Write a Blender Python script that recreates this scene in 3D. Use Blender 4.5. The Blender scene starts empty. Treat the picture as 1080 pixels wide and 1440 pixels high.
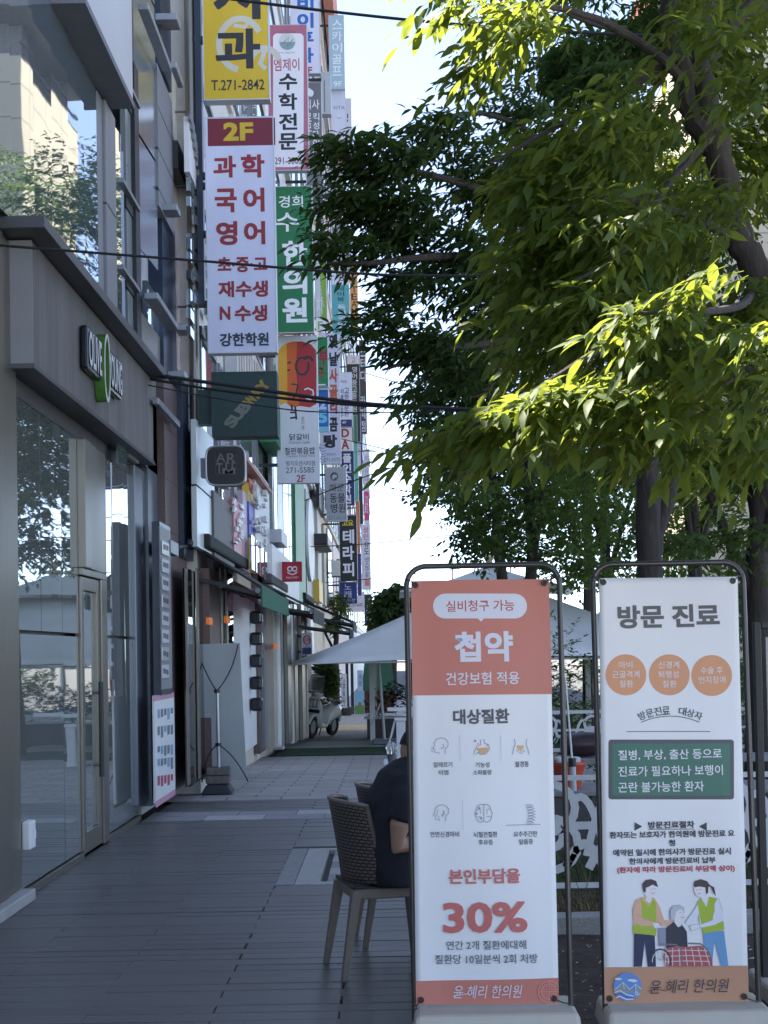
import bpy, bmesh, math, random
import numpy as np
from mathutils import Matrix, Vector, Euler

SC = bpy.context.scene
COL = SC.collection
PI = math.pi
rnd = random.Random(7)

# ------------------------------------------------------------------ camera
F = 2050.0                       # focal length in photo pixels (photo 1080 x 1440)
CAM = Vector((0, 0, 1.62))
VPX, VPY = 545.0, 918.0          # vanishing point of the street
PITCH, ROLL = math.radians(1.6), math.radians(1.05)
RC = (Matrix.Rotation(PI / 2 + PITCH, 3, 'X') @ Matrix.Rotation(-ROLL, 3, 'Z'))
_d = RC.transposed() @ Vector((0, 1, 0))
_px, _py = 540 + F * _d.x / -_d.z, 720 - F * _d.y / -_d.z
SHX, SHY = (_px - VPX) / 1440.0, (VPY - _py) / 1440.0
cam_d = bpy.data.cameras.new('camera')
cam_d.lens = F / 1440 * 36.0
cam_d.sensor_width = 36.0
cam_d.sensor_fit = 'AUTO'
cam_d.shift_x, cam_d.shift_y = SHX, SHY
cam_d.clip_start, cam_d.clip_end = 0.1, 5000
cam_o = bpy.data.objects.new('camera', cam_d)
COL.objects.link(cam_o)
cam_o.matrix_world = Matrix.Translation(CAM) @ RC.to_4x4()
SC.camera = cam_o

# ------------------------------------------------------------------ sky, sun, exposure
SUN_AZ = math.radians(-50)       # from +Y (down the street), negative to the left
SUN_EL = math.radians(60)
world = bpy.data.worlds.new('World')
SC.world = world
world.use_nodes = True
wn = world.node_tree
sky = wn.nodes.new('ShaderNodeTexSky')
sky.sky_type = 'NISHITA'
sky.sun_disc = False
sky.sun_elevation = SUN_EL
sky.sun_rotation = SUN_AZ
sky.air_density = 0.5
sky.dust_density = 0.0
sky.ozone_density = 1.2
hsv = wn.nodes.new('ShaderNodeHueSaturation')      # white balance of the sky light
hsv.inputs['Saturation'].default_value = 0.78
wn.links.new(sky.outputs['Color'], hsv.inputs['Color'])
wn.links.new(hsv.outputs['Color'], wn.nodes['Background'].inputs['Color'])
wn.nodes['Background'].inputs['Strength'].default_value = 0.11
sun_d = bpy.data.lights.new('sun', 'SUN')
sun_d.energy = 4.8
sun_d.angle = math.radians(0.53)
sun_d.color = (1.0, 0.94, 0.84)
sun_o = bpy.data.objects.new('sun', sun_d)
COL.objects.link(sun_o)
_sv = Vector((math.sin(SUN_AZ) * math.cos(SUN_EL), math.cos(SUN_AZ) * math.cos(SUN_EL), math.sin(SUN_EL)))
sun_o.rotation_euler = _sv.to_track_quat('Z', 'Y').to_euler()
SC.view_settings.view_transform = 'Standard'
SC.view_settings.look = 'None'
SC.view_settings.gamma = 1.0
SC.view_settings.exposure = 2.45
SC.view_settings.use_curve_mapping = False

# ------------------------------------------------------------------ pixel <-> world
def ray(px, py):
    d = RC @ Vector(((px - 540 + SHX * 1440) / F, -(py - 720 - SHY * 1440) / F, -1))
    return d
def at(px, py, Y):
    d = ray(px, py); t = Y / d.y
    return CAM + d * t
def onX(px, py, X):
    d = ray(px, py); t = X / d.x
    return CAM + d * t
def zg(Y):
    return 0.0 if Y < 17 else -0.02 * (min(Y, 60) - 17)
def ground(px, py):
    d = ray(px, py); Y = 10.0
    for _ in range(40):
        t = (zg(Y) - CAM.z) / d.z; Y = 0.5 * Y + 0.5 * t * d.y
    return CAM + d * (Y / d.y)

# ------------------------------------------------------------------ materials
def lin(c):
    return tuple(((x / 255) / 12.92 if x / 255 <= 0.04045 else ((x / 255 + 0.055) / 1.055) ** 2.4) for x in c)
MATS = {}
def nodes_of(name):
    m = bpy.data.materials.new(name); m.use_nodes = True
    nt = m.node_tree
    return m, nt, nt.nodes['Principled BSDF']
def N(nt, t, **kw):
    n = nt.nodes.new(t)
    for k, v in kw.items():
        if k in n.inputs: n.inputs[k].default_value = v
        else: setattr(n, k, v)
    return n
def pm(name, col, rough=0.6, metal=0.0, var=0.12, scale=6.0, bump=0.0, bscale=40.0, spec=0.5, stretch=(1, 1, 1), srgb=False, coat=0.0, trans=0.0):
    """plain procedural material: base colour mottled by noise, optional bump"""
    if name in MATS: return MATS[name]
    if srgb: col = lin(col)
    m, nt, b = nodes_of(name)
    tc = N(nt, 'ShaderNodeTexCoord'); mp = N(nt, 'ShaderNodeMapping'); mp.inputs['Scale'].default_value = stretch
    nt.links.new(tc.outputs['Object'], mp.inputs['Vector'])
    no = N(nt, 'ShaderNodeTexNoise', Scale=scale, Detail=5.0, Roughness=0.6)
    nt.links.new(mp.outputs['Vector'], no.inputs['Vector'])
    mx = N(nt, 'ShaderNodeMix', data_type='RGBA')
    mx.inputs[6].default_value = (*[c * (1 - var) for c in col], 1)
    mx.inputs[7].default_value = (*[min(1, c * (1 + var)) for c in col], 1)
    rp = N(nt, 'ShaderNodeMapRange'); rp.inputs[1].default_value = 0.3; rp.inputs[2].default_value = 0.7
    nt.links.new(no.outputs['Fac'], rp.inputs[0]); nt.links.new(rp.outputs[0], mx.inputs[0])
    nt.links.new(mx.outputs[2], b.inputs['Base Color'])
    r2 = N(nt, 'ShaderNodeMapRange'); r2.inputs[3].default_value = max(0.02, rough - 0.08); r2.inputs[4].default_value = min(1, rough + 0.08)
    nt.links.new(no.outputs['Fac'], r2.inputs[0]); nt.links.new(r2.outputs[0], b.inputs['Roughness'])
    b.inputs['Metallic'].default_value = metal
    b.inputs['Specular IOR Level'].default_value = spec
    b.inputs['Coat Weight'].default_value = coat
    b.inputs['Transmission Weight'].default_value = trans
    if bump:
        nb = N(nt, 'ShaderNodeTexNoise', Scale=bscale, Detail=6.0)
        nt.links.new(mp.outputs['Vector'], nb.inputs['Vector'])
        bp = N(nt, 'ShaderNodeBump', Strength=bump, Distance=0.02)
        nt.links.new(nb.outputs['Fac'], bp.inputs['Height']); nt.links.new(bp.outputs['Normal'], b.inputs['Normal'])
    MATS[name] = m
    return m
def ink(c, rough=0.55):
    """printed colour given as it looks on paper (sRGB bytes)"""
    return pm('ink_%d_%d_%d' % tuple(c), c, rough, var=0.05, srgb=True, scale=3.5, stretch=(1, 1, .35), bump=0.22, bscale=2.2)

# ------------------------------------------------------------------ things, parts
WM = {}
def thing(name, label, cat, loc=(0, 0, 0), rot=(0, 0, 0), group=None):
    o = bpy.data.objects.new(name, None); COL.objects.link(o)
    o.empty_display_size = 0.1
    o.location = loc; o.rotation_euler = rot
    o['label'] = label; o['category'] = cat
    if group: o['group'] = group
    WM[o.name] = Matrix.Translation(Vector(loc)) @ Euler(rot).to_matrix().to_4x4()
    return o
def tag(o, label, cat, group=None, kind=None):
    if label: o['label'] = label
    if cat: o['category'] = cat
    if group: o['group'] = group
    if kind: o['kind'] = kind
    return o
def copy_thing(o, loc, label=None, rotz=None, parent=None):
    c = o.copy(); COL.objects.link(c)
    if parent is None:
        c.location = loc
        if rotz is not None: c.rotation_euler = (c.rotation_euler[0], c.rotation_euler[1], rotz)
        if label: c['label'] = label
    else:
        c.parent = parent
    for ch in list(o.children): copy_thing(ch, None, parent=c)
    return c

class MB:
    def __init__(self):
        self.v = []; self.f = []; self.mi = []; self.mats = []; self.cur = 0
    def mat(self, m):
        if m not in self.mats: self.mats.append(m)
        self.cur = self.mats.index(m); return self
    def add(self, vs, fs):
        o = len(self.v); self.v += [tuple(p) for p in vs]
        self.f += [tuple(i + o for i in f) for f in fs]; self.mi += [self.cur] * len(fs); return self
    def box(self, x0, x1, y0, y1, z0, z1):
        vs = [(x0, y0, z0), (x1, y0, z0), (x1, y1, z0), (x0, y1, z0), (x0, y0, z1), (x1, y0, z1), (x1, y1, z1), (x0, y1, z1)]
        return self.add(vs, [(0, 3, 2, 1), (4, 5, 6, 7), (0, 1, 5, 4), (1, 2, 6, 5), (2, 3, 7, 6), (3, 0, 4, 7)])
    def obox(self, c, ax, ay, az):
        c, ax, ay, az = Vector(c), Vector(ax), Vector(ay), Vector(az)
        vs = [c + sx * ax + sy * ay + sz * az for sz in (-1, 1) for (sx, sy) in ((-1, -1), (1, -1), (1, 1), (-1, 1))]
        return self.add(vs, [(0, 3, 2, 1), (4, 5, 6, 7), (0, 1, 5, 4), (1, 2, 6, 5), (2, 3, 7, 6), (3, 0, 4, 7)])
    def bar(self, a, b, w, h, up=(0, 0, 1)):
        a, b = Vector(a), Vector(b); d = (b - a); L = d.length / 2; d.normalize()
        s = d.cross(Vector(up))
        if s.length < 1e-4: s = d.cross(Vector((1, 0, 0)))
        s.normalize(); u = s.cross(d)
        return self.obox((a + b) / 2, d * L, s * w / 2, u * h / 2)
    def tube(self, pts, r, n=8, closed=False, caps=True):
        pts = [Vector(p) for p in pts]; m = len(pts)
        rs = r if isinstance(r, (list, tuple)) else [r] * m
        vs, fs = [], []
        prev = None
        for i, p in enumerate(pts):
            if closed: t = pts[(i + 1) % m] - pts[i - 1]
            else: t = pts[min(i + 1, m - 1)] - pts[max(i - 1, 0)]
            if t.length < 1e-9: t = Vector((0, 0, 1))
            t.normalize()
            if prev is None:
                ref = Vector((0, 0, 1)) if abs(t.z) < 0.9 else Vector((1, 0, 0))
                s = t.cross(ref).normalized()
            else:
                s = prev - t * prev.dot(t)
                s = s.normalized() if s.length > 1e-6 else t.orthogonal().normalized()
            prev = s; u = t.cross(s)
            for k in range(n):
                a = 2 * PI * k / n
                vs.append(p + (s * math.cos(a) + u * math.sin(a)) * rs[i])
        for i in range(m if closed else m - 1):
            j = (i + 1) % m
            for k in range(n):
                l = (k + 1) % n
                fs.append((i * n + k, i * n + l, j * n + l, j * n + k))
        if caps and not closed:
            fs.append(tuple(range(n - 1, -1, -1))); fs.append(tuple((m - 1) * n + k for k in range(n)))
        return self.add(vs, fs)
    def lathe(self, prof, c=(0, 0, 0), n=20, sx=1, sy=1):
        vs, fs = [], []
        for (r, z) in prof:
            for k in range(n):
                a = 2 * PI * k / n
                vs.append((c[0] + r * sx * math.cos(a), c[1] + r * sy * math.sin(a), c[2] + z))
        m = len(prof)
        for i in range(m - 1):
            for k in range(n):
                l = (k + 1) % n
                fs.append((i * n + k, i * n + l, (i + 1) * n + l, (i + 1) * n + k))
        if prof[0][0] > 1e-5: fs.append(tuple(range(n - 1, -1, -1)))
        if prof[-1][0] > 1e-5: fs.append(tuple((m - 1) * n + k for k in range(n)))
        return self.add(vs, fs)
    def prism(self, poly, axis, a0, a1):
        """poly of 2-d points extruded along axis ('x','y','z') from a0 to a1"""
        def p3(p, a):
            return {'x': (a, p[0], p[1]), 'y': (p[0], a, p[1]), 'z': (p[0], p[1], a)}[axis]
        n = len(poly)
        vs = [p3(p, a0) for p in poly] + [p3(p, a1) for p in poly]
        fs = [tuple(range(n - 1, -1, -1)), tuple(range(n, 2 * n))] + [(i, (i + 1) % n, n + (i + 1) % n, n + i) for i in range(n)]
        return self.add(vs, fs)
    def ngon(self, pts):
        return self.add(pts, [tuple(range(len(pts)))])
    def grid(self, fn, nu, nv):
        vs = [fn(i / nu, j / nv) for j in range(nv + 1) for i in range(nu + 1)]
        fs = [(j * (nu + 1) + i, j * (nu + 1) + i + 1, (j + 1) * (nu + 1) + i + 1, (j + 1) * (nu + 1) + i) for j in range(nv) for i in range(nu)]
        return self.add(vs, fs)
    def ball(self, c, rx, ry=None, rz=None, nu=14, nv=9):
        ry = ry or rx; rz = rz or rx
        vs = [(c[0], c[1], c[2] - rz)]; fs = []
        for j in range(1, nv):
            t = -PI / 2 + PI * j / nv
            for i in range(nu):
                a = 2 * PI * i / nu
                vs.append((c[0] + rx * math.cos(t) * math.cos(a), c[1] + ry * math.cos(t) * math.sin(a), c[2] + rz * math.sin(t)))
        vs.append((c[0], c[1], c[2] + rz)); last = len(vs) - 1
        for i in range(nu): fs.append((0, 1 + (i + 1) % nu, 1 + i))
        for j in range(nv - 2):
            for i in range(nu):
                a, b = 1 + j * nu + i, 1 + j * nu + (i + 1) % nu
                fs.append((a, b, b + nu, a + nu))
        for i in range(nu): fs.append((last, 1 + (nv - 2) * nu + i, 1 + (nv - 2) * nu + (i + 1) % nu))
        return self.add(vs, fs)
    def build(self, name, parent=None, m=None, smooth=False, bevel=0.0, local=False, fix=True):
        if m is not None: self.mats = [m] + [x for x in self.mats if x is not m] if not self.mats else self.mats
        me = bpy.data.meshes.new(name)
        vs = self.v
        if parent is not None and not local:
            p = parent
            while p.parent is not None: p = p.parent
            w = WM.get(p.name, Matrix()).inverted()
            vs = [w @ Vector(q) for q in vs]
        me.from_pydata([tuple(q) for q in vs], [], self.f)
        for mm in self.mats: me.materials.append(mm)
        if len(self.mats) > 1: me.polygons.foreach_set('material_index', self.mi)
        if fix:
            bm = bmesh.new(); bm.from_mesh(me); bmesh.ops.recalc_face_normals(bm, faces=bm.faces); bm.to_mesh(me); bm.free()
        if smooth:
            me.polygons.foreach_set('use_smooth', [True] * len(me.polygons))
            me.set_sharp_from_angle(angle=math.radians(40))
        me.update()
        o = bpy.data.objects.new(name, me); COL.objects.link(o)
        if parent is not None: o.parent = parent
        if bevel:
            b = o.modifiers.new('bevel', 'BEVEL'); b.width = bevel; b.segments = 2; b.limit_method = 'ANGLE'; b.harden_normals = False
        return o
def one(name, m, fn, parent=None, **kw):
    b = MB(); b.mat(m); fn(b); return b.build(name, parent, **kw)
def struct(o):
    o['kind'] = 'structure'; return o

# ------------------------------------------------------------------ lettering
_TX = {}
def glyphs(s, off=0.0):
    k = (s, off)
    if k in _TX: return _TX[k]
    c = bpy.data.curves.new('t', 'FONT'); c.body = s; c.size = 1; c.resolution_u = 3; c.fill_mode = 'FRONT'; c.offset = off
    o = bpy.data.objects.new('t', c)
    me = o.to_mesh()
    V = [(v.co.x, v.co.y) for v in me.vertices]; P = [tuple(p.vertices) for p in me.polygons]
    o.to_mesh_clear(); bpy.data.objects.remove(o); bpy.data.curves.remove(c)
    if V:
        x0 = min(p[0] for p in V); x1 = max(p[0] for p in V); y0 = min(p[1] for p in V); y1 = max(p[1] for p in V)
    else: x0 = y0 = 0; x1 = y1 = 1
    _TX[k] = (V, P, x0, x1, y0, y1)
    return _TX[k]

class Face:
    """a flat printed face: thing-local x to the right, z up, looking down local -y. Lays print from photo pixels."""
    def __init__(self, th, y=0.0):
        self.th = th; self.M = WM[th.name]; self.inv = self.M.inverted(); self.y = y
        self.lay = {}; self.k = 0; self.warp = None
        n = (self.M.to_3x3() @ Vector((0, 1, 0))); self.n = n
        self.p = self.M @ Vector((0, y, 0))
    def loc(self, px, py):
        d = ray(px, py); t = (self.p - CAM).dot(self.n) / d.dot(self.n)
        q = self.inv @ (CAM + d * t)
        return q.x, q.z
    def sc(self, px, py):
        a = self.loc(px - 5, py); b = self.loc(px + 5, py); return abs(b[0] - a[0]) / 10
    def mb(self, name, m):
        key = (name, m.name)
        if key not in self.lay:
            b = MB(); b.mat(m); self.lay[key] = b
        return self.lay[key]
    def lift(self):
        self.k += 1; return self.y - 0.0017 - 0.00007 * self.k
    def text(self, s, x0, y0, x1, y1, m, bold=0.0, part='lettering', rot=0.0, shear=0.0, lift=None):
        V, P, a0, a1, b0, b1 = glyphs(s, 0.0 if bold <= 0.004 else 0.012 if bold < 0.025 else 0.02)
        bold = max(0.0, bold - 0.02) if bold >= 0.025 else 0.0
        cx, cz = self.loc((x0 + x1) / 2, (y0 + y1) / 2); sc = self.sc((x0 + x1) / 2, (y0 + y1) / 2)
        w = (x1 - x0) * sc; h = (y1 - y0) * sc
        sx = w / max(1e-6, a1 - a0); sz = h / max(1e-6, b1 - b0)
        mb = self.mb(part, m)
        dl = bold * min(sx, sz)
        offs = [(0, 0)] if bold <= 0 else [(-dl, -dl), (dl, -dl), (-dl, dl), (dl, dl)]
        ca, sa = math.cos(rot), math.sin(rot)
        for (ox, oz) in offs:
            yy = self.lift() if lift is None else self.y - lift
            vs = []
            for (u, v) in V:
                X = (u - (a0 + a1) / 2) * (sx - 2 * dl / max(1e-6, a1 - a0)) + ox; Z = (v - (b0 + b1) / 2) * (sz - 2 * dl / max(1e-6, b1 - b0)) + oz
                X += shear * Z
                vs.append((cx + X * ca - Z * sa, yy, cz + X * sa + Z * ca))
            mb.add(vs, P)
    def col(self, s, x0, x1, y0, y1, m, bold=0.0, gap=0.12, **kw):
        n = len(s); step = (y1 - y0) / n
        for i, ch in enumerate(s):
            if ch != ' ': self.text(ch, x0, y0 + i * step + step * gap / 2, x1, y0 + (i + 1) * step - step * gap / 2, m, bold, **kw)
    def poly(self, pts, m, part='printed_panel', lift=None):
        yy = self.lift() if lift is None else self.y - lift
        q = [self.loc(*p) for p in pts]
        self.mb(part, m).ngon([(a, yy, b) for (a, b) in q])
    def rect(self, x0, y0, x1, y1, m, part='printed_panel', lift=0.0008):
        # upright in the sign's own frame
        cx, cz = self.loc((x0 + x1) / 2, (y0 + y1) / 2); sc = self.sc((x0 + x1) / 2, (y0 + y1) / 2)
        w = (x1 - x0) * sc / 2; h = (y1 - y0) * sc / 2; yy = self.y - lift
        self.mb(part, m).ngon([(cx - w, yy, cz - h), (cx + w, yy, cz - h), (cx + w, yy, cz + h), (cx - w, yy, cz + h)])
    def ell(self, x, y, rx, ry, m, part='printed_panel', n=28, lift=None, a0=0, a1=2 * PI):
        pts = [(x + rx * math.cos(a0 + (a1 - a0) * i / n), y - ry * math.sin(a0 + (a1 - a0) * i / n)) for i in range(n + (0 if a1 - a0 > 6.2 else 1))]
        self.poly(pts, m, part, lift)
    def rrect(self, x0, y0, x1, y1, r, m, part='printed_panel', lift=None):
        pts = []
        for (cx, cy, s) in ((x1 - r, y0 + r, 0), (x0 + r, y0 + r, 1), (x0 + r, y1 - r, 2), (x1 - r, y1 - r, 3)):
            for i in range(7):
                a = PI / 2 * (s + i / 6); pts.append((cx + r * math.cos(a), cy - r * math.sin(a)))
        self.poly(pts, m, part, lift)
    def line(self, pts, w, m, part='line_drawing', closed=False):
        """a ribbon through pixel points, w pixels wide"""
        if closed: pts = list(pts) + [pts[0], pts[1]]
        yy = self.lift(); q = [Vector(self.loc(*p)) for p in pts]; sc = self.sc(*pts[0]); h = w * sc / 2
        vs, fs = [], []
        for i, p in enumerate(q):
            t = q[min(i + 1, len(q) - 1)] - q[max(i - 1, 0)]
            if t.length < 1e-9: t = Vector((1, 0))
            t.normalize(); s = Vector((-t.y, t.x)) * h
            vs += [(p.x + s.x, yy, p.y + s.y), (p.x - s.x, yy, p.y - s.y)]
        for i in range(len(q) - 1): fs.append((2 * i, 2 * i + 1, 2 * i + 3, 2 * i + 2))
        self.mb(part, m).add(vs, fs)
    def done(self, parent=None):
        names = {}
        for (nm, mm), b in self.lay.items():
            names.setdefault(nm, MB())
            t = names[nm]; t.mat(b.mats[0]); t.add(b.v, b.f)
        for nm, t in names.items():
            o = t.build(nm, parent or self.th, local=True, fix=False)
            if self.warp:
                bm = bmesh.new(); bm.from_mesh(o.data)
                bmesh.ops.triangulate(bm, faces=[q_ for q_ in bm.faces if len(q_.verts) > 4])
                for _ in range(5):
                    ee = [e for e in bm.edges if e.calc_length() > .035]
                    if not ee: break
                    bmesh.ops.subdivide_edges(bm, edges=ee, cuts=1, use_grid_fill=False)
                    bmesh.ops.triangulate(bm, faces=[q_ for q_ in bm.faces if len(q_.verts) > 4])
                for v in bm.verts: v.co.y += self.warp(v.co.x, v.co.z)
                bm.to_mesh(o.data); bm.free()
# ------------------------------------------------------------------ common materials
M_steel = pm('brushed_steel', (0.21, 0.195, 0.165), 0.34, metal=0.6, var=0.08, scale=3, stretch=(1, 1, 0.05), bump=0.05, bscale=60)
M_dsteel = pm('bluegrey_metal', (0.16, 0.18, 0.21), 0.4, metal=0.6, var=0.1, scale=2)
M_black = pm('black_metal', (0.018, 0.018, 0.02), 0.45, var=0.2)
M_blackgloss = pm('black_gloss', (0.008, 0.012, 0.016), 0.22, var=0.2)
M_grey = pm('grey_panel', (0.23, 0.235, 0.245), 0.5, var=0.08, scale=1.5, bump=0.04)
M_lgrey = pm('light_grey_panel', (0.5, 0.51, 0.53), 0.45, var=0.06, scale=1.2)
M_white = pm('white_paint', (0.74, 0.74, 0.73), 0.5, var=0.05, scale=3)
M_offwhite = pm('off_white_paint', (0.62, 0.6, 0.56), 0.6, var=0.09, scale=2.5)
M_cream = pm('cream_render', (0.6, 0.54, 0.44), 0.8, var=0.08, scale=1.5, bump=0.1)
M_navy = pm('navy_panel', (0.018, 0.03, 0.055), 0.35, var=0.15)
M_pinkw = pm('pale_pink_panel', (0.62, 0.5, 0.48), 0.6, var=0.12, scale=4)
M_granite = pm('grey_granite', (0.2, 0.2, 0.215), 0.6, var=0.25, scale=90, bump=0.06)
M_brown = pm('brown_granite', (0.12, 0.082, 0.078), 0.5, var=0.3, scale=80, bump=0.05)
M_beige = pm('beige_pipe', (0.42, 0.37, 0.3), 0.5, var=0.1, scale=3)
M_rubber = pm('black_rubber', (0.012, 0.012, 0.012), 0.7)

def glass_mat(name, col, ior, wob, rough=0.015, metal=0.0):
    m, nt, b = nodes_of(name)
    b.inputs['Base Color'].default_value = (*col, 1)
    b.inputs['Roughness'].default_value = rough
    b.inputs['IOR'].default_value = ior
    b.inputs['Metallic'].default_value = metal
    b.inputs['Specular IOR Level'].default_value = 0.5
    tc = N(nt, 'ShaderNodeTexCoord'); no = N(nt, 'ShaderNodeTexNoise', Scale=1.3, Detail=1.5)
    nt.links.new(tc.outputs['Object'], no.inputs['Vector'])
    bp = N(nt, 'ShaderNodeBump', Strength=wob, Distance=0.02)
    nt.links.new(no.outputs['Fac'], bp.inputs['Height']); nt.links.new(bp.outputs['Normal'], b.inputs['Normal'])
    MATS[name] = m
    return m
M_glass = glass_mat('shop_glass', (0.42, 0.46, 0.45), 1.5, 0.05, 0.015, .72)
M_glassb = glass_mat('blue_tinted_glass', (0.4, 0.47, 0.52), 1.5, 0.04, 0.015, .8)
M_glassg = glass_mat('greenish_glass', (0.30, 0.36, 0.34), 1.9, 0.06, 0.06)

# deck: worn composite boards
m, nt, b = nodes_of('dark_deck_boards')
tc = N(nt, 'ShaderNodeTexCoord'); sp = N(nt, 'ShaderNodeSeparateXYZ'); nt.links.new(tc.outputs['Object'], sp.inputs[0])
dv = N(nt, 'ShaderNodeMath', operation='DIVIDE'); dv.inputs[1].default_value = 0.145; nt.links.new(sp.outputs[1], dv.inputs[0])
fl = N(nt, 'ShaderNodeMath', operation='FLOOR'); nt.links.new(dv.outputs[0], fl.inputs[0])
wh = N(nt, 'ShaderNodeTexWhiteNoise', noise_dimensions='1D'); nt.links.new(fl.outputs[0], wh.inputs['W'])
mp = N(nt, 'ShaderNodeMapping'); mp.inputs['Scale'].default_value = (0.9, 22, 1); nt.links.new(tc.outputs['Object'], mp.inputs['Vector'])
n1 = N(nt, 'ShaderNodeTexNoise', Scale=2.0, Detail=6.0, Roughness=0.65); nt.links.new(mp.outputs[0], n1.inputs['Vector'])
n2 = N(nt, 'ShaderNodeTexNoise', Scale=0.7, Detail=4.0); nt.links.new(tc.outputs['Object'], n2.inputs['Vector'])
s1 = N(nt, 'ShaderNodeMath', operation='MULTIPLY_ADD'); s1.inputs[1].default_value = 0.3; nt.links.new(wh.outputs['Value'], s1.inputs[0]); nt.links.new(n1.outputs['Fac'], s1.inputs[2])
s2 = N(nt, 'ShaderNodeMath', operation='MULTIPLY_ADD'); s2.inputs[1].default_value = 0.85; nt.links.new(n2.outputs['Fac'], s2.inputs[0]); nt.links.new(s1.outputs[0], s2.inputs[2])
cr = N(nt, 'ShaderNodeValToRGB'); cr.color_ramp.elements[0].position = 0.55; cr.color_ramp.elements[1].position = 1.25
cr.color_ramp.elements[0].color = (0.054, 0.053, 0.053, 1); cr.color_ramp.elements[1].color = (0.13, 0.123, 0.115, 1)
nt.links.new(s2.outputs[0], cr.inputs[0]); nt.links.new(cr.outputs[0], b.inputs['Base Color'])
rr = N(nt, 'ShaderNodeMapRange'); rr.inputs[3].default_value = 0.34; rr.inputs[4].default_value = 0.62; nt.links.new(n2.outputs['Fac'], rr.inputs[0]); nt.links.new(rr.outputs[0], b.inputs['Roughness'])
bp = N(nt, 'ShaderNodeBump', Strength=0.35, Distance=0.006); nt.links.new(n1.outputs['Fac'], bp.inputs['Height']); nt.links.new(bp.outputs[0], b.inputs['Normal'])
M_deck = m

def brick_mat(name, c1, c2, mortar, w, h, msize, rough=0.75, vary=0.15, rot=0.0):
    m, nt, b = nodes_of(name)
    tc = N(nt, 'ShaderNodeTexCoord'); mp = N(nt, 'ShaderNodeMapping'); mp.inputs['Rotation'].default_value = (0, 0, rot)
    nt.links.new(tc.outputs['Object'], mp.inputs['Vector'])
    br = N(nt, 'ShaderNodeTexBrick', Scale=1.0); br.inputs['Color1'].default_value = (*c1, 1); br.inputs['Color2'].default_value = (*c2, 1); br.inputs['Mortar'].default_value = (*mortar, 1)
    br.inputs['Mortar Size'].default_value = msize; br.inputs['Brick Width'].default_value = w; br.inputs['Row Height'].default_value = h; br.inputs['Mortar Smooth'].default_value = 0.2
    nt.links.new(mp.outputs[0], br.inputs['Vector'])
    no = N(nt, 'ShaderNodeTexNoise', Scale=2.0, Detail=7.0, Roughness=0.7); nt.links.new(tc.outputs['Object'], no.inputs['Vector'])
    rp = N(nt, 'ShaderNodeMapRange'); rp.inputs[1].default_value = 0.25; rp.inputs[2].default_value = 0.75; rp.inputs[3].default_value = 1 - vary; rp.inputs[4].default_value = 1 + vary
    nt.links.new(no.outputs['Fac'], rp.inputs[0])
    vm = N(nt, 'ShaderNodeVectorMath', operation='SCALE'); nt.links.new(br.outputs['Color'], vm.inputs[0]); nt.links.new(rp.outputs[0], vm.inputs['Scale'])
    nt.links.new(vm.outputs[0], b.inputs['Base Color']); b.inputs['Roughness'].default_value = rough
    bp = N(nt, 'ShaderNodeBump', Strength=0.5, Distance=0.006, invert=True); nt.links.new(br.outputs['Fac'], bp.inputs['Height']); nt.links.new(bp.outputs[0], b.inputs['Normal'])
    MATS[name] = m
    return m
M_paver = brick_mat('grey_pavers', (0.44, 0.41, 0.375), (0.35, 0.325, 0.3), (0.17, 0.16, 0.15), 0.62, 0.3, 0.012)
M_paver2 = brick_mat('small_pavers', (0.4, 0.39, 0.38), (0.33, 0.32, 0.31), (0.18, 0.18, 0.18), 0.3, 0.3, 0.012)
M_stone = pm('pale_stone', (0.4, 0.39, 0.37), 0.7, var=0.12, scale=9, bump=0.1)
M_stoned = pm('grey_stone', (0.26, 0.26, 0.26), 0.7, var=0.15, scale=14, bump=0.1)
M_turf = pm('green_turf', (0.03, 0.075, 0.032), 0.95, var=0.35, scale=60, bump=0.8, bscale=300)
M_ground = pm('asphalt_ground', (0.09, 0.088, 0.085), 0.9, var=0.2, scale=0.8, bump=0.1)

# soil with pale chips
m, nt, b = nodes_of('brown_soil')
tc = N(nt, 'ShaderNodeTexCoord'); n1 = N(nt, 'ShaderNodeTexNoise', Scale=14.0, Detail=8.0, Roughness=0.75); nt.links.new(tc.outputs['Object'], n1.inputs['Vector'])
cr = N(nt, 'ShaderNodeValToRGB'); cr.color_ramp.elements[0].position = 0.3; cr.color_ramp.elements[1].position = 0.75
cr.color_ramp.elements[0].color = (0.035, 0.022, 0.016, 1); cr.color_ramp.elements[1].color = (0.12, 0.08, 0.06, 1)
nt.links.new(n1.outputs['Fac'], cr.inputs[0]); nt.links.new(cr.outputs[0], b.inputs['Base Color']); b.inputs['Roughness'].default_value = 0.95
bp = N(nt, 'ShaderNodeBump', Strength=0.9, Distance=0.03); nt.links.new(n1.outputs['Fac'], bp.inputs['Height']); nt.links.new(bp.outputs[0], b.inputs['Normal'])
M_soil = m
M_chip = pm('pale_chips', (0.5, 0.48, 0.44), 0.8, var=0.2)

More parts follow.
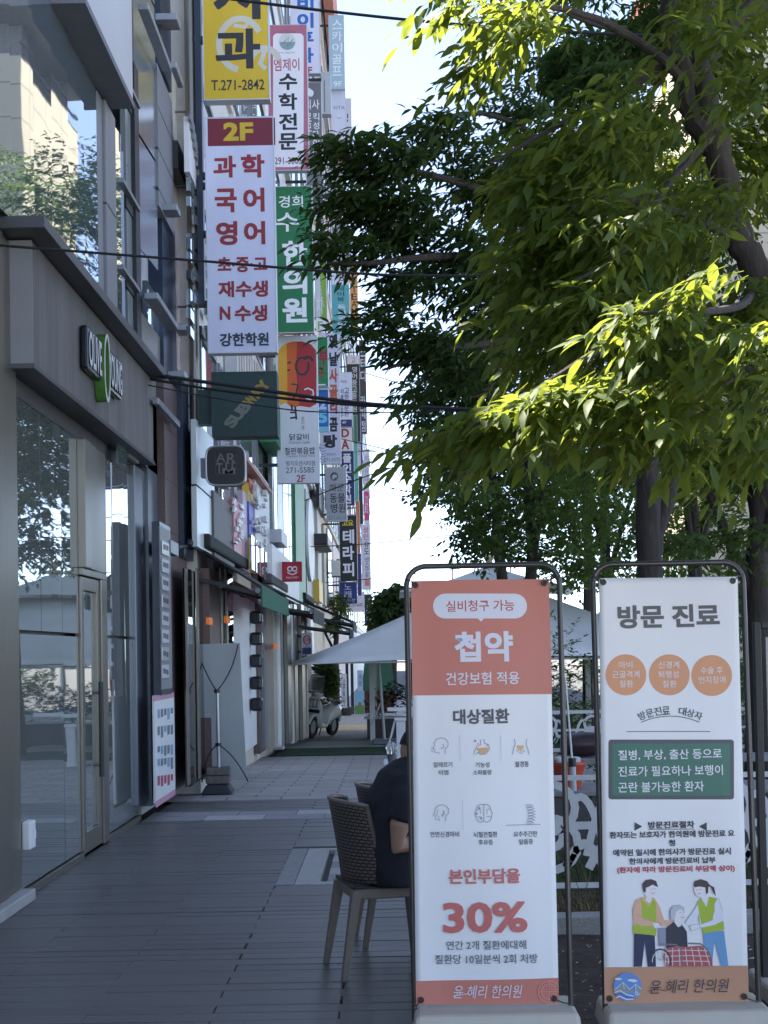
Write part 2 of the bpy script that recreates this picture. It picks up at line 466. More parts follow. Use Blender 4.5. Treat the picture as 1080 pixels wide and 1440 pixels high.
# ------------------------------------------------------------------ ground
def sheet(name, x0, x1, ys, m, dz, parent=None):
    b = MB(); b.mat(m)
    vs = []; fs = []
    for y in ys: vs += [(x0, y, zg(y) + dz), (x1, y, zg(y) + dz)]
    for i in range(len(ys) - 1): fs.append((2 * i, 2 * i + 1, 2 * i + 3, 2 * i + 2))
    b.add(vs, fs)
    return struct(b.build(name, parent, fix=False))
sheet('ground', -3000, 3000, [-3000, 17, 60, 4000], M_ground, -0.06)
E17 = [17.0001, 60]
b = MB(); b.mat(M_deck)
BW = 0.145; r = random.Random(3)
JX = [-1.97, -1.395, -0.82, -0.245, 0.33]
def deck_rows(b, ya, yb, x0, x1, hole=None):
    k0 = int(math.floor(ya / BW)); k = k0
    while k * BW < yb - 1e-6:
        y0, y1 = max(ya, k * BW), min(yb, (k + 1) * BW)
        if y1 - y0 > 0.02:
            cuts = [x0] + [j + 0.0 for i, j in enumerate(JX) if (i + k // 1) % 2 == 0 and x0 < j < x1] + [x1]
            for a, c in zip(cuts[:-1], cuts[1:]):
                jg = lambda q_: 0.0 if q_ in (x0, x1) else (0.006 if q_ in (-0.82, -0.245) and r.random() < .8 else 0.0015); segs = [(a + jg(a), c - jg(c))]
                if hole and y1 > hole[2] + 0.01 and y0 < hole[3] - 0.01:
                    ns = []
                    for (p, q) in segs:
                        if p < hole[0]: ns.append((p, min(q, hole[0])))
                        if q > hole[1]: ns.append((max(p, hole[1]), q))
                    segs = ns
                for (p, q) in segs:
                    if q - p < 0.03: continue
                    dz = r.uniform(-0.0025, 0.001); t = r.uniform(-0.0016, 0.0016); g = 0.0008 + (0.0035 if r.random() < 0.16 else 0)
                    ya_, yb_ = y0 + g, y1 - g
                    vs = [(p, ya_, -0.03), (q, ya_, -0.03), (q, yb_, -0.03), (p, yb_, -0.03),
                          (p, ya_ + 0.003, dz - t), (q, ya_ + 0.003, dz - t), (q, yb_ - 0.003, dz + t), (p, yb_ - 0.003, dz + t)]
                    b.add(vs, [(4, 5, 6, 7), (0, 1, 5, 4), (1, 2, 6, 5), (2, 3, 7, 6), (3, 0, 4, 7)])
        k += 1
HOLE = (-0.82, 0.58, 10.3, 12.2)
deck_rows(b, 1.0, 14.43, -2.5, 0.62, HOLE)
deck_rows(b, 15.25, 16.4, -2.42, 2.4)
struct(b.build('deck', fix=False))
one('deck_underlay', M_rubber, lambda b: b.box(-2.52, 0.62, 1, 16.4, -0.056, -0.034)).update_tag()
struct(bpy.data.objects['deck_underlay'])
# pale stone strip across the walk
b = MB()
for row, (ya, yb) in enumerate(((14.44, 14.83), (14.84, 15.24))):
    x = -2.46 - row * 0.3
    while x < 2.4:
        w = 0.6; a = max(x, -2.46)
        b.mat(M_stone if (row == 0 and r.random() < 0.5) or r.random() < 0.3 else M_stoned)
        b.box(a + 0.004, min(x + w, 2.4) - 0.004, ya, yb, -0.05, r.uniform(-0.002, 0.002)); x += w
struct(b.build('stone_strip'))
# hatch of pale slabs let into the deck
b = MB(); b.mat(M_stoned); b.box(-0.82, -0.69, 10.3, 12.2, -0.05, 0.004)
b.mat(M_stone); b.box(-0.685, 0.58, 10.3, 10.42, -0.05, 0.003); b.box(-0.685, 0.58, 12.08, 12.2, -0.05, 0.003); b.box(-0.685, -0.51, 10.424, 12.076, -0.05, 0.003)
for i in range(2):
    for j in range(5):
        b.mat(M_stone if (i + j) % 2 else M_stoned); b.box(-0.46 + i * 0.5, 0.035 + i * 0.5, 10.46 + j * 0.322, 10.775 + j * 0.322, -0.05, -0.004 + 0.002 * ((i + j) % 2))
struct(b.build('paving_hatch'))
sheet('pavement', -2.6, 3.0, [16.4, 17, 25.9], M_paver, -0.008)
sheet('turf_mat', -2.05, 3.4, [25.9, 28.9], M_turf, 0.006)
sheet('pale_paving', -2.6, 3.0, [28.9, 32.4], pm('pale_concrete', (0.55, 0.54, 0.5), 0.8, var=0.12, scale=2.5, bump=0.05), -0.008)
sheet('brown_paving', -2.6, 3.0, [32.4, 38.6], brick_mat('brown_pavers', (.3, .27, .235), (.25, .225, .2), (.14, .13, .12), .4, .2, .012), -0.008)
sheet('painted_sun_strip', -2.6, 3.0, [39.5, 44.5], pm('sunlight_tinted_paving', (0.68, 0.5, 0.24), 0.75, var=0.12, scale=4, bump=.1), -0.003)  # yellow colour paints in the band of sunlight lying across the far paving
sheet('pavement_beyond', -2.6, 3.0, [38.6, 60, 90], M_paver2, -0.008)
one('soil_bed', M_soil, lambda b: b.grid(lambda u, v: (0.63 + u * 5.5, 2 + v * 6.46, -0.03 + 0.012 * math.sin(u * 37 + v * 21) * math.cos(v * 47 - u * 11)), 60, 70), smooth=True)['kind'] = 'structure'
b = MB(); b.mat(M_chip); r = random.Random(5)
for i in range(1500):
    x, y = r.uniform(0.7, 4.5), 3 + 5.3 * r.random() ** 0.8; s = r.uniform(0.002, 0.007) * (2.2 if r.random() < 0.05 else 1)
    a = r.uniform(0, PI); z = -0.012 + r.uniform(0, 0.012)
    ca, sa = math.cos(a) * s, math.sin(a) * s
    l = r.uniform(1, 2.4)
    b.add([(x - ca * l, y - sa * l, z), (x + sa, y - ca, z + s * .5), (x + ca * l, y + sa * l, z + s * .3), (x - sa, y + ca, z + s * .6), (x, y, z + s)], [(0, 1, 4), (1, 2, 4), (2, 3, 4), (3, 0, 4)])
o = b.build('stone_chips'); tag(o, 'small pale stone chips scattered over the dark brown soil', 'stone chips', kind='stuff')
# kerb and dry bed behind it
KT = 0.075
k = one('kerb', pm('granite_kerb', (0.33, 0.32, 0.3), 0.8, var=0.25, scale=70, bump=0.15), lambda b: [b.box(0.64 + i * 1.0, 1.632 + i * 1.0, 8.47, 8.64, -0.06, KT) for i in range(6)], bevel=0.008)
struct(k)
M_dry = pm('dry_grass_soil', (0.09, 0.07, 0.04), 0.95, var=0.5, scale=25, bump=1.0, bscale=90)
one('planting_bed', M_dry, lambda b: b.grid(lambda u, v: (0.64 + u * 6, 8.64 + v * 4.5, 0.04 + 0.03 * math.sin(u * 60 + v * 13) * math.sin(v * 31)), 60, 40), smooth=True)['kind'] = 'structure'

# blades of grass on the bed
def blades(name, label, n, xr, yr, zf, h, col, seed):
    r = random.Random(seed); b = MB(); b.mat(col)
    for i in range(n):
        x, y = r.uniform(*xr), r.uniform(*yr); z = zf(x, y); a = r.uniform(0, 2 * PI); L = h * r.uniform(0.5, 1.3); lean = r.uniform(0.2, 0.9) * L
        dx, dy = math.cos(a), math.sin(a); w = 0.004
        b.add([(x - dy * w, y + dx * w, z), (x + dy * w, y - dx * w, z), (x + dx * lean * .4 + dy * w * .7, y + dy * lean * .4 - dx * w * .7, z + L * .65), (x + dx * lean * .4 - dy * w * .7, y + dy * lean * .4 + dx * w * .7, z + L * .65), (x + dx * lean, y + dy * lean, z + L * .85)], [(0, 1, 2, 3), (3, 2, 4)])
    return tag(b.build(name, fix=False), label, 'grass', kind='stuff')
blades('dry_grass', 'thin dry straw grass behind the granite kerb', 5000, (0.66, 5), (8.66, 9.25), lambda x, y: 0.03, 0.07, pm('straw', (0.16, 0.125, 0.06), 0.9, var=0.4), 11)
blades('green_grass', 'long green grass growing through the white scroll fence', 1600, (0.66, 5), (9.3, 10.6), lambda x, y: 0.03, 0.26, pm('grass_green', (0.09, 0.12, 0.04), 0.9, var=0.4), 12)
# road and far kerb on the right for the street that the glass mirrors
sheet('road', 9.0, 22.0, [-40, 17, 60, 400], pm('asphalt', (0.05, 0.05, 0.052), 0.85, var=0.15, scale=3, bump=0.1), -0.05)
sheet('bounce_paving', -2.6, 60, [-60, 0.99], M_paver, -0.045)  # unseen pale sheet behind the camera, added to bounce warm light onto the banners
sheet('side_lawn', 3.6, 8.6, [13.4, 17, 60, 90], pm('lawn', (0.06, 0.1, 0.03), 0.95, var=0.3, scale=8, bump=0.5, bscale=80), -0.02)

# ------------------------------------------------------------------ corner shop on the left
XF = -2.5
def yX(px, X, py=920):
    return onX(px, py, X).y
M_board = None
m, nt, b = nodes_of('grey_vertical_boards')
tc = N(nt, 'ShaderNodeTexCoord'); sp = N(nt, 'ShaderNodeSeparateXYZ'); nt.links.new(tc.outputs['Object'], sp.inputs[0])
dv = N(nt, 'ShaderNodeMath', operation='DIVIDE'); dv.inputs[1].default_value = 0.19; nt.links.new(sp.outputs[1], dv.inputs[0])
fl = N(nt, 'ShaderNodeMath', operation='FLOOR'); nt.links.new(dv.outputs[0], fl.inputs[0])
wh = N(nt, 'ShaderNodeTexWhiteNoise', noise_dimensions='1D'); nt.links.new(fl.outputs[0], wh.inputs['W'])
mp = N(nt, 'ShaderNodeMapping'); mp.inputs['Scale'].default_value = (30, 30, 0.8); nt.links.new(tc.outputs['Object'], mp.inputs['Vector'])
n1 = N(nt, 'ShaderNodeTexNoise', Scale=1.6, Detail=5.0, Roughness=0.6, Distortion=0.4); nt.links.new(mp.outputs[0], n1.inputs['Vector'])
s1 = N(nt, 'ShaderNodeMath', operation='MULTIPLY_ADD'); s1.inputs[1].default_value = 0.3; nt.links.new(wh.outputs['Value'], s1.inputs[0]); nt.links.new(n1.outputs['Fac'], s1.inputs[2])
cr = N(nt, 'ShaderNodeValToRGB'); cr.color_ramp.elements[0].position = 0.35; cr.color_ramp.elements[1].position = 1.0
cr.color_ramp.elements[0].color = (0.105, 0.098, 0.094, 1); cr.color_ramp.elements[1].color = (0.225, 0.215, 0.205, 1)
nt.links.new(s1.outputs[0], cr.inputs[0]); nt.links.new(cr.outputs[0], b.inputs['Base Color']); b.inputs['Roughness'].default_value = 0.6
M_board = m

shop = thing('corner_shop', 'grey shop front with mirrored glass and a timber clad canopy', 'shop building', (XF, 12, 0))
one('wall', M_grey, lambda b: (b.box(-14, XF - 0.14, 7, 15.02, 0, 8.75), b.box(-14, XF - 0.02, -14, 8.6, 0, 8.75)), shop)
one('steel_column', M_steel, lambda b: (b.box(XF - 0.16, XF + 0.03, 9.1, 9.5, 0.08, 4.43), b.box(XF - 0.14, XF + 0.015, 9.52, 9.86, 0.08, 4.43)), shop, bevel=0.02)
one('column_base', M_stone, lambda b: b.box(XF - 0.3, XF + 0.1, 8.62, 9.88, 0, 0.078), shop, bevel=0.01)
def pane(name, y0, y1, z0, z1, mt, par, X, tilt=0.0, tz=0.0, t=0.014):
    """a glass pane standing in the x = X plane, turned a little so that its mirror image breaks at the seams"""
    cy, cz = (y0 + y1) / 2, (z0 + z1) / 2; hy, hz = (y1 - y0) / 2 - 0.004, (z1 - z0) / 2 - 0.004
    b = MB(); b.mat(mt)
    R = Euler((0, tz, tilt)).to_matrix()
    b.obox((X - t, cy, cz), R @ Vector((t / 2, 0, 0)), R @ Vector((0, hy, 0)), R @ Vector((0, 0, hz)))
    return b.build(name, par)
rp = random.Random(21)
ZT = 3.42
seams = [9.88, 10.57, 11.26, 11.84]
for a, c in zip(seams[:-1], seams[1:]):
    pane('glass_pane', a, c, 0.06, 1.80, M_glass, shop, XF, rp.uniform(-.006, .006), rp.uniform(-.004, .004))
    pane('glass_pane', a, c, 1.82, ZT, M_glass, shop, XF, rp.uniform(-.006, .006), rp.uniform(-.004, .004))
seams = [12.9, 13.35, 13.95, 14.52]
for a, c in zip(seams[:-1], seams[1:]):
    pane('glass_pane', a, c, 0.06, 1.80, M_glass, shop, XF, rp.uniform(-.006, .006), rp.uniform(-.004, .004))
    pane('glass_pane', a, c, 1.82, ZT, M_glass, shop, XF, rp.uniform(-.006, .006), rp.uniform(-.004, .004))
for (ya, yb) in ((9.88, 11.84), (12.9, 14.55)): one('glass_sill', M_steel, lambda b: b.box(XF - 0.06, XF + 0.02, ya, yb, 0.0, 0.05), shop)
one('door_post', M_steel, lambda b: (b.box(XF - 0.05, XF + 0.06, 11.85, 12.1, 2.36, ZT), b.box(XF - 0.05, XF + 0.045, 12.11, 12.42, 2.36, ZT),
                                     b.box(XF - 0.05, XF + 0.03, 12.62, 12.88, 0.02, 2.3), b.box(XF - 0.05, XF + 0.03, 12.42, 12.88, 2.36, ZT), b.box(XF - 0.05, XF + 0.03, 11.85, 12.88, 2.3, 2.36)), shop, bevel=0.006)
dr = one('door', M_steel, lambda b: (b.box(XF - 0.04, XF + 0.015, 11.86, 11.96, 0.03, 2.29), b.box(XF - 0.04, XF + 0.015, 12.5, 12.6, 0.03, 2.29), b.box(XF - 0.04, XF + 0.015, 11.96, 12.5, 0.03, 0.2), b.box(XF - 0.04, XF + 0.015, 11.96, 12.5, 2.18, 2.29)), shop, bevel=0.004)
o = pane('door_pane', 11.96, 12.5, 0.2, 2.18, M_glass, dr, XF - 0.005, 0.004)
one('handle', M_black, lambda b: b.tube([(XF + 0.07, 12.34, 0.62), (XF + 0.07, 12.34, 1.42)], 0.022, 10), dr)
one('handle_mount', M_steel, lambda b: (b.tube([(XF, 12.34, 0.72), (XF + 0.07, 12.34, 0.72)], 0.012), b.tube([(XF, 12.34, 1.33), (XF + 0.07, 12.34, 1.33)], 0.012)), dr)
one('intercom', M_white, lambda b: (b.box(XF + 0.002, XF + 0.06, 9.9, 10.06, 0.33, 0.52), b.box(XF + 0.002, XF + 0.05, 10.06, 10.12, 0.38, 0.45)), shop, bevel=0.01)
# canopy
can = one('canopy', M_board, lambda b: b.box(XF - 0.04, -2.34, 9.72, 14.75, 3.60, 4.43), shop)
one('canopy_end', M_grey, lambda b: b.box(XF - 0.12, -2.336, 9.70, 9.718, 3.58, 4.43), can)
one('canopy_roof', pm('dark_grey_metal', (0.085, 0.085, 0.09), 0.45, metal=0.3, var=0.1), lambda b: b.box(XF - 0.1, -2.19, 9.45, 14.75, 4.44, 4.52), can, bevel=0.004)
one('canopy_trim', pm('dark_grey_metal', (0.085, 0.085, 0.09)), lambda b: (b.box(XF - 0.1, -2.325, 9.69, 14.76, 3.565, 3.598), b.box(XF - 0.1, XF - 0.02, 9.86, 14.6, 3.43, 3.56)), can)
# lettering of the shop: solid letters standing off the boards
sg = thing('shop_sign', 'white illuminated letters with a green oval on the grey timber canopy', 'shop sign', (-2.34, 11.6, 3.9))
def letters3d(s, y0, y1, z0, z1, X0, X1, face, side, nm, par, bold=0.02):
    V, P, a0, a1, b0, b1 = glyphs(s, .02); fb = MB(); fb.mat(face); sb = MB(); sb.mat(side)
    sx = (y1 - y0) / (a1 - a0); sz = (z1 - z0) / (b1 - b0)
    q = [(y0 + (u - a0) * sx, z0 + (v - b0) * sz) for (u, v) in V]
    for (dy, dz, k) in ((0, 0, 0),):
        fb.add([(X1 + 0.0006 * k, y + dy * sx, z + dz * sz) for (y, z) in q], P)
    cnt = {}
    for p in P:
        for i in range(len(p)):
            e = (p[i], p[(i + 1) % len(p)]); cnt[tuple(sorted(e))] = cnt.get(tuple(sorted(e)), 0) + 1
    for p in P:
        for i in range(len(p)):
            e = (p[i], p[(i + 1) % len(p)])
            if cnt[tuple(sorted(e))] == 1:
                A, B = q[e[0]], q[e[1]]
                sb.add([(X0, A[0], A[1]), (X0, B[0], B[1]), (X1 - 0.002, B[0], B[1]), (X1 - 0.002, A[0], A[1])], [(0, 1, 2, 3)])
    # dark backing body that follows the letters
    sb.add([(X1 - 0.003, y * 1, z) for (y, z) in q], P)
    fb.build(nm + '_face', par, fix=False); sb.build(nm + '_side', par, fix=False)
M_sface = pm('white_letter_face', (0.8, 0.8, 0.8), 0.4, var=0.02)
Y0, Y1, Y2, Y3 = 11.2, 11.74, 12.0, 12.62
# backing box then white letters on its face
one('letter_body', M_blackgloss, lambda b: (b.box(-2.335, -2.272, Y0, Y1, 3.86, 4.2), b.box(-2.335, -2.272, Y2, Y3 + 0.04, 3.86, 4.2)), sg, bevel=0.02)
letters3d('OLIVE', Y0 + 0.03, Y1 - 0.01, 3.89, 4.17, -2.272, -2.266, M_sface, M_black, 'letters', sg, 0.035)
letters3d('YOUNG', Y2 + 0.02, Y3 + 0.01, 3.89, 4.17, -2.272, -2.266, M_sface, M_black, 'letters', sg, 0.035)
def ovalring(b, cy, cz, ry, rz, X0, X1, k, n=32):
    out = [(cy + ry * math.cos(2 * PI * i / n) , cz + rz * math.sin(2 * PI * i / n)) for i in range(n)]
    inn = [(cy + ry * k * math.cos(2 * PI * i / n), cz + rz * k * math.sin(2 * PI * i / n)) for i in range(n)]
    vs = [(X0, *p) for p in out] + [(X1, *p) for p in out] + [(X0, *p) for p in inn] + [(X1, *p) for p in inn]
    fs = []
    for i in range(n):
        j = (i + 1) % n
        fs += [(i, j, n + j, n + i), (n + i, n + j, 3 * n + j, 3 * n + i), (2 * n + j, 2 * n + i, 3 * n + i, 3 * n + j), (i, 2 * n + i, 2 * n + j, j)]
    b.add(vs, fs)
M_lime = pm('lime_green_plastic', (0.07, 0.2, 0.03), 0.4, var=0.05)
one('oval_emblem', M_lime, lambda b: ovalring(b, 11.87, 3.99, 0.12, 0.28, -2.335, -2.25, 0.8), sg, smooth=True)
one('oval_rim', M_sface, lambda b: ovalring(b, 11.87, 3.99, 0.121, 0.282, -2.251, -2.246, 0.88), sg)
one('oval_leaf', M_lime, lambda b: b.prism([(11.87 + .045 * math.sin(t * PI) , 3.84 + 0.3 * t) for t in [i / 8 for i in range(9)]] + [(11.87 - .045 * math.sin(t * PI), 3.84 + 0.3 * t) for t in [i / 8 for i in range(7, 0, -1)]], 'x', -2.33, -2.27), sg)

# upper glass wall of narrow panes
ys = [7.3, 7.9, 8.5, 9.05, 9.58, 10.2, 10.79, 11.34, 11.97, 12.5]
for i, (a, c) in enumerate(zip(ys[:-1], ys[1:])):
    pane('upper_pane', a, c, 4.53, 8.75, M_glassb, shop, XF + 0.06, [-.044, -.037, -.042, -.036, -.041, -.035, -.043, -.037, -.041][i], rp.uniform(-.003, .003))
M_mull = pm('mullion_grey', (0.2, 0.21, 0.22), 0.4, metal=0.5)
# overhanging white volume and recessed bays
up = one('overhang', M_lgrey, lambda b: b.box(-3.2, -2.2, 10.9, 12.98, 6.62, 8.7), shop)
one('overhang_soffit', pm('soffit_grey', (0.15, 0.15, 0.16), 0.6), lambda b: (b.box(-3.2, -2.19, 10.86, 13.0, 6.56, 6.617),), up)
one('upper_column', M_grey, lambda b: (b.box(-2.9, -2.43, 12.51, 12.72, 4.53, 6.55), b.box(-2.9, -2.4, 12.73, 13.2, 4.53, 5.62), b.box(-2.9, -2.4, 12.73, 13.2, 5.63, 6.55)), shop, bevel=0.01)
def fpanel(par, name, px0, px1, yt, yb, m, X=-2.2, depth=0.06, py=None, bevel=0.0):
    """a facade panel between photo columns px0..px1, its top and bottom read at its near edge"""
    a = onX(px0, yt, X); c = onX(px0, yb, X); e = onX(px1, (yt + yb) / 2 if py is None else py, X); s = onX(px0, (yt + yb) / 2 if py is None else py, X)
    b = MB(); b.mat(m); b.box(X - depth, X, min(s.y, e.y), max(s.y, e.y), c.z, a.z)
    return b.build(name, par, bevel=bevel)
M_darkrev = pm('dark_reveal', (0.03, 0.034, 0.036), 0.5)
M_gg = pm('grey_green_panel', (0.2, 0.235, 0.235), 0.3, var=0.06)
pane('corner_pane', 13.2, 13.56, 3.4, 6.5, M_glassb, shop, -2.40, -.07)
fpanel(shop, 'side_panel', 179, 192, 140, 640, M_gg, -2.42, 0.05)
fpanel(shop, 'dark_mullion', 192, 198, 95, 640, M_black, -2.38, 0.1)
for (yt, yb) in ((95, 146), (250, 290), (372, 402)):
    fpanel(shop, 'window_hood', 174, 197, yt, yt + 6, M_grey, -2.36, 0.08)
    fpanel(shop, 'dark_reveal', 178, 193, yt + 9, yb, M_darkrev, -2.405, 0.05)
fpanel(shop, 'lower_cheek', 185, 232, 420, 640, pm('olive_grey_metal', (0.25, 0.24, 0.22), 0.4, metal=0.3, var=0.1, scale=1), -2.44, 0.1)
fpanel(shop, 'end_column', 192, 214, 655, 1136, M_dsteel, -2.47, 0.3, bevel=0.01)

# ------------------------------------------------------------------ the tall neighbour with granite piers
nb = thing('granite_office_building', 'office building with granite piers and steel ledges beyond the corner shop', 'building', (-2.45, 15.6, 0))
one('wall', M_lgrey, lambda b: b.box(-16, -2.56, 15.03, 17.4, 0, 26), nb)
for (za, zb) in ((5.75, 6.9), (6.93, 8.6), (8.63, 10.5)): pane('glass_bay', 14.45, 15.5, za, zb, glass_mat('dull_bay_glass', (.3, .34, .37), 1.5, .05, .22, .6), nb, -2.4, -.05)
fpanel(nb, 'glass_bay', 207, 230, 395, 470, M_glassb, -2.45, 0.05)
pier = fpanel(nb, 'pier', 222, 243, 92, 286, M_granite, -2.36, 0.3)
for y in (148, 206, 262): fpanel(nb, 'pier_joint', 222, 243, y, y + 2, M_darkrev, -2.358, 0.3)
fpanel(nb, 'navy_pier', 226, 240, -40, 90, M_navy, -2.4, 0.3); fpanel(nb, 'navy_pier', 229, 247, 292, 518, M_navy, -2.4, 0.3)
for (x0, x1, y, w) in ((209, 240, 4, 14), (249, 254, 18, 32), (248, 258, 86, 9), (249, 254, 286, 38), (222, 250, 411, 18), (263, 268, 455, 17), (260, 264, 521, 26), (223, 253, 559, 8)):
    fpanel(nb, 'ledge', x0, x1, y, y + 9, pm('steel_ledge', (0.3, 0.32, 0.35), 0.4, metal=0.4), -2.2 if y != 559 else -2.25, w * 15.5 / F, bevel=0.008)
fpanel(nb, 'pale_panel', 243, 262, 92, 284, M_cream, -2.42, 0.05); fpanel(nb, 'pale_panel', 246, 266, 296, 450, M_pinkw, -2.42, 0.05); fpanel(nb, 'pale_panel', 248, 266, 468, 518, M_pinkw, -2.42, 0.05)
fpanel(nb, 'dark_box', 250, 260, 198, 236, M_black, -2.3, 0.2)
fpanel(nb, 'shop_band', 210, 232, 560, 1136, M_dsteel, -2.44, 0.12)
bp_ = fpanel(nb, 'brown_pier', 234, 263, 530, 1120, M_brown, -2.36, 0.35)
for y in (600, 672, 744, 808, 872, 936, 1000, 1062): fpanel(bp_, 'joint', 234, 263, y, y + 1.5, M_darkrev, -2.358, 0.35)
fpanel(nb, 'dark_post', 257, 272, 535, 782, M_navy, -2.3, 0.2)
one('lamp_arm', M_black, lambda b: (b.tube([at(250, 770, 15.9), at(262, 768, 16.6)], 0.02), b.ball(at(266, 764, 16.7), 0.05)), nb)
fpanel(nb, 'junction_box', 240, 251, 759, 777, M_dsteel, -2.25, 0.1)

# steel pipe that carries the signs
pl = thing('sign_pole', 'tall stainless pole on the wall carrying the projecting signs', 'pole', at(276, 768, 17.2))
a = at(277, 765, 17.2); c = at(257, -60, 17.2)
one('shaft', M_steel, lambda b: b.tube([(a.x, 17.2, a.z), (a.x, 17.2, c.z)], 0.062, 14), pl, smooth=True)
one('rounded_end', M_steel, lambda b: b.ball((a.x, 17.2, a.z), 0.062), pl, smooth=True)
for (y, x1) in ((57, 292), (262, 296), (330, 298), (428, 300), (248, 296)):
    p, q = at(268, y, 17.2), at(x1, y, 17.2)
    one('arm', M_black, lambda b: b.box(p.x, q.x, 17.15, 17.25, p.z - 0.035, p.z + 0.03), pl)
one('dark_channel', M_navy, lambda b: b.box(a.x + 0.065, a.x + 0.14, 17.14, 17.3, at(276, 430, 17.2).z, c.z), pl)
for y in (262, 155, 430, 570, 710):
    p = at(262, y, 17.2)
    one('wall_clip', M_steel, lambda b: (b.tube([(a.x - 0.25, 17.25, p.z), (a.x, 17.25, p.z)], 0.014),), pl)
# ------------------------------------------------------------------ projecting signs
def sign(name, label, x0, y0, x1, y1, Y, body, rim=None, t=0.16, arms=True, cat='sign', group='signs projecting from the building fronts', r=0.0):
    c = at((x0 + x1) / 2, (y0 + y1) / 2, Y); s = Y / F
    w, h = (x1 - x0) * s / 2, (y1 - y0) * s / 2
    th = thing(name, label, cat, (c.x, c.y, c.z), (0, 0, 0), group)
    if r:
        pts = []
        for (cx, cz, q) in ((w - r, h - r, 0), (-w + r, h - r, 1), (-w + r, -h + r, 2), (w - r, -h + r, 3)):
            for i in range(7):
                a = PI / 2 * (q + i / 6); pts.append((cx + r * math.cos(a), cz + r * math.sin(a)))
        b = MB(); b.mat(body); b.prism(pts, 'y', -t / 2, t / 2); b.build('panel', th, local=True)
    else:
        b = MB(); b.mat(body); b.box(-w, w, -t / 2, t / 2, -h, h); b.build('panel', th, local=True)
        fr = MB(); fr.mat(rim or M_alu); e = 0.012
        fr.box(-w - e, -w, -t / 2 - 0.004, t / 2 + .004, -h - e, h + e); fr.box(w, w + e, -t / 2 - 0.004, t / 2 + .004, -h - e, h + e)
        fr.box(-w, w, -t / 2 - 0.004, t / 2 + .004, -h - e, -h); fr.box(-w, w, -t / 2 - 0.004, t / 2 + .004, h, h + e)
        fr.build('frame', th, local=True)
    if arms:
        L = c.x - w - (-2.28)
        if L > 0.03:
            for z in (-h * 0.75, h * 0.75):
                ar = MB(); ar.mat(M_black); ar.box(-w - L, -w - 0.013, -0.03, 0.03, z - 0.03, z + 0.03); ar.build('bracket', th, local=True)
    return Face(th, -t / 2)
M_alu = pm('sign_aluminium', (0.5, 0.5, 0.51), 0.4, metal=0.7)
W_ = ink((226, 226, 236)); Wd = ink((205, 206, 214))
K_ = ink((40, 42, 50)); KN = ink((45, 45, 52)); RED = ink((150, 46, 54)); MRN = ink((120, 35, 52)); YEL = ink((214, 180, 40))
BLUE = ink((40, 104, 180)); GRN = ink((28, 126, 74)); NAVY = ink((44, 46, 104)); GRY = ink((110, 110, 118)); WHT = ink((232, 234, 240)); CRM = ink((226, 205, 110))

f = sign('projecting_sign', 'yellow sign with two big dark characters and a phone number, topmost on the steel pole', 287, -60, 378, 145, 17.2, YEL, arms=False)
for (x, y, rx, ry, a0, a1) in ((338, 62, 30, 36, .5, 4.6), (372, 88, 20, 20, .2, 3.0)):
    f.line([(x + rx * math.cos(a0 + (a1 - a0) * i / 14), y - ry * math.sin(a0 + (a1 - a0) * i / 14)) for i in range(15)], 9, ink((206, 200, 184)), 'printed_swirl')
f.line([(328, 36), (345, 38), (352, 25)], 6, ink((206, 200, 184)), 'printed_swirl')
f.line([(374, 66), (366, 90), (374, 97)], 7, ink((206, 200, 184)), 'printed_swirl')
f.text('치', 300, -56, 366, 28, KN, 0.03); f.text('과', 303, 40, 366, 97, KN, 0.035)
f.text('T.271-2842', 297, 112, 372, 127, KN, 0.02); f.done()
f = sign('projecting_sign', 'tall white sign with a maroon header over rows of dark red lettering', 292, 166, 387, 499, 17.1, ink((214, 216, 236)), arms=False)
f.rect(292, 166, 387, 205, MRN); f.text('2F', 314, 172, 356, 198, YEL, 0.04)
for s, x0, y0, x1, y1 in (('과', 300, 219, 332, 250), ('학', 339, 217, 372, 250), ('국', 302, 265, 333, 299), ('어', 342, 264, 372, 298), ('영', 304, 311, 334, 345), ('어', 343, 311, 373, 344),
                          ('초·중·고', 306, 361, 376, 383), ('재수생', 307, 395, 377, 418), ('N', 309, 431, 324, 450), ('수생', 330, 429, 376, 452)):
    f.text(s, x0, y0, x1, y1, RED, 0.035)
f.text('강한학원', 309, 468, 378, 487, ink((36, 60, 70)), 0.03); f.done()
# the dark green cabinet
f = sign('projecting_sign', 'square dark green sign with slanted grey and yellow letters under the tall white sign', 301, 527, 390, 615, 17.0, pm('dark_green_sheet', (0.013, 0.045, 0.04), 0.5, var=0.15), rim=pm('dark_green_sheet', (0.013, 0.045, 0.04)), t=0.3, arms=False)
th = f.th
p, q = at(279, 549, 17.0), at(300, 597, 17.0)
one('mount_box', pm('dark_green_sheet', (0.013, 0.045, 0.04)), lambda b: b.box(p.x, q.x - .02, 16.95, 17.15, q.z, p.z), th)
f.text('SUB', 315, 563, 353, 601, ink((120, 128, 116)), 0.05, rot=0.72, shear=0.1) if False else None
ang = 0.87
for i, ch in enumerate('SUBWAY'):
    cx = 325 + i * 9.0; cy = 594 - i * 10.4
    f.text(ch, cx - 7.5, cy - 8, cx + 7.5, cy + 8, ink((112, 118, 108)) if i < 3 else ink((150, 128, 58)), 0.05, rot=ang, shear=-0.25)
f.done()
f = sign('projecting_sign', 'small black rounded square sign with a letter emblem and a pale rim', 291, 629, 346, 684, 16.9, pm('black_gloss_print', (0.012, 0.014, 0.018), 0.35), t=0.2, arms=False, r=0.11)
th = f.th
b = MB(); b.mat(M_alu); w = 55 * 16.9 / F / 2
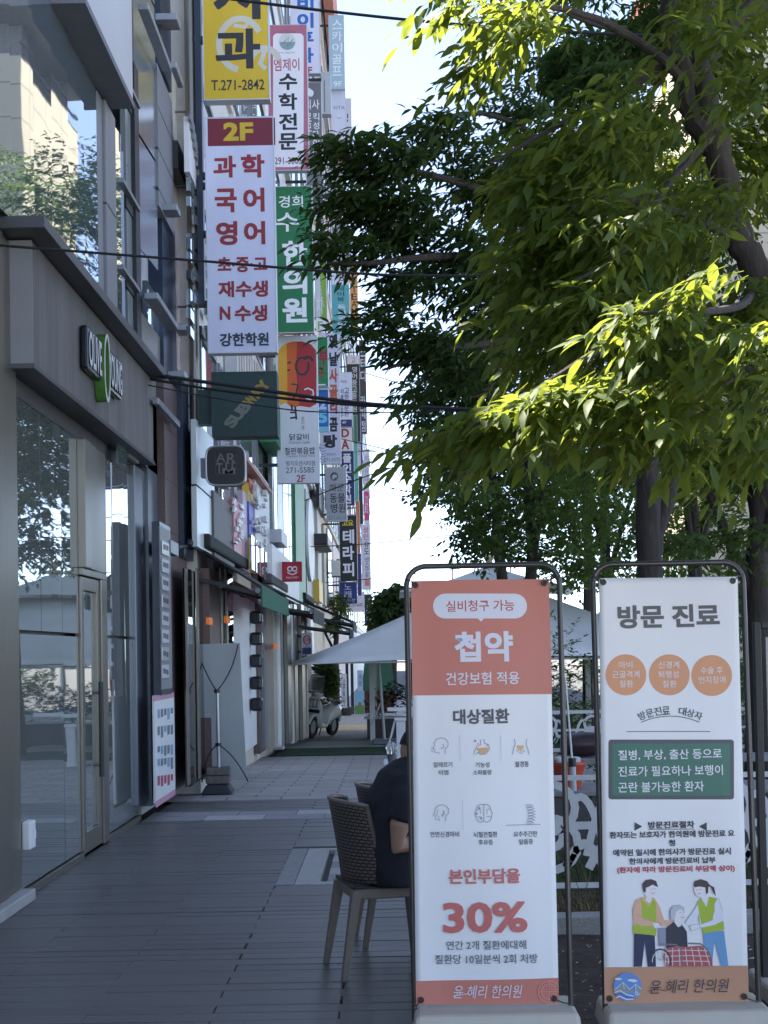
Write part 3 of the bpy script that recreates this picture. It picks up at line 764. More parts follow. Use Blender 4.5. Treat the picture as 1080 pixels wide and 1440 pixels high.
o = one('rim', M_alu, lambda b: b.tube([(w * 1.0 * (abs(math.cos(a)) ** 0.42) * (1 if math.cos(a) > 0 else -1), -0.1, w * (abs(math.sin(a)) ** 0.42) * (1 if math.sin(a) > 0 else -1)) for a in [2 * PI * i / 48 for i in range(48)]], 0.012, 6, closed=True), th, local=True)
one('bracket', M_dsteel, lambda b: b.box(-w - 0.07, -w - 0.002, -0.05, 0.1, -0.12, 0.1), th, local=True)
G2 = ink((112, 112, 106))
for ch, x0, y0, x1, y1 in (('A', 304, 637, 317, 650), ('R', 319, 637, 332, 652), ('T', 304, 651, 313, 666), ('U', 317, 650, 328, 663), ('M', 313, 658, 331, 667)): f.text(ch, x0, y0, x1, y1, G2, 0.01)
f.line([(303 + 30 * (i in (1, 2)) + 0, 637 + 30 * (i in (2, 3))) for i in range(4)], 0.8, ink((70, 72, 70)), closed=True)
f.text('ARITAUM', 303, 674, 334, 678, ink((50, 50, 52))); f.done()

f = sign('projecting_sign', 'white sign with a pink border, a round emblem and black vertical lettering', 378, 36, 433, 243, 26, ink((176, 104, 130)))
f.rrect(384, 47, 427, 235, 6, W_); f.ell(404, 59, 12, 12, ink((205, 210, 214))); f.ell(404, 59, 11, 11, ink((130, 160, 165)), a0=PI, a1=2 * PI)
f.line([(397, 62), (406, 52), (404, 66), (412, 55)], 1.2, GRY); f.text("MJ'S MATH", 393, 44, 414, 48, GRY); f.text('M.J. MATH', 393, 73, 414, 76, GRY)
f.text('엠제이', 385, 82, 421, 100, ink((176, 64, 98)), 0.02)
f.col('수학전문', 392, 418, 101, 213, K_, 0.03, gap=0.16); f.text('291-3003', 386, 221, 424, 231, ink((120, 60, 92)), 0.01); f.done()
f = sign('projecting_sign', 'green sign with white vertical lettering, partly behind the tree twigs', 384, 263, 440, 470, 26.4, ink((24, 112, 70)))
f.text('경희', 392, 275, 426, 292, WHT, 0.02); f.text('수', 388, 299, 420, 326, WHT, 0.02); f.col('한의원', 397, 432, 336, 456, WHT, 0.035, gap=0.12); f.done()
f = sign('projecting_sign', 'white sign with a red and yellow brushed disc over menu lettering', 390, 473, 447, 680, 27, ink((214, 214, 220)))
pts = [(391, 494), (397, 486), (408, 481), (424, 480), (437, 484), (444, 492), (445, 520), (445, 568), (436, 573), (422, 571), (410, 573), (402, 566), (394, 570), (391, 560)]
f.poly(pts, ink((168, 44, 48)), lift=0.0012)
f.poly([(391, 494), (397, 486), (408, 481), (418, 480), (416, 520), (421, 570), (410, 573), (402, 566), (394, 570), (391, 560)], ink((208, 96, 40)), lift=0.0018)
f.poly([(391, 494), (397, 486), (403, 483), (404, 520), (404, 567), (402, 566), (394, 570), (391, 560)], ink((222, 164, 48)), lift=0.0024)
f.line([(397, 492), (400, 510), (408, 536)], 2.6, KN); f.line([(402, 512), (409, 509)], 2.4, KN); f.line([(401, 522), (408, 520)], 2.4, KN)
f.line([(425 + 9 * math.cos(a), 515 - 12 * math.sin(a)) for a in [0.9 + i * 0.42 for i in range(15)]], 3, KN); f.line([(429, 502), (437, 503), (440, 508)], 4, KN)
f.line([(410, 540), (419, 541), (416, 556), (412, 560)], 2.6, KN); f.line([(410, 569), (411, 578)], 2.4, KN); f.line([(415, 572), (417, 590)], 2.6, KN); f.line([(408, 580), (416, 580)], 2.4, KN); f.line([(408, 588), (416, 587)], 2.6, KN)
f.line([(428, 548), (433, 546), (440, 549), (441, 555), (434, 558), (428, 556)], 2, W_); f.line([(430, 560), (438, 562)], 2, W_)
f.text('SINCE 1981', 417, 593, 435, 597, GRY, rot=-PI / 2)
f.text('닭갈비', 407, 610, 434, 619, KN, 0.01); f.text('Chicken Galbi', 406, 620, 436, 624, GRY); f.text('철판볶음밥', 400, 629, 443, 639, KN, 0.01); f.text('Teppan Fried Rice', 402, 639.5, 443, 643.5, GRY)
f.text('명지오션시티점', 402, 648, 443, 655, GRY, 0.01); f.text('271-5585', 402, 657, 442, 665, GRY, 0.01); f.text('2F', 417, 668, 429, 678, RED, 0.01); f.done()
f = sign('projecting_sign', 'white sign with bright blue vertical lettering, uppermost behind the pink bordered sign', 409, -70, 449, 107, 30.5, ink((212, 212, 232)))
f.col('비이후과', 418, 441, -8, 90, BLUE, 0.04); f.text('8F', 425, 94, 439, 104, ink((160, 50, 56)), 0.03); f.done()
f = sign('projecting_sign', 'grey sign with white lettering and a fruit drawing, behind the pink bordered sign', 431, 116, 453, 300, 33.5, ink((112, 112, 118)))
f.ell(437, 131, 4, 5, WHT); f.ell(435, 126, 2, 2, WHT); f.text('의사', 428, 140, 449, 154, WHT, 0.02); f.col('킥성다이어트', 440, 449, 158, 232, WHT, 0.02); f.col('로모', 431, 438, 158, 186, WHT, 0.01); f.done()
f = sign('projecting_sign', 'slim pale grey sign edge behind the grey fruit sign', 453, 104, 465, 163, 40, ink((178, 180, 184)), t=0.3); f.rect(455.5, 112, 457, 158, GRY); f.done()
f = sign('projecting_sign', 'pale blue sign with washed out white vertical lettering against the sky', 463, 22, 484, 127, 50, ink((164, 190, 206)))
f.col('스카이골프', 467, 481, 26, 108, WHT, 0.01, gap=0.18); f.text('9F', 469, 114, 481, 122, WHT, 0.01); f.done()
f = sign('projecting_sign', 'white sign with thin capital letters under the pale blue sign', 466, 128, 486, 206, 50.3, ink((206, 208, 226)))
f.text('VITA', 468, 149, 485, 154, GRY); f.line([(474, 165), (477, 167), (480, 165)], 0.8, GRY); f.done()
f = sign('projecting_sign', 'narrow white sign with small dark marks farthest out against the sky', 487, 139, 494, 210, 60, ink((196, 198, 212)))
f.rect(488, 160, 489.5, 166, K_); f.rect(488, 168, 489.5, 171, K_); f.done()
f = sign('projecting_sign', 'cream sign with a blue round mark between the green sign and the tree', 441, 250, 455, 290, 35, ink((205, 200, 180))); f.ell(450, 275, 4, 4, BLUE, lift=0.002); f.text('271', 443, 285, 452, 288, GRY); f.done()
f = sign('projecting_sign', 'light green sign with a white panel and a green letter at its foot', 444, 330, 459, 465, 37, ink((130, 170, 72)))
f.rect(444, 330, 450, 446, Wd); f.rect(444, 447, 459, 465, W_, lift=.0012); f.text('치', 444.5, 418, 453, 442, W_, 0.02); f.text('F', 447, 452, 454, 463, ink((130, 170, 72)), 0.02)
for i in range(7): f.line([(444 + i, 390 + i * 5), (451 + i * .8, 398 + i * 5.5)], 1, Wd)
f.done()
f = sign('projecting_sign', 'teal sign with a white header and dark vertical lettering below the tree', 467, 380, 491, 475, 47, ink((96, 172, 176)))
f.rect(467, 380, 491, 400, W_); f.line([(476, 386), (479, 386), (478, 395), (475, 396)], 1, K_); f.text('3', 479, 386, 484, 395, K_)
f.col('제이북', 474, 484, 402, 425, KN, 0.02); f.col('독서국어학원', 475, 486, 428, 474, WHT, 0.01); f.done()
f = sign('projecting_sign', 'orange sign with dark capital letters beside the teal sign', 493, 372, 503, 465, 64, ink((208, 150, 70)))
f.ell(497, 394, 3, 5, KN); f.col('TEAM어린', 494, 502, 402, 463, KN, 0.02); f.done()
f = sign('projecting_sign', 'small green sign with red block characters behind the disc sign', 445, 475, 461, 545, 38, ink((36, 130, 76)))
f.text('부', 448, 491, 462, 514, RED, 0.06); f.text('구', 447, 516, 456, 533, RED, 0.05); f.rect(447, 540, 458, 542, W_); f.done()
f = sign('projecting_sign', 'small blue and cyan sign with large pale figures', 447, 549, 462, 607, 38.3, ink((42, 110, 190)))
f.text('2', 448, 560, 459, 576, ink((190, 210, 226)), 0.05); f.text('5', 448, 578, 460, 595, ink((120, 200, 226)), 0.05); f.rect(447, 600, 462, 607, ink((130, 200, 226)), lift=0.0015); f.done()
f = sign('projecting_sign', 'long white sign with black and orange block characters and a phone line', 450, 469, 478, 653, 42, ink((214, 214, 234)))
for ch, y, cc in (('옛', 470, KN), ('날', 495, KN), ('사', 518, ink((196, 96, 60))), ('골', 541, ink((196, 96, 60))), ('곰', 587, KN)): f.text(ch, 463, y, 475, y + 20, cc, 0.05)
f.text('리', 464, 562, 474, 582, ink((170, 70, 60)), 0.05)
f.text('탕', 455, 611, 474, 630, KN, 0.05); f.text('예약문의', 459, 637, 472, 641, GRY); f.text('271-5575', 456, 644, 478, 649, GRY)
for i in range(7): f.line([(450, 625 + i * 4), (454, 627 + i * 4), (458, 625 + i * 4)], 0.8, GRY)
f.done()
f = sign('projecting_sign', 'white sign with two columns of small dark lettering over a navy foot', 477, 524, 495, 601, 52, ink((212, 214, 234)))
f.rect(477, 590, 495, 601, NAVY); f.text('4F', 481, 592, 487, 596, W_); f.line([(479, 537), (481, 535), (483, 538), (486, 535), (487, 539)], 1.2, RED)
f.col('고등전문관', 484, 491, 545, 586, KN, 0.02); f.col('비엘스등수', 478, 483, 546, 588, KN, 0.01); f.done()
f = sign('projecting_sign', 'white sign with two big red capital letters', 479, 602, 495, 634, 53, ink((214, 208, 212))); f.text('D', 480, 603, 491, 615, RED, 0.03); f.text('A', 480, 618, 491, 632, RED, 0.03); f.done()
f = sign('projecting_sign', 'navy sign with white vertical lettering behind the grey animal clinic sign', 480, 634, 498, 711, 54, NAVY); f.col('폴인수학원', 482, 494, 637, 709, W_, 0.03); f.done()
f = sign('projecting_sign', 'silver grey sign with a dog emblem and black brush lettering', 459, 658, 487, 733, 47, ink((172, 174, 182)), t=0.3)
f.ell(470, 670, 5.6, 6, ink((86, 78, 92))); f.poly([(467, 674), (467, 669), (470, 667), (474, 668), (473, 673), (471, 671), (470, 674)], ink((190, 190, 196)))
f.text('해운', 463, 680, 484, 691, KN, 0.0, shear=0.15); f.text('동물', 464, 694, 485, 707, KN, 0.02); f.text('병원', 465, 708, 486, 721, KN, 0.02); f.text('271-5119', 462, 726, 487, 731, ink((120, 122, 130))); f.done()
f = sign('projecting_sign', 'black sign with three large white characters under a small yellow word', 478, 725, 502, 817, 52, ink((36, 40, 40)))
f.text('고요', 481, 731, 497, 739, ink((216, 190, 60)), 0.03); f.col('테라피', 482, 498, 743, 812, W_, 0.03, gap=0.14); f.done()
f = sign('projecting_sign', 'blue square sign with thin white characters under the black sign', 478, 819, 502, 849, 52.3, ink((48, 62, 128)))
f.text('노', 484, 821, 494, 829, W_); f.text('래', 484, 831, 494, 841, W_); f.text('연습장', 482, 842, 500, 847, W_); f.done()
f = sign('projecting_sign', 'dark green black sign with small white lettering and a white cap', 488, 500, 506, 622, 70, ink((34, 44, 46))); f.rect(488, 500, 506, 512, Wd); f.text('교', 494, 503, 500, 510, GRY); f.col('영어중고등학원', 495, 502, 515, 580, Wd, 0.02); f.done()
f = sign('projecting_sign', 'tall dark brown sign with white characters farthest along the row', 506, 478, 515, 611, 95, ink((64, 58, 60))); f.col('스터디 카페점', 507, 514, 485, 608, Wd, 0.02); f.done()
f = sign('projecting_sign', 'white sign in a purple frame far along the row', 501, 580, 509, 656, 84, ink((200, 200, 216)), rim=NAVY); f.rect(507, 580, 509, 656, ink((80, 72, 130))); f.col('고려학원관', 502, 506, 584, 640, ink((92, 88, 120)), 0.02); f.done()
f = sign('projecting_sign', 'thin teal and green strip sign above a thin orange one', 498, 584, 503, 704, 66, ink((84, 170, 160))); f.rect(498, 584, 503, 624, ink((60, 110, 84))); f.done()
f = sign('projecting_sign', 'thin orange strip sign over a dark blue one', 501, 705, 506, 778, 66.3, ink((196, 120, 80))); f.done()
f = sign('projecting_sign', 'dark blue strip sign beside the black sign', 503, 779, 508, 841, 66.6, ink((52, 48, 120))); f.done()
f = sign('projecting_sign', 'white sign whose pink upper part carries small capitals, at the far end', 512, 636, 519, 736, 120, ink((206, 200, 214))); f.rect(512, 691, 519, 732, ink((200, 70, 112))); f.col('WOMEN', 513.5, 517.5, 697, 722, W_); f.col('이편한내과', 513, 518, 640, 688, GRY); f.done()
f = sign('projecting_sign', 'white sign with red and black vertical script at the far end', 509, 738, 521, 829, 104, ink((210, 208, 222))); f.col('상인', 511, 518, 740, 760, ink((176, 50, 70)), 0.02); f.col('유도', 512, 519, 761, 780, KN, 0.02); f.col('댄스구로', 513, 519, 783, 812, GRY, 0.02); f.rect(513, 815, 520, 824, ink((214, 130, 120))); f.done()
f = sign('projecting_sign', 'dark purple sign with white characters lowest at the far end', 513, 836, 523, 880, 104.5, ink((52, 48, 66))); f.col('약국한의', 515, 521, 840, 874, Wd, 0.02); f.done()
f = sign('projecting_sign', 'wide white sign with a phone number under the blue square sign', 489, 838, 512, 860, 60, ink((206, 206, 218))); f.text('T.225-6600', 490, 848, 510, 853, GRY, 0.02); f.rect(509, 832, 512, 846, ink((206, 206, 218))); f.done()
f = sign('projecting_sign', 'black strip sign on the far wall beside the orange strip', 505, 670, 510, 737, 78, ink((46, 44, 48))); f.done()
# low signs over the shop doors
f = sign('projecting_sign', 'small red square sign with two rings and a smile', 398, 791, 424, 817, 27.5, ink((178, 34, 52)), rim=ink((178, 34, 52)))
for x in (407.6, 414.4): f.line([(x + 3.1 * math.cos(2 * PI * i / 14), 800 + 3.1 * math.sin(2 * PI * i / 14)) for i in range(14)], 1.6, WHT, closed=True)
f.line([(404 + 14 * i / 10, 804.5 + 3.2 * math.sin(PI * i / 10)) for i in range(11)], 1.5, WHT); f.text('SMILE SWEET', 402, 811, 420, 813.4, WHT); f.done()
f = sign('projecting_sign', 'small white sign with a red word inside a dark ring above a blue strip', 425, 891, 438, 920, 31, ink((214, 206, 210)))
f.line([(431.5 + 5.2 * math.cos(2 * PI * i / 24), 900 + 6 * math.sin(2 * PI * i / 24)) for i in range(24)], 1.2, K_, closed=True); f.text('담배', 427.5, 896, 435.5, 904, ink((206, 80, 70)), 0.03); f.rect(425, 911, 438, 920, ink((70, 76, 130)), lift=.0012); f.text('TAX', 426, 908, 436, 911, K_); f.done()
# ------------------------------------------------------------------ the two clinic banner stands
M_frame = pm('bronze_frame_tube', (0.085, 0.08, 0.075), 0.35, metal=0.6, var=0.1)
M_base = pm('beige_plastic', (0.55, 0.5, 0.42), 0.5, var=0.05, scale=5, bump=0.03, bscale=90)
M_sheet = pm('banner_sheet', (0.86, 0.86, 0.865), 0.5, var=0.02, scale=2.5, bump=0.22, bscale=2.2)
ORG = pm('coral_print', (0.60, 0.21, 0.155), 0.5, var=0.03, scale=2.5, bump=0.22, bscale=2.2); ORG2 = ink((214, 120, 106)); PEACH = ink((222, 160, 118)); TAN = ink((214, 158, 124)); BGRN = ink((74, 120, 104)); DK = ink((92, 92, 96))
M_grom = pm('dark_grommet', (0.05, 0.04, 0.035), 0.35, metal=0.7)

def banner(label, tl, tr, bl, br, frame_px, y_bot, Yb, tilt):
    """sheet corners and frame read from the photo, standing Yb metres away, leaning back a little"""
    cx = (bl[0] + br[0]) / 2
    c = at(cx, bl[1], Yb)
    th = thing('banner_stand', label, 'banner stand', (c.x, Yb, 0), (-tilt, 0, 0), 'clinic banner stands')
    f = Face(th, -0.02)
    L = [f.loc(*p) for p in (bl, br, tr, tl)]
    xa, xb, za, zb = L[3][0], L[2][0], L[0][1], L[2][1]; ph = bl[0] * .013
    def warp(x, z):
        u, v = (x - xa) / (xb - xa), (z - za) / (zb - za)
        e = max(0, min(1, 6 * min(u, 1 - u))) * .6 + .4
        return (.0055 * math.sin(5.2 * u + 1.3 * v + ph) + .004 * math.sin(9 * v + 2.4 * u + ph) * (.4 + u) - .012 * math.sin(PI * u) * max(0.0, math.sin(PI * v)) + .003 * math.sin(17 * v - 6 * u + ph) * (1 - v) ** 2) * e
    f.warp = warp
    sh = MB(); sh.mat(M_sheet)
    def sheet_pt(u, v):
        x = (L[0][0] * (1 - u) + L[1][0] * u) * (1 - v) + (L[3][0] * (1 - u) + L[2][0] * u) * v; z = (L[0][1] * (1 - u) + L[1][1] * u) * (1 - v) + (L[3][1] * (1 - u) + L[2][1] * u) * v
        return (x, -0.02 + warp(x, z), z)
    sh.grid(sheet_pt, 24, 70)
    o = sh.build('banner_sheet', th, local=True, smooth=True, fix=False); sd_ = o.modifiers.new('thick', 'SOLIDIFY'); sd_.thickness = .0008; sd_.offset = -1
    # frame
    g = Face(th, 0.015)
    fx0, fx1, fy = frame_px
    a, z1 = g.loc(fx0, fy); e, _ = g.loc(fx1, fy); rr = 0.085
    pts = [(a, 0.015, 0.06)]
    for i in range(9):
        t = PI - PI / 2 * i / 8; pts.append((a + rr + rr * math.cos(t), 0.015, z1 - rr + rr * math.sin(t)))
    for i in range(9):
        t = PI / 2 - PI / 2 * i / 8; pts.append((e - rr + rr * math.cos(t), 0.015, z1 - rr + rr * math.sin(t)))
    pts.append((e, 0.015, 0.06))
    b = MB(); b.mat(M_frame); b.tube(pts, 0.0125, 10); b.build('frame_tube', th, local=True, smooth=True)
    # grommets and tie hooks
    for (px, py, s) in ((tl[0] + 6, tl[1] + 6, (-1, 1)), (tr[0] - 7, tr[1] + 6, (1, 1)), (bl[0] + 7, bl[1] - 7, (-1, -1)), (br[0] - 7, br[1] - 7, (1, -1))):
        u, w = f.loc(px, py)
        b = MB(); b.mat(M_grom); b.tube([(u + 0.0105 * math.cos(2 * PI * i / 12), -0.0275, w + 0.0105 * math.sin(2 * PI * i / 12)) for i in range(12)], 0.0035, 5, closed=True)
        b.mat(M_black); b.tube([(u, -0.0285, w), (u, -0.029, w)], 0.008, 8)
        o = b.build('grommet', th, local=True)
        b = MB(); b.mat(M_frame); ex = (a if s[0] < 0 else e); b.tube([(u, -0.03, w), ((u + ex) / 2, -0.02, w + s[1] * 0.018), (ex, 0.005, w + s[1] * 0.03)], 0.0028, 5); b.build('tie_hook', th, local=True)
    return th, f, (a + c.x, e + c.x)
def base(th, x0, x1, Y0, Y1, h):
    o = one('weighted_base', M_base, lambda b: b.add([(x0, Y0, 0), (x1, Y0, 0), (x1, Y1, 0), (x0, Y1, 0), (x0 + .012, Y0 + .05, h), (x1 - .012, Y0 + .05, h), (x1 - .012, Y1 - .05, h), (x0 + .012, Y1 - .05, h)],
            [(0, 3, 2, 1), (4, 5, 6, 7), (0, 1, 5, 4), (1, 2, 6, 5), (2, 3, 7, 6), (3, 0, 4, 7)]), th, bevel=0.02)
    return o
th, f, ex = banner('banner stand with a coral header reading 30% in large coral figures', (578, 817), (772, 814), (585, 1413), (786, 1411), (571, 786, 797), 1410, 6.2, 0.05)
base(th, ex[0] - 0.012, ex[1] + 0.03, 6.02, 6.46, 0.115)
f.poly([(578, 817), (772, 814), (776.5, 976), (580, 978)], ORG, lift=0.0009)
f.poly([(584.5, 1380), (785, 1375), (786, 1411), (585, 1413)], ORG, lift=0.0009)
f.rrect(609, 835, 741, 870, 17, W_); f.poly([(671, 869.5), (676, 874.5), (681, 869.5)], W_)
RT = ink((190, 92, 84)); RT2 = ink((200, 116, 112))
f.text('실비청구 가능', 627, 844, 723, 860, RT, 0.02)
f.text('첩약', 639, 888, 721, 931, W_, 0.035); f.text('건강보험 적용', 627, 945, 730, 963, W_, 0.006)
f.text('대상질환', 637, 997, 716, 1018, DK, 0.032)
LN = ink((150, 152, 160)); T9 = ink((80, 82, 90))
# small line drawings
def head(cx, cy, s):
    f.line([(cx + s * x, cy + s * y) for x, y in ((.55, 1.1), (.55, .45), (.95, 0), (.95, -.5), (.6, -.95), (0, -1.1), (-.6, -.9), (-.9, -.4), (-.85, -.1), (-1.1, .3), (-.85, .4), (-.8, .85), (-.3, .85), (-.25, 1.1))], 0.9, LN)
    f.line([(cx + s * (.15 + .22 * math.cos(a)), cy + s * (.05 + .3 * math.sin(a))) for a in [i * .5 - 1.4 for i in range(9)]], 0.8, LN)
head(620, 1049, 10.5)
for d in (-2, 0.5, 3): f.line([(606, 1053 + d * 1.2), (610, 1054 + d)], 0.7, LN)
f.line([(675, 1040), (676, 1047), (670, 1050), (667, 1056), (666, 1061)], 0.9, LN); f.line([(680, 1039), (681, 1045), (687, 1047), (688, 1054), (683, 1060), (676, 1061), (671, 1058), (669, 1061)], 0.9, LN)
f.poly([(670, 1052), (687, 1051), (685, 1057), (680, 1060), (674, 1059)], ink((226, 180, 130)))
for x, y, rr_ in ((668, 1042, 1.6), (672, 1046, 1), (685, 1048, 1)): f.ell(x, y, rr_, rr_, ink((200, 140, 140)), 'printed_dot', 10)
for s in (-1, 1): f.line([(732 + s * x, y) for x, y in ((9, 1039), (7.5, 1046), (10, 1053), (12, 1061))], 0.9, LN)
f.poly([(728, 1048), (736, 1048), (737, 1051), (732, 1057), (727, 1051)], ink((230, 184, 130))); f.line([(726, 1055), (732, 1060), (738, 1055)], 0.7, LN)
for x in (646, 703.5): f.line([(x, 1034), (x + 1, 1070)], 0.6, ink((196, 200, 212)))
for s, x0, y0, x1, y1 in (('알레르기', 609.6, 1071.5, 635.8, 1079), ('비염', 617, 1082.7, 630.4, 1089.5), ('기능성', 668, 1071.5, 688, 1079), ('소화불량', 665, 1082.5, 691, 1089.5), ('월경통', 724, 1070.5, 743.5, 1078.5),
                          ('안면신경마비', 605, 1169, 645.5, 1177), ('뇌혈관질환', 665.6, 1169, 699, 1177), ('후유증', 672.6, 1180, 692.8, 1187.5), ('요추추간판', 722, 1168.5, 755.5, 1176.5), ('탈출증', 729.7, 1179.5, 749.5, 1187)):
    f.text(s, x0, y0, x1, y1, T9, 0.012)
head(621, 1143, 10.5); f.line([(616, 1138), (614, 1146), (618, 1150)], .7, LN); f.line([(624, 1139), (622, 1149)], .7, LN)
f.line([(680, 1131), (675, 1131), (671, 1134), (670, 1139), (668, 1143), (669, 1148), (671, 1153), (675, 1156), (680, 1154)], 0.9, LN); f.line([(680, 1131), (685, 1131), (689, 1134), (690, 1139), (692, 1143), (691, 1148), (689, 1153), (685, 1156), (680, 1154), (680, 1131)], 0.9, LN)
for pts in (((672, 1137), (676, 1139), (675, 1144)), ((688, 1137), (684, 1139), (685, 1144)), ((671, 1148), (676, 1148), (677, 1152)), ((689, 1148), (684, 1148))): f.line(pts, 0.8, LN)
for x, y in ((674, 1136), (670, 1144), (676, 1150)): f.ell(x, y, 1.5, 1.5, ink((170, 150, 160)), 'printed_dot', 10)
for i in range(7):
    x = 745 + 3.2 * math.sin(i * .5) - 2; y = 1132 + i * 4
    f.line([(x - 3.5, y), (x + 4, y - 1), (x + 3.5, y + 2.2), (x - 3, y + 2.6)], 0.8, LN, closed=True); f.line([(x + 4, y), (x + 7.5, y + 1.6)], .8, LN)
f.line([(711, 1160), (760, 1159)], 0.8, LN); f.line([(650, 1125), (651, 1167)], 0.6, ink((196, 200, 212)))
f.text('본인부담율', 631, 1221, 731, 1242, RT2, 0.03); f.text('30%', 623, 1268, 741, 1311, ink((204, 112, 106)), 0.03)
f.text('연간 2개 질환에대해', 627.5, 1322, 739.5, 1334.5, ink((112, 114, 122)), 0.018); f.text('질환당 10일분씩 2회 처방', 612, 1341.5, 755.6, 1354.5, ink((112, 114, 122)), 0.018)
f.text('윤 혜리 한의원', 638, 1385, 733, 1403, W_, 0.004, shear=0.18); f.line([(637, 1401), (650, 1398), (659, 1397)], 1, W_)
E2 = ink((226, 150, 138))
for rr_ in (15, 11): f.line([(772 + rr_ * math.cos(t), 1394 + rr_ * math.sin(t)) for t in [0.75 + i * 0.2 for i in range(25)]], 1.3, E2)
f.line([(772, 1380), (772, 1408)], 1.3, E2); f.line([(758, 1394), (784, 1394)], 1.3, E2)
for sx in (-1, 1):
    for sy in (-1, 1): f.line([(772 + sx * 3, 1394 + sy * 10), (772 + sx * 3, 1394 + sy * 3), (772 + sx * 9, 1394 + sy * 3), (772 + sx * 8, 1394 + sy * 7), (772 + sx * 5.5, 1394 + sy * 7)], 1.1, E2)
f.done()

th, f, ex = banner('white banner stand with three tan discs and a green board, drawn helpers at its foot', (842, 813), (1037, 811), (850, 1411), (1053, 1408), (833, 1044, 794), 1410, 6.2, 0.05)
base(th, ex[0] - 0.02, ex[1] + 0.035, 6.02, 6.46, 0.115)
f.poly([(849.5, 1360), (1052, 1358), (1053, 1408), (850, 1411)], pm('tan_print', (0.56, 0.29, 0.17), 0.5, var=0.02), lift=0.0009)
f.text('방문 진료', 868.6, 850, 1011.7, 883, ink((100, 98, 98)), 0.035)
for x, y in ((880, 949), (941, 949), (1000.6, 950)): f.ell(x, y, 28.7, 28.9, PEACH, lift=0.0010)
for s, x0, y0, x1, y1 in (('마비', 870, 930, 889, 939.5), ('근골격계', 861, 943.5, 899, 953.3), ('질환', 871, 956.8, 890, 966.4), ('신경계', 926, 930, 955, 939.8), ('퇴행성', 925.6, 943.5, 954, 953.3), ('질환', 931.5, 956.8, 951, 966.5), ('수술 후', 985, 937.5, 1016, 947.5), ('인지장애', 982, 951, 1020, 961)):
    f.text(s, x0, y0, x1, y1, WHT, 0.004)
R_ = 108.0; ch = '방문진료 대상자'; DKB = ink((74, 84, 96))
for i, c_ in enumerate(ch):
    a = (i - 3.5) * 0.107
    if c_ != ' ':
        x, y = 942 + R_ * math.sin(a), 1107 - R_ * math.cos(a); f.text(c_, x - 5.3, y - 5.8, x + 5.3, y + 5.8, DKB, 0.012, rot=-a)
f.line([(942 + (R_ - 8) * math.sin(a), 1107 - (R_ - 8) * math.cos(a)) for a in [-.42 + .84 * i / 14 for i in range(15)]], 1.0, DKB)
f.line([(880.6, 1028.7), (998, 1028.5)], 0.9, DKB)
f.rrect(855.5, 1040, 1031.5, 1124, 4, ink((88, 92, 96)), lift=0.0010); f.rrect(861, 1045.5, 1026, 1118.5, 1.5, BGRN, lift=0.0014)
f.text('질병, 부상, 출산 등으로', 869, 1053.5, 1014, 1068.5, WHT, 0.008); f.text('진료가 필요하나 보행이', 869, 1076.5, 1015.5, 1091, WHT, 0.008); f.text('곤란 불가능한 환자', 869, 1099, 989, 1113.5, WHT, 0.008)
DKT = ink((62, 66, 74))
f.poly([(892, 1156), (892, 1168), (902.5, 1162)], DKT); f.poly([(993, 1156), (993, 1168), (982.5, 1162)], DKT)
f.text('방문진료절차', 911, 1154.5, 976, 1164.5, DKT, 0.035); f.line([(911, 1166), (976, 1165.6)], 0.9, DKT)
f.text('환자또는 보호자가 한의원에 방문진료 요', 857, 1168, 1032, 1177.5, DKT, 0.03); f.text('청', 940, 1180.5, 949, 1189.5, DKT, 0.03)
f.text('예약된 일시에 한의사가 방문진료 실시', 862, 1193, 1027, 1202.5, DKT, 0.03); f.text('한의사에게 방문진료비 납부', 884.5, 1205.5, 1005.5, 1214.5, DKT, 0.03)
f.text('(환자에 따라 방문진료비 부담액 상이)', 867.5, 1217.5, 1032.5, 1227.5, ink((186, 70, 84)), 0.03)
# drawn helpers around an old woman in a wheelchair
def q(*pts): return [(810 + .25 * u, 1110 + .25 * v) for u, v in pts]
SK = ink((238, 232, 234)); OUT = ink((150, 150, 160)); HAIR = ink((74, 64, 66)); VEST = ink((172, 192, 60)); SLV = ink((228, 180, 150)); JN = ink((110, 160, 206)); NVY = ink((44, 48, 84)); SHW = ink((228, 230, 240)); PLD = ink((176, 90, 92)); PLW = ink((228, 200, 200)); DRS = ink((50, 54, 70)); WC = ink((120, 120, 126))
P = 'illustration'
f.poly(q((325, 805), (440, 810), (448, 995), (402, 995), (385, 850), (368, 995), (322, 995)), NVY, P)
f.poly(q((335, 620), (372, 605), (440, 610), (470, 660), (495, 735), (545, 738), (545, 762), (480, 768), (460, 740), (448, 820), (318, 808), (322, 740), (318, 680)), SLV, P)
f.poly(q((362, 608), (410, 660), (432, 612), (450, 640), (448, 822), (318, 805), (318, 770), (345, 750), (370, 700)), VEST, P)
f.poly(q((318, 690), (345, 640), (372, 720), (440, 745), (448, 770), (360, 766), (322, 745)), SLV, P)
f.line(q((340, 700), (372, 724), (442, 746)), .5, OUT, P); f.poly(q((432, 748), (465, 752), (470, 776), (440, 780)), SK, P)
f.poly(q((392, 590), (420, 590), (424, 625), (410, 640), (390, 622)), SK, P); f.ell(810 + .25 * 416, 1110 + .25 * 560, 10, 11.5, SK, P)
f.poly(q((374, 560), (372, 530), (390, 510), (420, 504), (450, 515), (460, 548), (448, 545), (430, 535), (405, 548), (392, 552), (390, 580), (380, 578)), HAIR, P)
f.line(q((420, 562), (428, 560)), .6, DK, P); f.line(q((438, 558), (446, 558)), .6, DK, P); f.line(q((422, 580), (432, 586), (442, 580)), .7, ink((190, 90, 90)), P)
f.poly(q((715, 800), (832, 795), (858, 995), (818, 995), (780, 850), (776, 880), (765, 995), (725, 930)), JN, P)
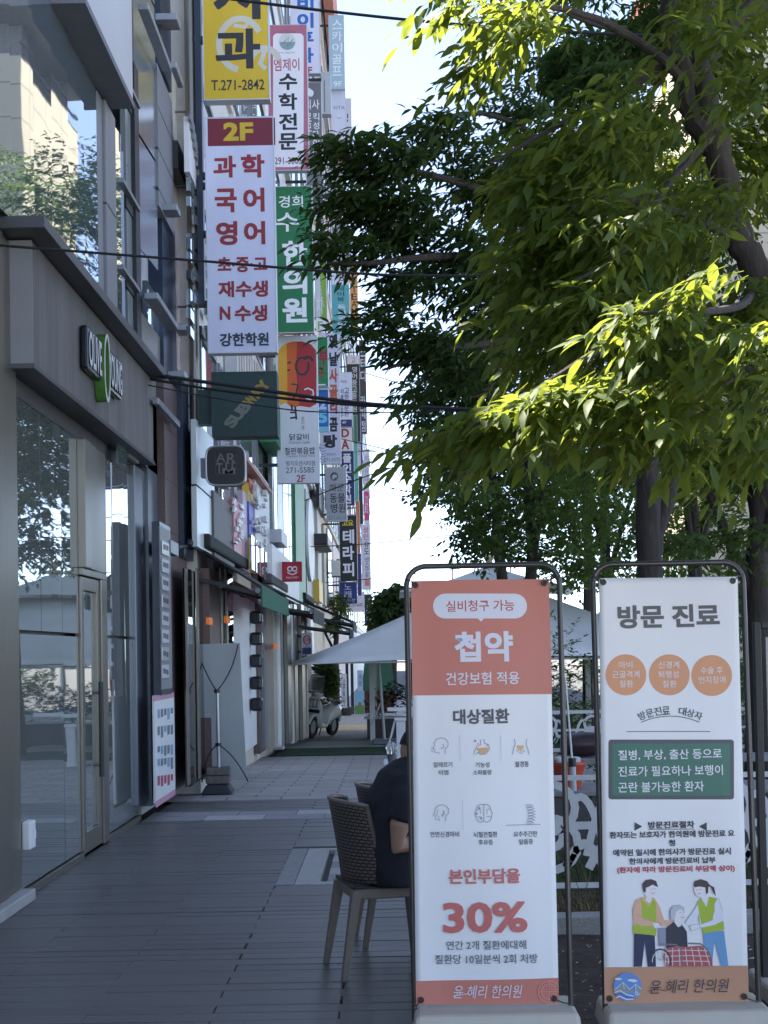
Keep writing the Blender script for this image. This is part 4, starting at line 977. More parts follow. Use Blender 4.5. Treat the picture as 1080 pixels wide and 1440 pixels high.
f.poly(q((705, 610), (745, 600), (800, 610), (822, 680), (832, 745), (700, 780), (695, 765), (690, 700), (640, 760), (612, 752), (655, 690)), SHW, P)
f.line(q((700, 615), (655, 690), (612, 745)), .5, OUT, P); f.line(q((800, 612), (822, 680), (825, 735), (700, 775)), .5, OUT, P)
f.poly(q((682, 632), (702, 612), (732, 662), (746, 602), (795, 612), (778, 640), (778, 716), (828, 742), (834, 790), (715, 810), (690, 690)), VEST, P)
f.poly(q((775, 690), (822, 680), (828, 736), (780, 762), (700, 778), (696, 760), (765, 735)), SHW, P); f.line(q((775, 720), (765, 735), (697, 760)), .5, OUT, P)
f.poly(q((636, 770), (660, 758), (694, 758), (696, 780), (650, 796)), SK, P); f.line(q((636, 770), (660, 758), (694, 758), (696, 780), (650, 796)), .5, OUT, P, closed=True)
f.poly(q((702, 590), (735, 580), (738, 620), (726, 632), (705, 616)), SK, P); f.ell(810 + .25 * 700, 1110 + .25 * 560, 9.5, 11.5, SK, P)
f.poly(q((660, 540), (665, 515), (700, 504), (735, 515), (748, 535), (775, 550), (784, 600), (770, 580), (755, 545), (742, 545), (740, 580), (728, 590), (724, 550), (690, 545), (668, 550)), HAIR, P)
f.line(q((674, 566), (682, 563)), .6, DK, P); f.line(q((692, 562), (702, 562)), .6, DK, P); f.line(q((680, 584), (690, 588), (700, 582)), .7, ink((190, 90, 90)), P)
f.poly(q((462, 780), (500, 775), (505, 880), (465, 880)), ink((150, 152, 172)), P)
f.poly(q((505, 780), (545, 745), (585, 745), (622, 800), (628, 900), (600, 915), (505, 895)), DRS, P)
f.poly(q((552, 715), (585, 720), (592, 765), (572, 775), (552, 748)), SK, P); f.ell(810 + .25 * 582, 1110 + .25 * 696, 8, 9.5, SK, P)
f.poly(q((530, 720), (528, 680), (545, 655), (580, 648), (606, 665), (608, 690), (585, 672), (560, 690), (556, 720), (545, 738), (532, 735)), ink((196, 198, 206)), P); f.line(q((530, 720), (528, 680), (545, 655), (580, 648), (606, 665)), .5, OUT, P)
f.line(q((580, 692), (588, 690)), .6, DK, P); f.line(q((600, 692), (606, 692)), .6, DK, P); f.line(q((588, 716), (600, 722), (608, 714)), .7, ink((190, 90, 90)), P)
f.poly(q((500, 895), (560, 880), (620, 885), (700, 880), (740, 910), (768, 960), (768, 994), (505, 994), (490, 940)), PLD, P)
for i in range(7): f.line(q((505 + i * 36, 890), (500 + i * 42, 992)), 1.2, PLW, P)
for i in range(3): f.line(q((496, 908 + i * 30), (620, 904 + i * 30), (752, 908 + i * 30)), 1.2, PLW, P)
f.line(q((468, 868), (560, 872), (590, 900), (595, 990)), 2.0, WC, P); f.line(q((630, 865), (700, 868), (740, 900), (765, 960)), 2.0, WC, P)
f.line([(810 + .25 * (472 + 58 * math.cos(a)), 1110 + .25 * (965 - 68 * math.sin(a))) for a in [-.35 + i * .24 for i in range(16)]], 2.0, ink((60, 60, 66)), P)
f.line([(810 + .25 * (472 + 46 * math.cos(a)), 1110 + .25 * (965 - 56 * math.sin(a))) for a in [-.35 + i * .24 for i in range(16)]], 1.0, WHT, P)
for a in (0.2, .8, 1.4, 2.0, 2.6): f.line([(810 + .25 * 472, 1110 + .25 * 960), (810 + .25 * (472 + 54 * math.cos(a)), 1110 + .25 * (960 - 62 * math.sin(a)))], .4, OUT, P)
# emblem and signature
EB = ink((110, 150, 214)); ED = ink((70, 100, 150)); EG = ink((150, 156, 160))
f.ell(881.7, 1386.7, 19.5, 20, EB, 'emblem')
f.poly(q((212, 1128), (262, 1082), (300, 1122), (330, 1092), (364, 1120), (360, 1140), (215, 1145)), EG, 'emblem')
for k in range(3): f.line(q((214 + 4 * k, 1140 + 14 * k), (245, 1128 + 16 * k), (280, 1150 + 14 * k), (320, 1160 + 8 * k)), 1.4, WHT if k != 1 else ED, 'emblem')
for pts in (((212, 1128), (262, 1082), (300, 1122)), ((300, 1122), (330, 1092), (364, 1120)), ((262, 1082), (268, 1120)), ((330, 1092), (334, 1130))): f.line(q(*pts), .8, WHT, 'emblem')
f.line([(810 + .25 * (338 + (14 - i) * math.cos(i * .7)), 1110 + .25 * (1142 + (14 - i) * math.sin(i * .7))) for i in range(13)], .9, WHT, 'emblem')
f.ell(810 + .25 * 235, 1110 + .25 * 1063, 5, 1.7, WHT, 'emblem'); f.ell(810 + .25 * 310, 1110 + .25 * 1070, 6, 1.7, WHT, 'emblem'); f.ell(810 + .25 * 322, 1110 + .25 * 1074, 5, 1.6, WHT, 'emblem')
f.text('윤 혜리 한의원', 914, 1377, 1024, 1396, DKT, 0.0, shear=0.2); f.line([(911, 1393), (922, 1390), (937, 1393)], .9, DKT)
f.done()

# third stand, cut by the right edge of the photo
p0 = at(1062, 875, 6.75); p1 = at(1064, 1420, 6.75)
th = thing('banner_stand', 'black framed banner stand with a see-through sheet, cut off at the right edge', 'banner stand', (p1.x + 0.3, 6.75, 0), (0, 0, 0), 'clinic banner stands')
one('frame_tube', M_black, lambda b: (b.box(p0.x - 0.012, p0.x + 0.022, 6.73, 6.77, 0.08, p0.z), b.box(p0.x + 0.022, p0.x + 0.66, 6.73, 6.77, p0.z - 0.03, p0.z), b.box(p0.x + 0.626, p0.x + 0.66, 6.73, 6.77, 0.08, p0.z - 0.03)), th, bevel=0.004)
one('banner_sheet', pm('translucent_sheet', (0.6, 0.6, 0.6), 0.4, var=0.1, scale=2, trans=0.5), lambda b: b.box(p0.x + 0.045, p0.x + 0.6, 6.742, 6.746, 0.3, p0.z - 0.07), th)
one('weighted_base', M_base, lambda b: b.box(p0.x - 0.03, p0.x + 0.7, 6.55, 6.95, 0, 0.1), th, bevel=0.02)
# ------------------------------------------------------------------ the row of commercial buildings down the left side
ROW = 'commercial buildings lining the street'
WX = -2.26
def tower(label, Y0, Y1, H, wall, glass, seed, floor=3.3, z0=3.6, win=True, bays=None):
    r = random.Random(seed)
    th = thing('commercial_building', label, 'building', (WX, (Y0 + Y1) / 2, zg(Y0)), group=ROW)
    one('wall', wall, lambda b: b.box(-16, WX, Y0 + 0.01, Y1 - 0.01, zg(Y1) - 0.3, H), th)
    one('parapet', M_lgrey, lambda b: b.box(WX + 0.003, WX + 0.12, Y0 + 0.05, Y1 - 0.05, H - 0.7, H + 0.15), th)
    n = bays or max(2, int((Y1 - Y0) / 2.6))
    if win:
        k = 0; z = z0
        while z + 2 < H - 0.8:
            one('floor_ledge', M_offwhite, lambda b: b.box(WX + 0.002, WX + 0.06 + 0.05 * (k % 2), Y0 + 0.06, Y1 - 0.06, z - 0.35, z - 0.2), th)
            for i in range(n):
                a = Y0 + 0.3 + (Y1 - Y0 - 0.6) * i / n; c = Y0 + 0.3 + (Y1 - Y0 - 0.6) * (i + 0.86) / n
                fr = one('window', M_mull, lambda b: (b.box(WX + 0.004, WX + 0.05, a, a + 0.06, z, z + 2), b.box(WX + 0.004, WX + 0.05, c - 0.06, c, z, z + 2), b.box(WX + 0.004, WX + 0.05, a + .06, c - .06, z, z + 0.06), b.box(WX + 0.004, WX + 0.05, a + .06, c - .06, z + 1.94, z + 2)), th)
                one('pane', glass, lambda b: b.box(WX + 0.006, WX + 0.02, a + 0.06, c - 0.06, z + 0.06, z + 1.94), fr)
            z += floor; k += 1
    return th
b1 = tower('white panelled building right behind the steel sign pole', 17.42, 22.0, 29, M_offwhite, M_glass, 1)
b2 = tower('cream building with a pink and yellow shop band behind the red smile sign', 22.0, 29.0, 30, M_cream, M_glass, 2)
b3 = tower('building with pale green glass and a green upright stripe', 29.0, 36.5, 29, M_white, M_glassg, 3)
b4 = tower('pale grey building with a white oval sail on its front', 36.5, 45, 30, M_lgrey, M_glass, 4)
b5 = tower('beige building behind the silver grey animal clinic sign', 45, 58, 30, M_cream, M_glassg, 5)
b6 = tower('reddish topped building behind the pale blue sign', 58, 80, 31, M_pinkw, M_glass, 6)
b7 = tower('white building behind the black three character sign', 80, 112, 30, M_offwhite, M_glass, 7, bays=6)
b8 = tower('grey building near the far end of the row', 112, 155, 29, M_lgrey, M_glass, 8, bays=6)
b9 = tower('last pale building at the far end of the row', 155, 205, 28, M_white, M_glass, 9, bays=6)
one('roof_trim', pm('salmon_tiles', (0.5, 0.22, 0.18), 0.7), lambda b: b.box(WX + 0.1, WX + 0.5, 58.1, 79.9, 28.5, 31.2), b6)
M_pinks = pm('pink_board', (0.55, 0.25, 0.28), 0.5, var=0.06); M_lilac = pm('lilac_board', (0.5, 0.4, 0.5), 0.5, var=0.05)
M_yels = pm('yellow_board', (0.75, 0.5, 0.08), 0.5, var=0.05); M_blues = pm('blue_board', (0.07, 0.1, 0.4), 0.5); M_greenb = pm('green_board', (0.03, 0.2, 0.07), 0.5, var=0.05)
M_frost = pm('frosted_pale_panel', (0.58, 0.64, 0.62), 0.35, var=0.07, scale=1, stretch=(1, 6, .4))
P2 = -2.16
for (x0, x1, yt, yb, m_) in ((276, 300, 590, 680, M_frost), (277, 301, 684, 768, M_frost)): fpanel(b1, 'frosted_panel', x0, x1, yt, yb, m_, P2, 0.06)
fpanel(b1, 'grey_board', 301, 329, 690, 782, pm('brown_grey_board', (0.12, 0.11, 0.11), 0.6), P2 + .03, 0.1)
fpanel(b1, 'air_unit', 316, 324, 655, 680, M_offwhite, P2 + .1, 0.12, bevel=.02)
fpanel(b1, 'lower_box', 326, 340, 640, 652, M_white, P2 + .2, 0.22)
fpanel(b1, 'pink_board', 329, 342, 700, 790, M_pinks, P2 + .05, 0.08); fpanel(b1, 'lilac_board', 342, 350, 690, 800, M_lilac, P2 + .05, 0.08)
r = random.Random(4)
for i in range(16):
    x = 327 + r.uniform(0, 14); y = 700 + i * 4; fpanel(b1, 'raised_letter', x, x + r.uniform(2, 4), y, y + r.uniform(3, 7), M_white, P2 + .09, 0.03)
fpanel(b1, 'white_fascia', 266, 330, 165, 240, M_white, P2, 0.06)
for i in range(7):
    fpanel(b1, 'raised_letter', 268 + 2 * i, 274 + 2 * i, 160 + i * 13, 168 + i * 13, pm('grey_letter', (0.2, 0.2, 0.22), 0.5), P2 + .03, 0.03)
for i in range(9):
    for j in range(4):
        if r.random() < .75: fpanel(b1, 'dark_tile', 268 + j * 8, 273 + j * 8, 250 + i * 26, 250 + i * 26 + r.uniform(10, 22), M_glass if r.random() < .6 else M_black, P2, 0.05)
for i in range(14): fpanel(b2, 'fin', 334 + i * 3.6, 335.6 + i * 3.6, 480 + i * 4, 560 + i * 3.5, pm('beige_fin', (0.5, 0.42, 0.35), 0.5) if i % 3 else M_lgrey, P2 + .1, 0.16)
yb_ = fpanel(b2, 'yellow_board', 350, 358, 680, 800, M_yels, P2 + .07, 0.1); fpanel(b2, 'blue_board', 350.5, 357.5, 705, 755, M_blues, P2 + .08, 0.1); fpanel(b2, 'red_board', 351, 357, 672, 688, pm('red_board', (0.45, 0.08, 0.04), .5), P2 + .085, .1)
fpanel(b2, 'panelled_corner', 359, 379, 655, 800, M_white, P2 + .1, 0.14)
for i in range(26):
    x = 360 + r.uniform(0, 16); y = 668 + r.uniform(0, 105) + (x - 360) * .6; fpanel(b2, 'raised_block', x, x + 2, y, y + r.uniform(3, 8), M_lgrey if r.random() < .6 else M_offwhite, P2 + .14 + r.uniform(0, .05), 0.06)
fpanel(b2, 'trim', 348, 381, 642, 648, pm('salmon_trim', (0.45, 0.2, 0.16), .6), P2 + .2, 0.2)
for i in range(4): fpanel(b2, 'dark_window', 354 + i * 6.5, 358 + i * 6.5, 752 + i * 8, 800 + i * 5, M_glass, P2 + .155, 0.03)
for (x0, x1, yt, yb) in ((384, 390, 610, 860), (391, 398, 612, 862), (399, 406, 615, 865), (407, 414, 620, 868)): fpanel(b3, 'glass_bay', x0, x1, yt, yb, M_glassg if x0 != 391 else M_frost, P2 + .05, 0.08)
fpanel(b3, 'green_awning', 388, 399, 560, 620, M_greenb, P2 + .25, 0.3); fpanel(b3, 'green_stripe', 416, 429, 630, 880, M_greenb, P2 + .1, 0.16)
fpanel(b3, 'box_ledge', 396, 404, 744, 762, M_lgrey, P2 + .3, 0.22); fpanel(b3, 'shop_fascia', 383, 420, 765, 830, M_white, P2 + .2, 0.3)
fpanel(b4, 'grey_front', 431, 446, 690, 860, M_grey, P2 + .02, 0.06)
c0 = onX(438, 760, P2 + .1)
one('oval_sail', M_white, lambda b: b.prism([(c0.y + 1.7 * math.cos(2 * PI * i / 24), c0.z + 1.15 * math.sin(2 * PI * i / 24)) for i in range(24)], 'x', P2 + .03, P2 + .1), b4)
fpanel(b4, 'sign_frame', 449, 456, 680, 712, M_black, P2 + .2, .1)
for (x0, x1, yt, yb, m_) in ((447, 452, 700, 850, M_offwhite), (456, 459, 740, 850, M_beige), (462, 467, 745, 850, M_glassg), (469, 473, 760, 860, M_pinkw)): fpanel(b5, 'shop_board', x0, x1, yt, yb, m_, P2 + .1, .15)
fpanel(b5, 'air_unit', 461, 467, 750, 766, M_black, P2 + .5, .5, bevel=.05); fpanel(b5, 'yellow_board', 449, 454, 815, 845, M_yels, P2 + .2, .2)
for i in range(26):
    y = 200 + i * 24; fpanel(b9, 'roof_rail', 519.5, 520.5, y, y + 10, M_alu, WX + r.uniform(.3, 1.0), .3) if y > 620 else None
# drain pipe
pp = thing('drain_pipe', 'beige rusty pipe down the front beside the red smile sign', 'pipe', at(385, 850, 27.6))
one('shaft', M_beige, lambda b: b.tube([at(384.5, 850, 27.6), at(380, 640, 27.6), at(372, 200, 27.6)], 0.06, 10), pp, smooth=True)
one('clip', M_black, lambda b: (b.box(*[v for k in ((at(384, 790, 27.6)),) for v in (k.x - .09, k.x + .09, 27.52, 27.68, k.z, k.z + .05)])), pp)
# air conditioners on brackets
def aircon(px, py, Y, label):
    c = at(px, py, Y)
    th = thing('air_conditioner', label, 'air conditioner', (c.x, Y, c.z), group='outdoor units on the shop fronts')
    one('case', M_offwhite, lambda b: b.box(c.x - .2, c.x + .12, Y - .4, Y + .4, c.z - .28, c.z + .28), th, bevel=.02)
    one('fan_grille', M_black, lambda b: [b.tube([(c.x + .125, Y + rr * math.cos(a), c.z + rr * math.sin(a)) for a in [2 * PI * i / 20 for i in range(20)]], .008, 5, closed=True) for rr in (.08, .15, .22)], th)
    one('bracket', M_black, lambda b: b.box(c.x - .35, c.x + .1, Y - .3, Y - .26, c.z - .32, c.z - .285), th)
aircon(474, 800, 52, 'white outdoor unit on the beige building below the animal clinic sign')
aircon(404, 500, 33, 'white outdoor unit high between the green sign and the disc sign')

# ------------------------------------------------------------------ shop fronts at the foot of the row
M_dglass = glass_mat('dark_door_glass', (0.012, 0.011, 0.01), 1.8, 0.04)
M_awn = pm('black_green_canvas', (0.018, 0.026, 0.024), 0.8, var=0.2, bump=.1); M_awn2 = pm('grey_canvas', (0.07, 0.075, 0.075), 0.8, var=0.1)
sf = thing('cafe_entrance', 'dark glass cafe entrance under the black green awning', 'shop front', (-2.2, 19, 0))
fpanel(sf, 'entrance_glass', 265, 296, 800, 1108, M_dglass, -2.2, .05)
fpanel(sf, 'brown_column', 296, 310, 800, 1090, pm('brown_stone', (0.14, 0.09, 0.075), .5, var=.2, scale=30), -2.12, .12)
fpanel(sf, 'door_glass', 311, 329, 800, 1080, M_dglass, -2.2, .05)
for x in (264, 279, 291, 312, 320): fpanel(sf, 'steel_jamb', x, x + 2.2, 800, 1106 - (x - 264) * .62, M_steel, -2.17, .02)
M_lamp, nt, b = nodes_of('orange_lamp'); b.inputs['Base Color'].default_value = (.6, .16, .03, 1); b.inputs['Emission Color'].default_value = (1, .22, .03, 1); b.inputs['Emission Strength'].default_value = 0.04
for (x, y, X) in ((294, 868, -2.0), (319, 866, -2.05)): fpanel(sf, 'wall_lamp', x, x + 5, y, y + 10, M_lamp, X, .035)
wp = thing('white_shop_wall', 'white wall with a row of black round boxes along its edge', 'wall', onX(345, 1068, -2.2))
fpanel(wp, 'wall_slab', 330, 362, 835, 1068, M_white, -2.2, .3)
for y in (868, 898, 929, 960, 990):
    c = onX(360.5, y, -2.1); one('wall_box', M_blackgloss, lambda b: b.box(c.x - .09, c.x + .1, c.y - .12, c.y + .12, c.z - .11, c.z + .1), wp, bevel=.04)
one('pink_canopy', M_pinks, lambda b: b.add([(-2.2, 21, 2.7), (-1.85, 21, 2.5), (-1.85, 24.6, 2.5), (-2.2, 24.6, 2.7), (-2.2, 21, 2.55), (-1.85, 21, 2.35), (-1.85, 24.6, 2.35), (-2.2, 24.6, 2.55)], [(0, 1, 2, 3), (7, 6, 5, 4), (0, 4, 5, 1), (1, 5, 6, 2), (2, 6, 7, 3), (3, 7, 4, 0)]), wp)
s2 = thing('storefront', 'steel framed shop front with pale jambs behind the white scooter', 'shop front', (-2.0, 30, -.2))
fpanel(s2, 'brown_pier', 364, 372, 800, 1062, M_brown, -2.15, .1)
for i, (x0, x1, yb, m_, X) in enumerate(((372, 378, 1055, M_grey, -2.1), (385, 391, 1052, M_beige, -1.98), (392, 395, 1052, M_white, -1.95), (396, 399, 1051, M_grey, -1.95), (400, 404, 1050, M_dglass, -1.95), (405, 410, 1048, M_steel, -1.9), (411, 414, 1047, M_white, -1.9), (415, 419, 1046, M_steel, -1.87), (420, 424, 1045, M_dglass, -1.87), (425, 430, 1042, M_steel, -1.82), (431, 433, 1040, M_beige, -1.8))):
    fpanel(s2, 'jamb' if m_ not in (M_dglass,) else 'glass', x0, x1, 850, yb, m_, X, .12)
fpanel(s2, 'back_wall', 378, 438, 840, 1045, pm('shop_dark', (0.07, 0.065, 0.06), .6), -2.14, .08)
fpanel(s2, 'orange_lamp', 388, 391, 905, 912, M_lamp, -1.9, .05)
def awning(label, Ya, Yb, Xw, zw, Xf, zf, m_, valance=0.22, edge=None):
    th = thing('awning', label, 'awning', (Xw, Ya, zw), group='awnings over the shop fronts')
    def slab(b):
        b.add([(Xw, Ya, zw), (Xf, Ya, zf), (Xf, Yb, zf), (Xw, Yb, zw), (Xw, Ya, zw + .03), (Xf, Ya, zf + .03), (Xf, Yb, zf + .03), (Xw, Yb, zw + .03)], [(0, 3, 2, 1), (4, 5, 6, 7), (0, 1, 5, 4), (1, 2, 6, 5), (2, 3, 7, 6), (3, 0, 4, 7)])
    one('canvas', m_, slab, th)
    one('valance', edge or m_, lambda b: b.box(Xf, Xf + .02, Ya, Yb, zf - valance, zf + .03), th)
    one('front_bar', M_dsteel, lambda b: b.tube([(Xf - .03, Ya - .02, zf - .03), (Xf - .03, Yb + .02, zf - .03)], .035, 8), th, smooth=True)
    for y in (Ya + .06, (Ya + Yb) / 2, Yb - .06):
        one('arm', M_black, lambda b: (b.bar((Xw, y, zw - .35), (Xf - .05, y, zf - .06), .05, .05)), th)
    one('roller_box', m_, lambda b: b.box(Xw - .06, Xw + .12, Ya - .04, Yb + .04, zw + .031, zw + .2), th, bevel=.03)
    return th
awning('black green awning over the dark cafe entrance, nearest of the row', 17.35, 22, -2.2, 2.88, -1.5, 2.42, M_awn, edge=pm('green_canvas', (0.03, 0.12, 0.07), .8))
awning('dark grey awning under the red smile sign', 24.6, 28.6, -2.05, 2.8, -1.25, 2.38, M_awn2)
awning('dark awning over the steel framed shop front', 30.5, 34.0, -2.15, 2.6, -.8, 2.12, M_awn)
awning('dark awning farthest along, behind the white and red ring sign', 36.0, 40, -2.1, 2.95, -.85, 2.4, M_awn)
# wall board by the corner shop
pb = thing('poster_board', 'white poster with pink borders and lettering leaning by the brown pier', 'poster', onX(232, 1135, -2.3))
fr = fpanel(pb, 'board', 219, 247, 978, 1130, M_white, -2.30, .02, py=1135)
def on_board(name, x0, x1, y0, y1, m_): fpanel(pb, name, x0, x1, y0, y1, m_, -2.296, .004)
fpanel(pb, 'pink_border', 219, 247, 978, 986, pm('pink_print', (.6, .3, .38), .5), -2.297, .003, py=1135); fpanel(pb, 'pink_border', 219.3, 247, 1127, 1136, pm('pink_print', (.6, .3, .38), .5), -2.297, .003, py=1135)
r = random.Random(9)
for j, yy in enumerate((998, 1022, 1050, 1068, 1092)):
    for i in range(5):
        x = 222 + i * 4.6
        fpanel(pb, 'printed_text', x, x + 3.0, yy - i * .6, yy + r.uniform(8, 17) - i * .6, ink((176, 70, 96)) if j == 4 else ink((120, 124, 136)) if (i + j) % 3 else ink((130, 160, 190)), -2.296, .002)
db = thing('directory_board', 'dark upright directory board with small metal name plates', 'directory board', onX(222, 980, -2.34))
fpanel(db, 'back_panel', 226, 241, 734, 978, M_navy, -2.27, .08)
fpanel(db, 'front_plate', 226.2, 240.8, 740, 970, M_grey, -2.266, .01)
for i in range(8): fpanel(db, 'name_plate', 228.5, 238, 760 + i * 25, 779 + i * 25, M_lgrey if i % 3 else M_alu, -2.25, .012, bevel=.003)
for i in range(8):
    for k in range(3): fpanel(db, 'plate_text', 230 + k * 2.6, 231.8 + k * 2.6, 765 + i * 25 + k, 772 + i * 25 + k, ink((60, 62, 70)), -2.2485, .002)

# ------------------------------------------------------------------ marquees
M_canv = pm('pale_canvas', (0.8, 0.8, 0.79), 0.75, var=0.05, scale=1.2, bump=.1, bscale=3)
def marquee(label, X0, X1, Y0, Y1, ze, zt, legs, cap=None, sag=.12, over=.06):
    cx, cy = (X0 + X1) / 2, (Y0 + Y1) / 2
    th = thing('marquee', label, 'marquee', (cx, cy, zg(cy)), group='white canopies over the terrace')
    def roof(b, X0, X1, Y0, Y1, ze, zt, top=0.0, n=10):
        cx, cy = (X0 + X1) / 2, (Y0 + Y1) / 2
        cs = [(X0, Y0), (X1, Y0), (X1, Y1), (X0, Y1)]
        for k in range(4):
            A, B = cs[k], cs[(k + 1) % 4]
            def fn(u, v, A=A, B=B):
                v = v * (1 - top)
                x = A[0] + (B[0] - A[0]) * u; y = A[1] + (B[1] - A[1]) * u
                z = ze + (zt - ze) * v - sag * math.sin(PI * v) * .5 + sag * .8 * math.sin(PI * u) * (1 - v) ** 2
                return (x + (cx - x) * v, y + (cy - y) * v, z)
            b.grid(fn, 16, n)
    o = one('canopy', M_canv, lambda b: roof(b, X0, X1, Y0, Y1, ze, zt, .18 if cap else 0), th, smooth=True)
    s = o.modifiers.new('thick', 'SOLIDIFY'); s.thickness = .012
    if cap:
        o = one('vent_cap', M_canv, lambda b: roof(b, *cap), th, smooth=True); s = o.modifiers.new('thick', 'SOLIDIFY'); s.thickness = .012
        one('finial', pm('cream_finial', (.6, .5, .3), .5), lambda b: b.lathe([(.0, cap[5] - .05), (.22, cap[5] - .02), (.2, cap[5] + .05), (.07, cap[5] + .07), (.12, cap[5] + .16), (.1, cap[5] + .24), (0, cap[5] + .27)], (cx, cy, 0), 16), th, smooth=True)
        one('mast', M_lgrey, lambda b: b.tube([(cx, cy, zg(cy)), (cx, cy, cap[5] - .06)], .06, 10), th)
    for (x, y) in legs: one('leg', M_white, lambda b: b.box(x - .055, x + .055, y - .055, y + .055, zg(y), ze + .28), th, bevel=.006)
    one('edge_rail', M_lgrey, lambda b: (b.bar((X0 + .1, Y0 + .12, ze + .02), (X1 - .1, Y0 + .12, ze + .02), .03, .03), b.bar((X0 + .1, Y1 - .12, ze + .02), (X1 - .1, Y1 - .12, ze + .02), .03, .03)), th)
    return th
mq = marquee('white marquee whose pointed eave reaches over the walkway', -1.93, 6.6, 28, 38, 1.42, 3.35, [(-.36, 32.15), (4.4, 32.15), (6.6, 32.15), (6.6, 37.8), (-.36, 37.8)], cap=(.3, 4.35, 31.4, 34.6, 2.92, 3.56))
marquee('smaller white marquee behind the right end of the first', 3.9, 9.5, 40, 45, 1.36, 3.0, [(4.1, 40.2), (9.3, 40.2), (4.1, 44.8), (9.3, 44.8)])
# slim flag stand beside the front leg
fs = thing('flag_stand', 'thin grey pole with a diagonal brace on a flat weight beside the marquee leg', 'stand', ground(548, 1046))
gp = ground(548, 1046)
one('pole', M_lgrey, lambda b: b.tube([at(541, 1043, gp.y), at(533, 932, gp.y)], .03, 8), fs)
one('brace', M_lgrey, lambda b: b.tube([at(537, 985, gp.y), at(522, 1020, gp.y)], .018, 6), fs)
one('weight', M_dsteel, lambda b: b.box(gp.x - .35, gp.x + .45, gp.y - .25, gp.y + .25, gp.z, gp.z + .1), fs, bevel=.02)

# ------------------------------------------------------------------ planters, pots, railing on the terrace
M_plg = pm('dark_grey_planter', (0.075, 0.075, 0.078), .7, var=.15)
pw = thing('planter_wall', 'long dark grey planter with a pale cap and trimmed bushes beside the marquee leg', 'planter', (1.5, 34, zg(34)))
one('box', M_plg, lambda b: b.box(-.5, 4.2, 33.4, 34.4, zg(34) - .05, zg(34) + .45), pw)
one('cap', M_lgrey, lambda b: b.box(-.56, 4.26, 33.34, 34.46, zg(34) + .452, zg(34) + .5), pw, bevel=.01)
LEAFPLANTS = []   # foliage is added with the trees below
rl = thing('white_railing', 'short white railing post with a cap and a slanted bar at the terrace edge', 'railing', (.2, 24, zg(24)))
one('post', M_white, lambda b: (b.box(.12, .27, 23.92, 24.07, zg(24), .5), b.box(.09, .30, 23.89, 24.10, .502, .55)), rl, bevel=.008)
one('top_bar', M_white, lambda b: (b.box(-.02, .95, 23.96, 24.03, .66, .72), b.box(.32, .38, 23.96, 24.03, .55, .66)), rl)
one('slanted_bar', M_white, lambda b: b.bar((.1, 24, .5), (.0, 24, .12), .035, .035), rl)
# round table with a drink
tb = thing('side_table', 'small grey table top with a plastic cup on it behind the seated person', 'table', (.28, 12.1, 0))
one('top', M_lgrey, lambda b: b.box(-.05, .62, 11.8, 12.4, .685, .72), tb, bevel=.006)
for (x, y) in ((0, 11.86), (.56, 11.86), (0, 12.34), (.56, 12.34)): one('leg', M_dsteel, lambda b: b.box(x - .018, x + .018, y - .018, y + .018, 0, .684), tb)
cp = thing('plastic_cup', 'clear plastic cup of iced coffee with a straw on the grey table', 'cup', (.02, 11.9, .721))
M_clear = pm('clear_plastic', (.85, .85, .86), .08, var=.02, trans=.85)
one('cup_wall', M_clear, lambda b: b.lathe([(.032, 0), (.046, .115), (.047, .117)], (.02, 11.9, .722), 18), cp, smooth=True)
one('coffee', pm('iced_coffee', (.03, .015, .01), .2), lambda b: b.lathe([(.030, .002), (.040, .075)], (.02, 11.9, .722), 18), cp, smooth=True)
one('dome_lid', M_clear, lambda b: b.lathe([(.05, .118), (.05, .124), (.044, .145), (.03, .162), (.012, .17)], (.02, 11.9, .722), 18), cp, smooth=True)
one('straw', M_black, lambda b: b.tube([(.03, 11.9, .74), (.015, 11.9, .93)], .0035, 6), cp)
# low brick ledge, red tub, barrel, pole, white scroll fences
M_dbrick = brick_mat('dark_brick', (.11, .1, .095), (.085, .08, .078), (.05, .05, .05), .2, .07, .008)
lg = thing('brick_ledge', 'low dark brick ledge behind the white scroll fence', 'wall', (2.8, 11.2, 0))
def vbrick(b): b.box(.72, 5.2, 10.95, 11.6, 0, .52)
one('masonry', M_dbrick, vbrick, lg); one('coping', M_stoned, lambda b: b.box(.7, 5.2, 10.92, 11.63, .522, .56), lg, bevel=.006)
rt = thing('red_tub', 'orange red plastic tub standing on the brick ledge between the banners', 'tub', (1.36, 11.2, .562))
M_redp = pm('orange_red_plastic', (.55, .07, .025), .4, var=.08)
one('tub_body', M_redp, lambda b: b.lathe([(.1, 0), (.135, .17), (.145, .18), (.145, .2), (.13, .2), (.095, .03)], (1.36, 11.2, .563), 22), rt, smooth=True)
one('contents', M_lgrey, lambda b: [b.ball((1.36 + .07 * math.cos(i * 1.3), 11.2 + .07 * math.sin(i * 1.3), .755 + .01 * (i % 3)), .04, .04, .025) for i in range(7)], rt, smooth=True)
bt = thing('plank_shelf', 'grey plank shelf on posts behind the brick ledge', 'shelf', (2.2, 12.6, 0))
one('plank', M_stoned, lambda b: b.box(.8, 4.2, 12.4, 12.8, .64, .69), bt, bevel=.005)
for x in (.9, 2.4, 4.0): one('post', M_plg, lambda b: b.box(x - .05, x + .05, 12.55, 12.65, 0, .639), bt)
br = thing('barrel_planter', 'dark round barrel with a pink end lying on the plank shelf', 'barrel', (1.68, 12.6, .69))
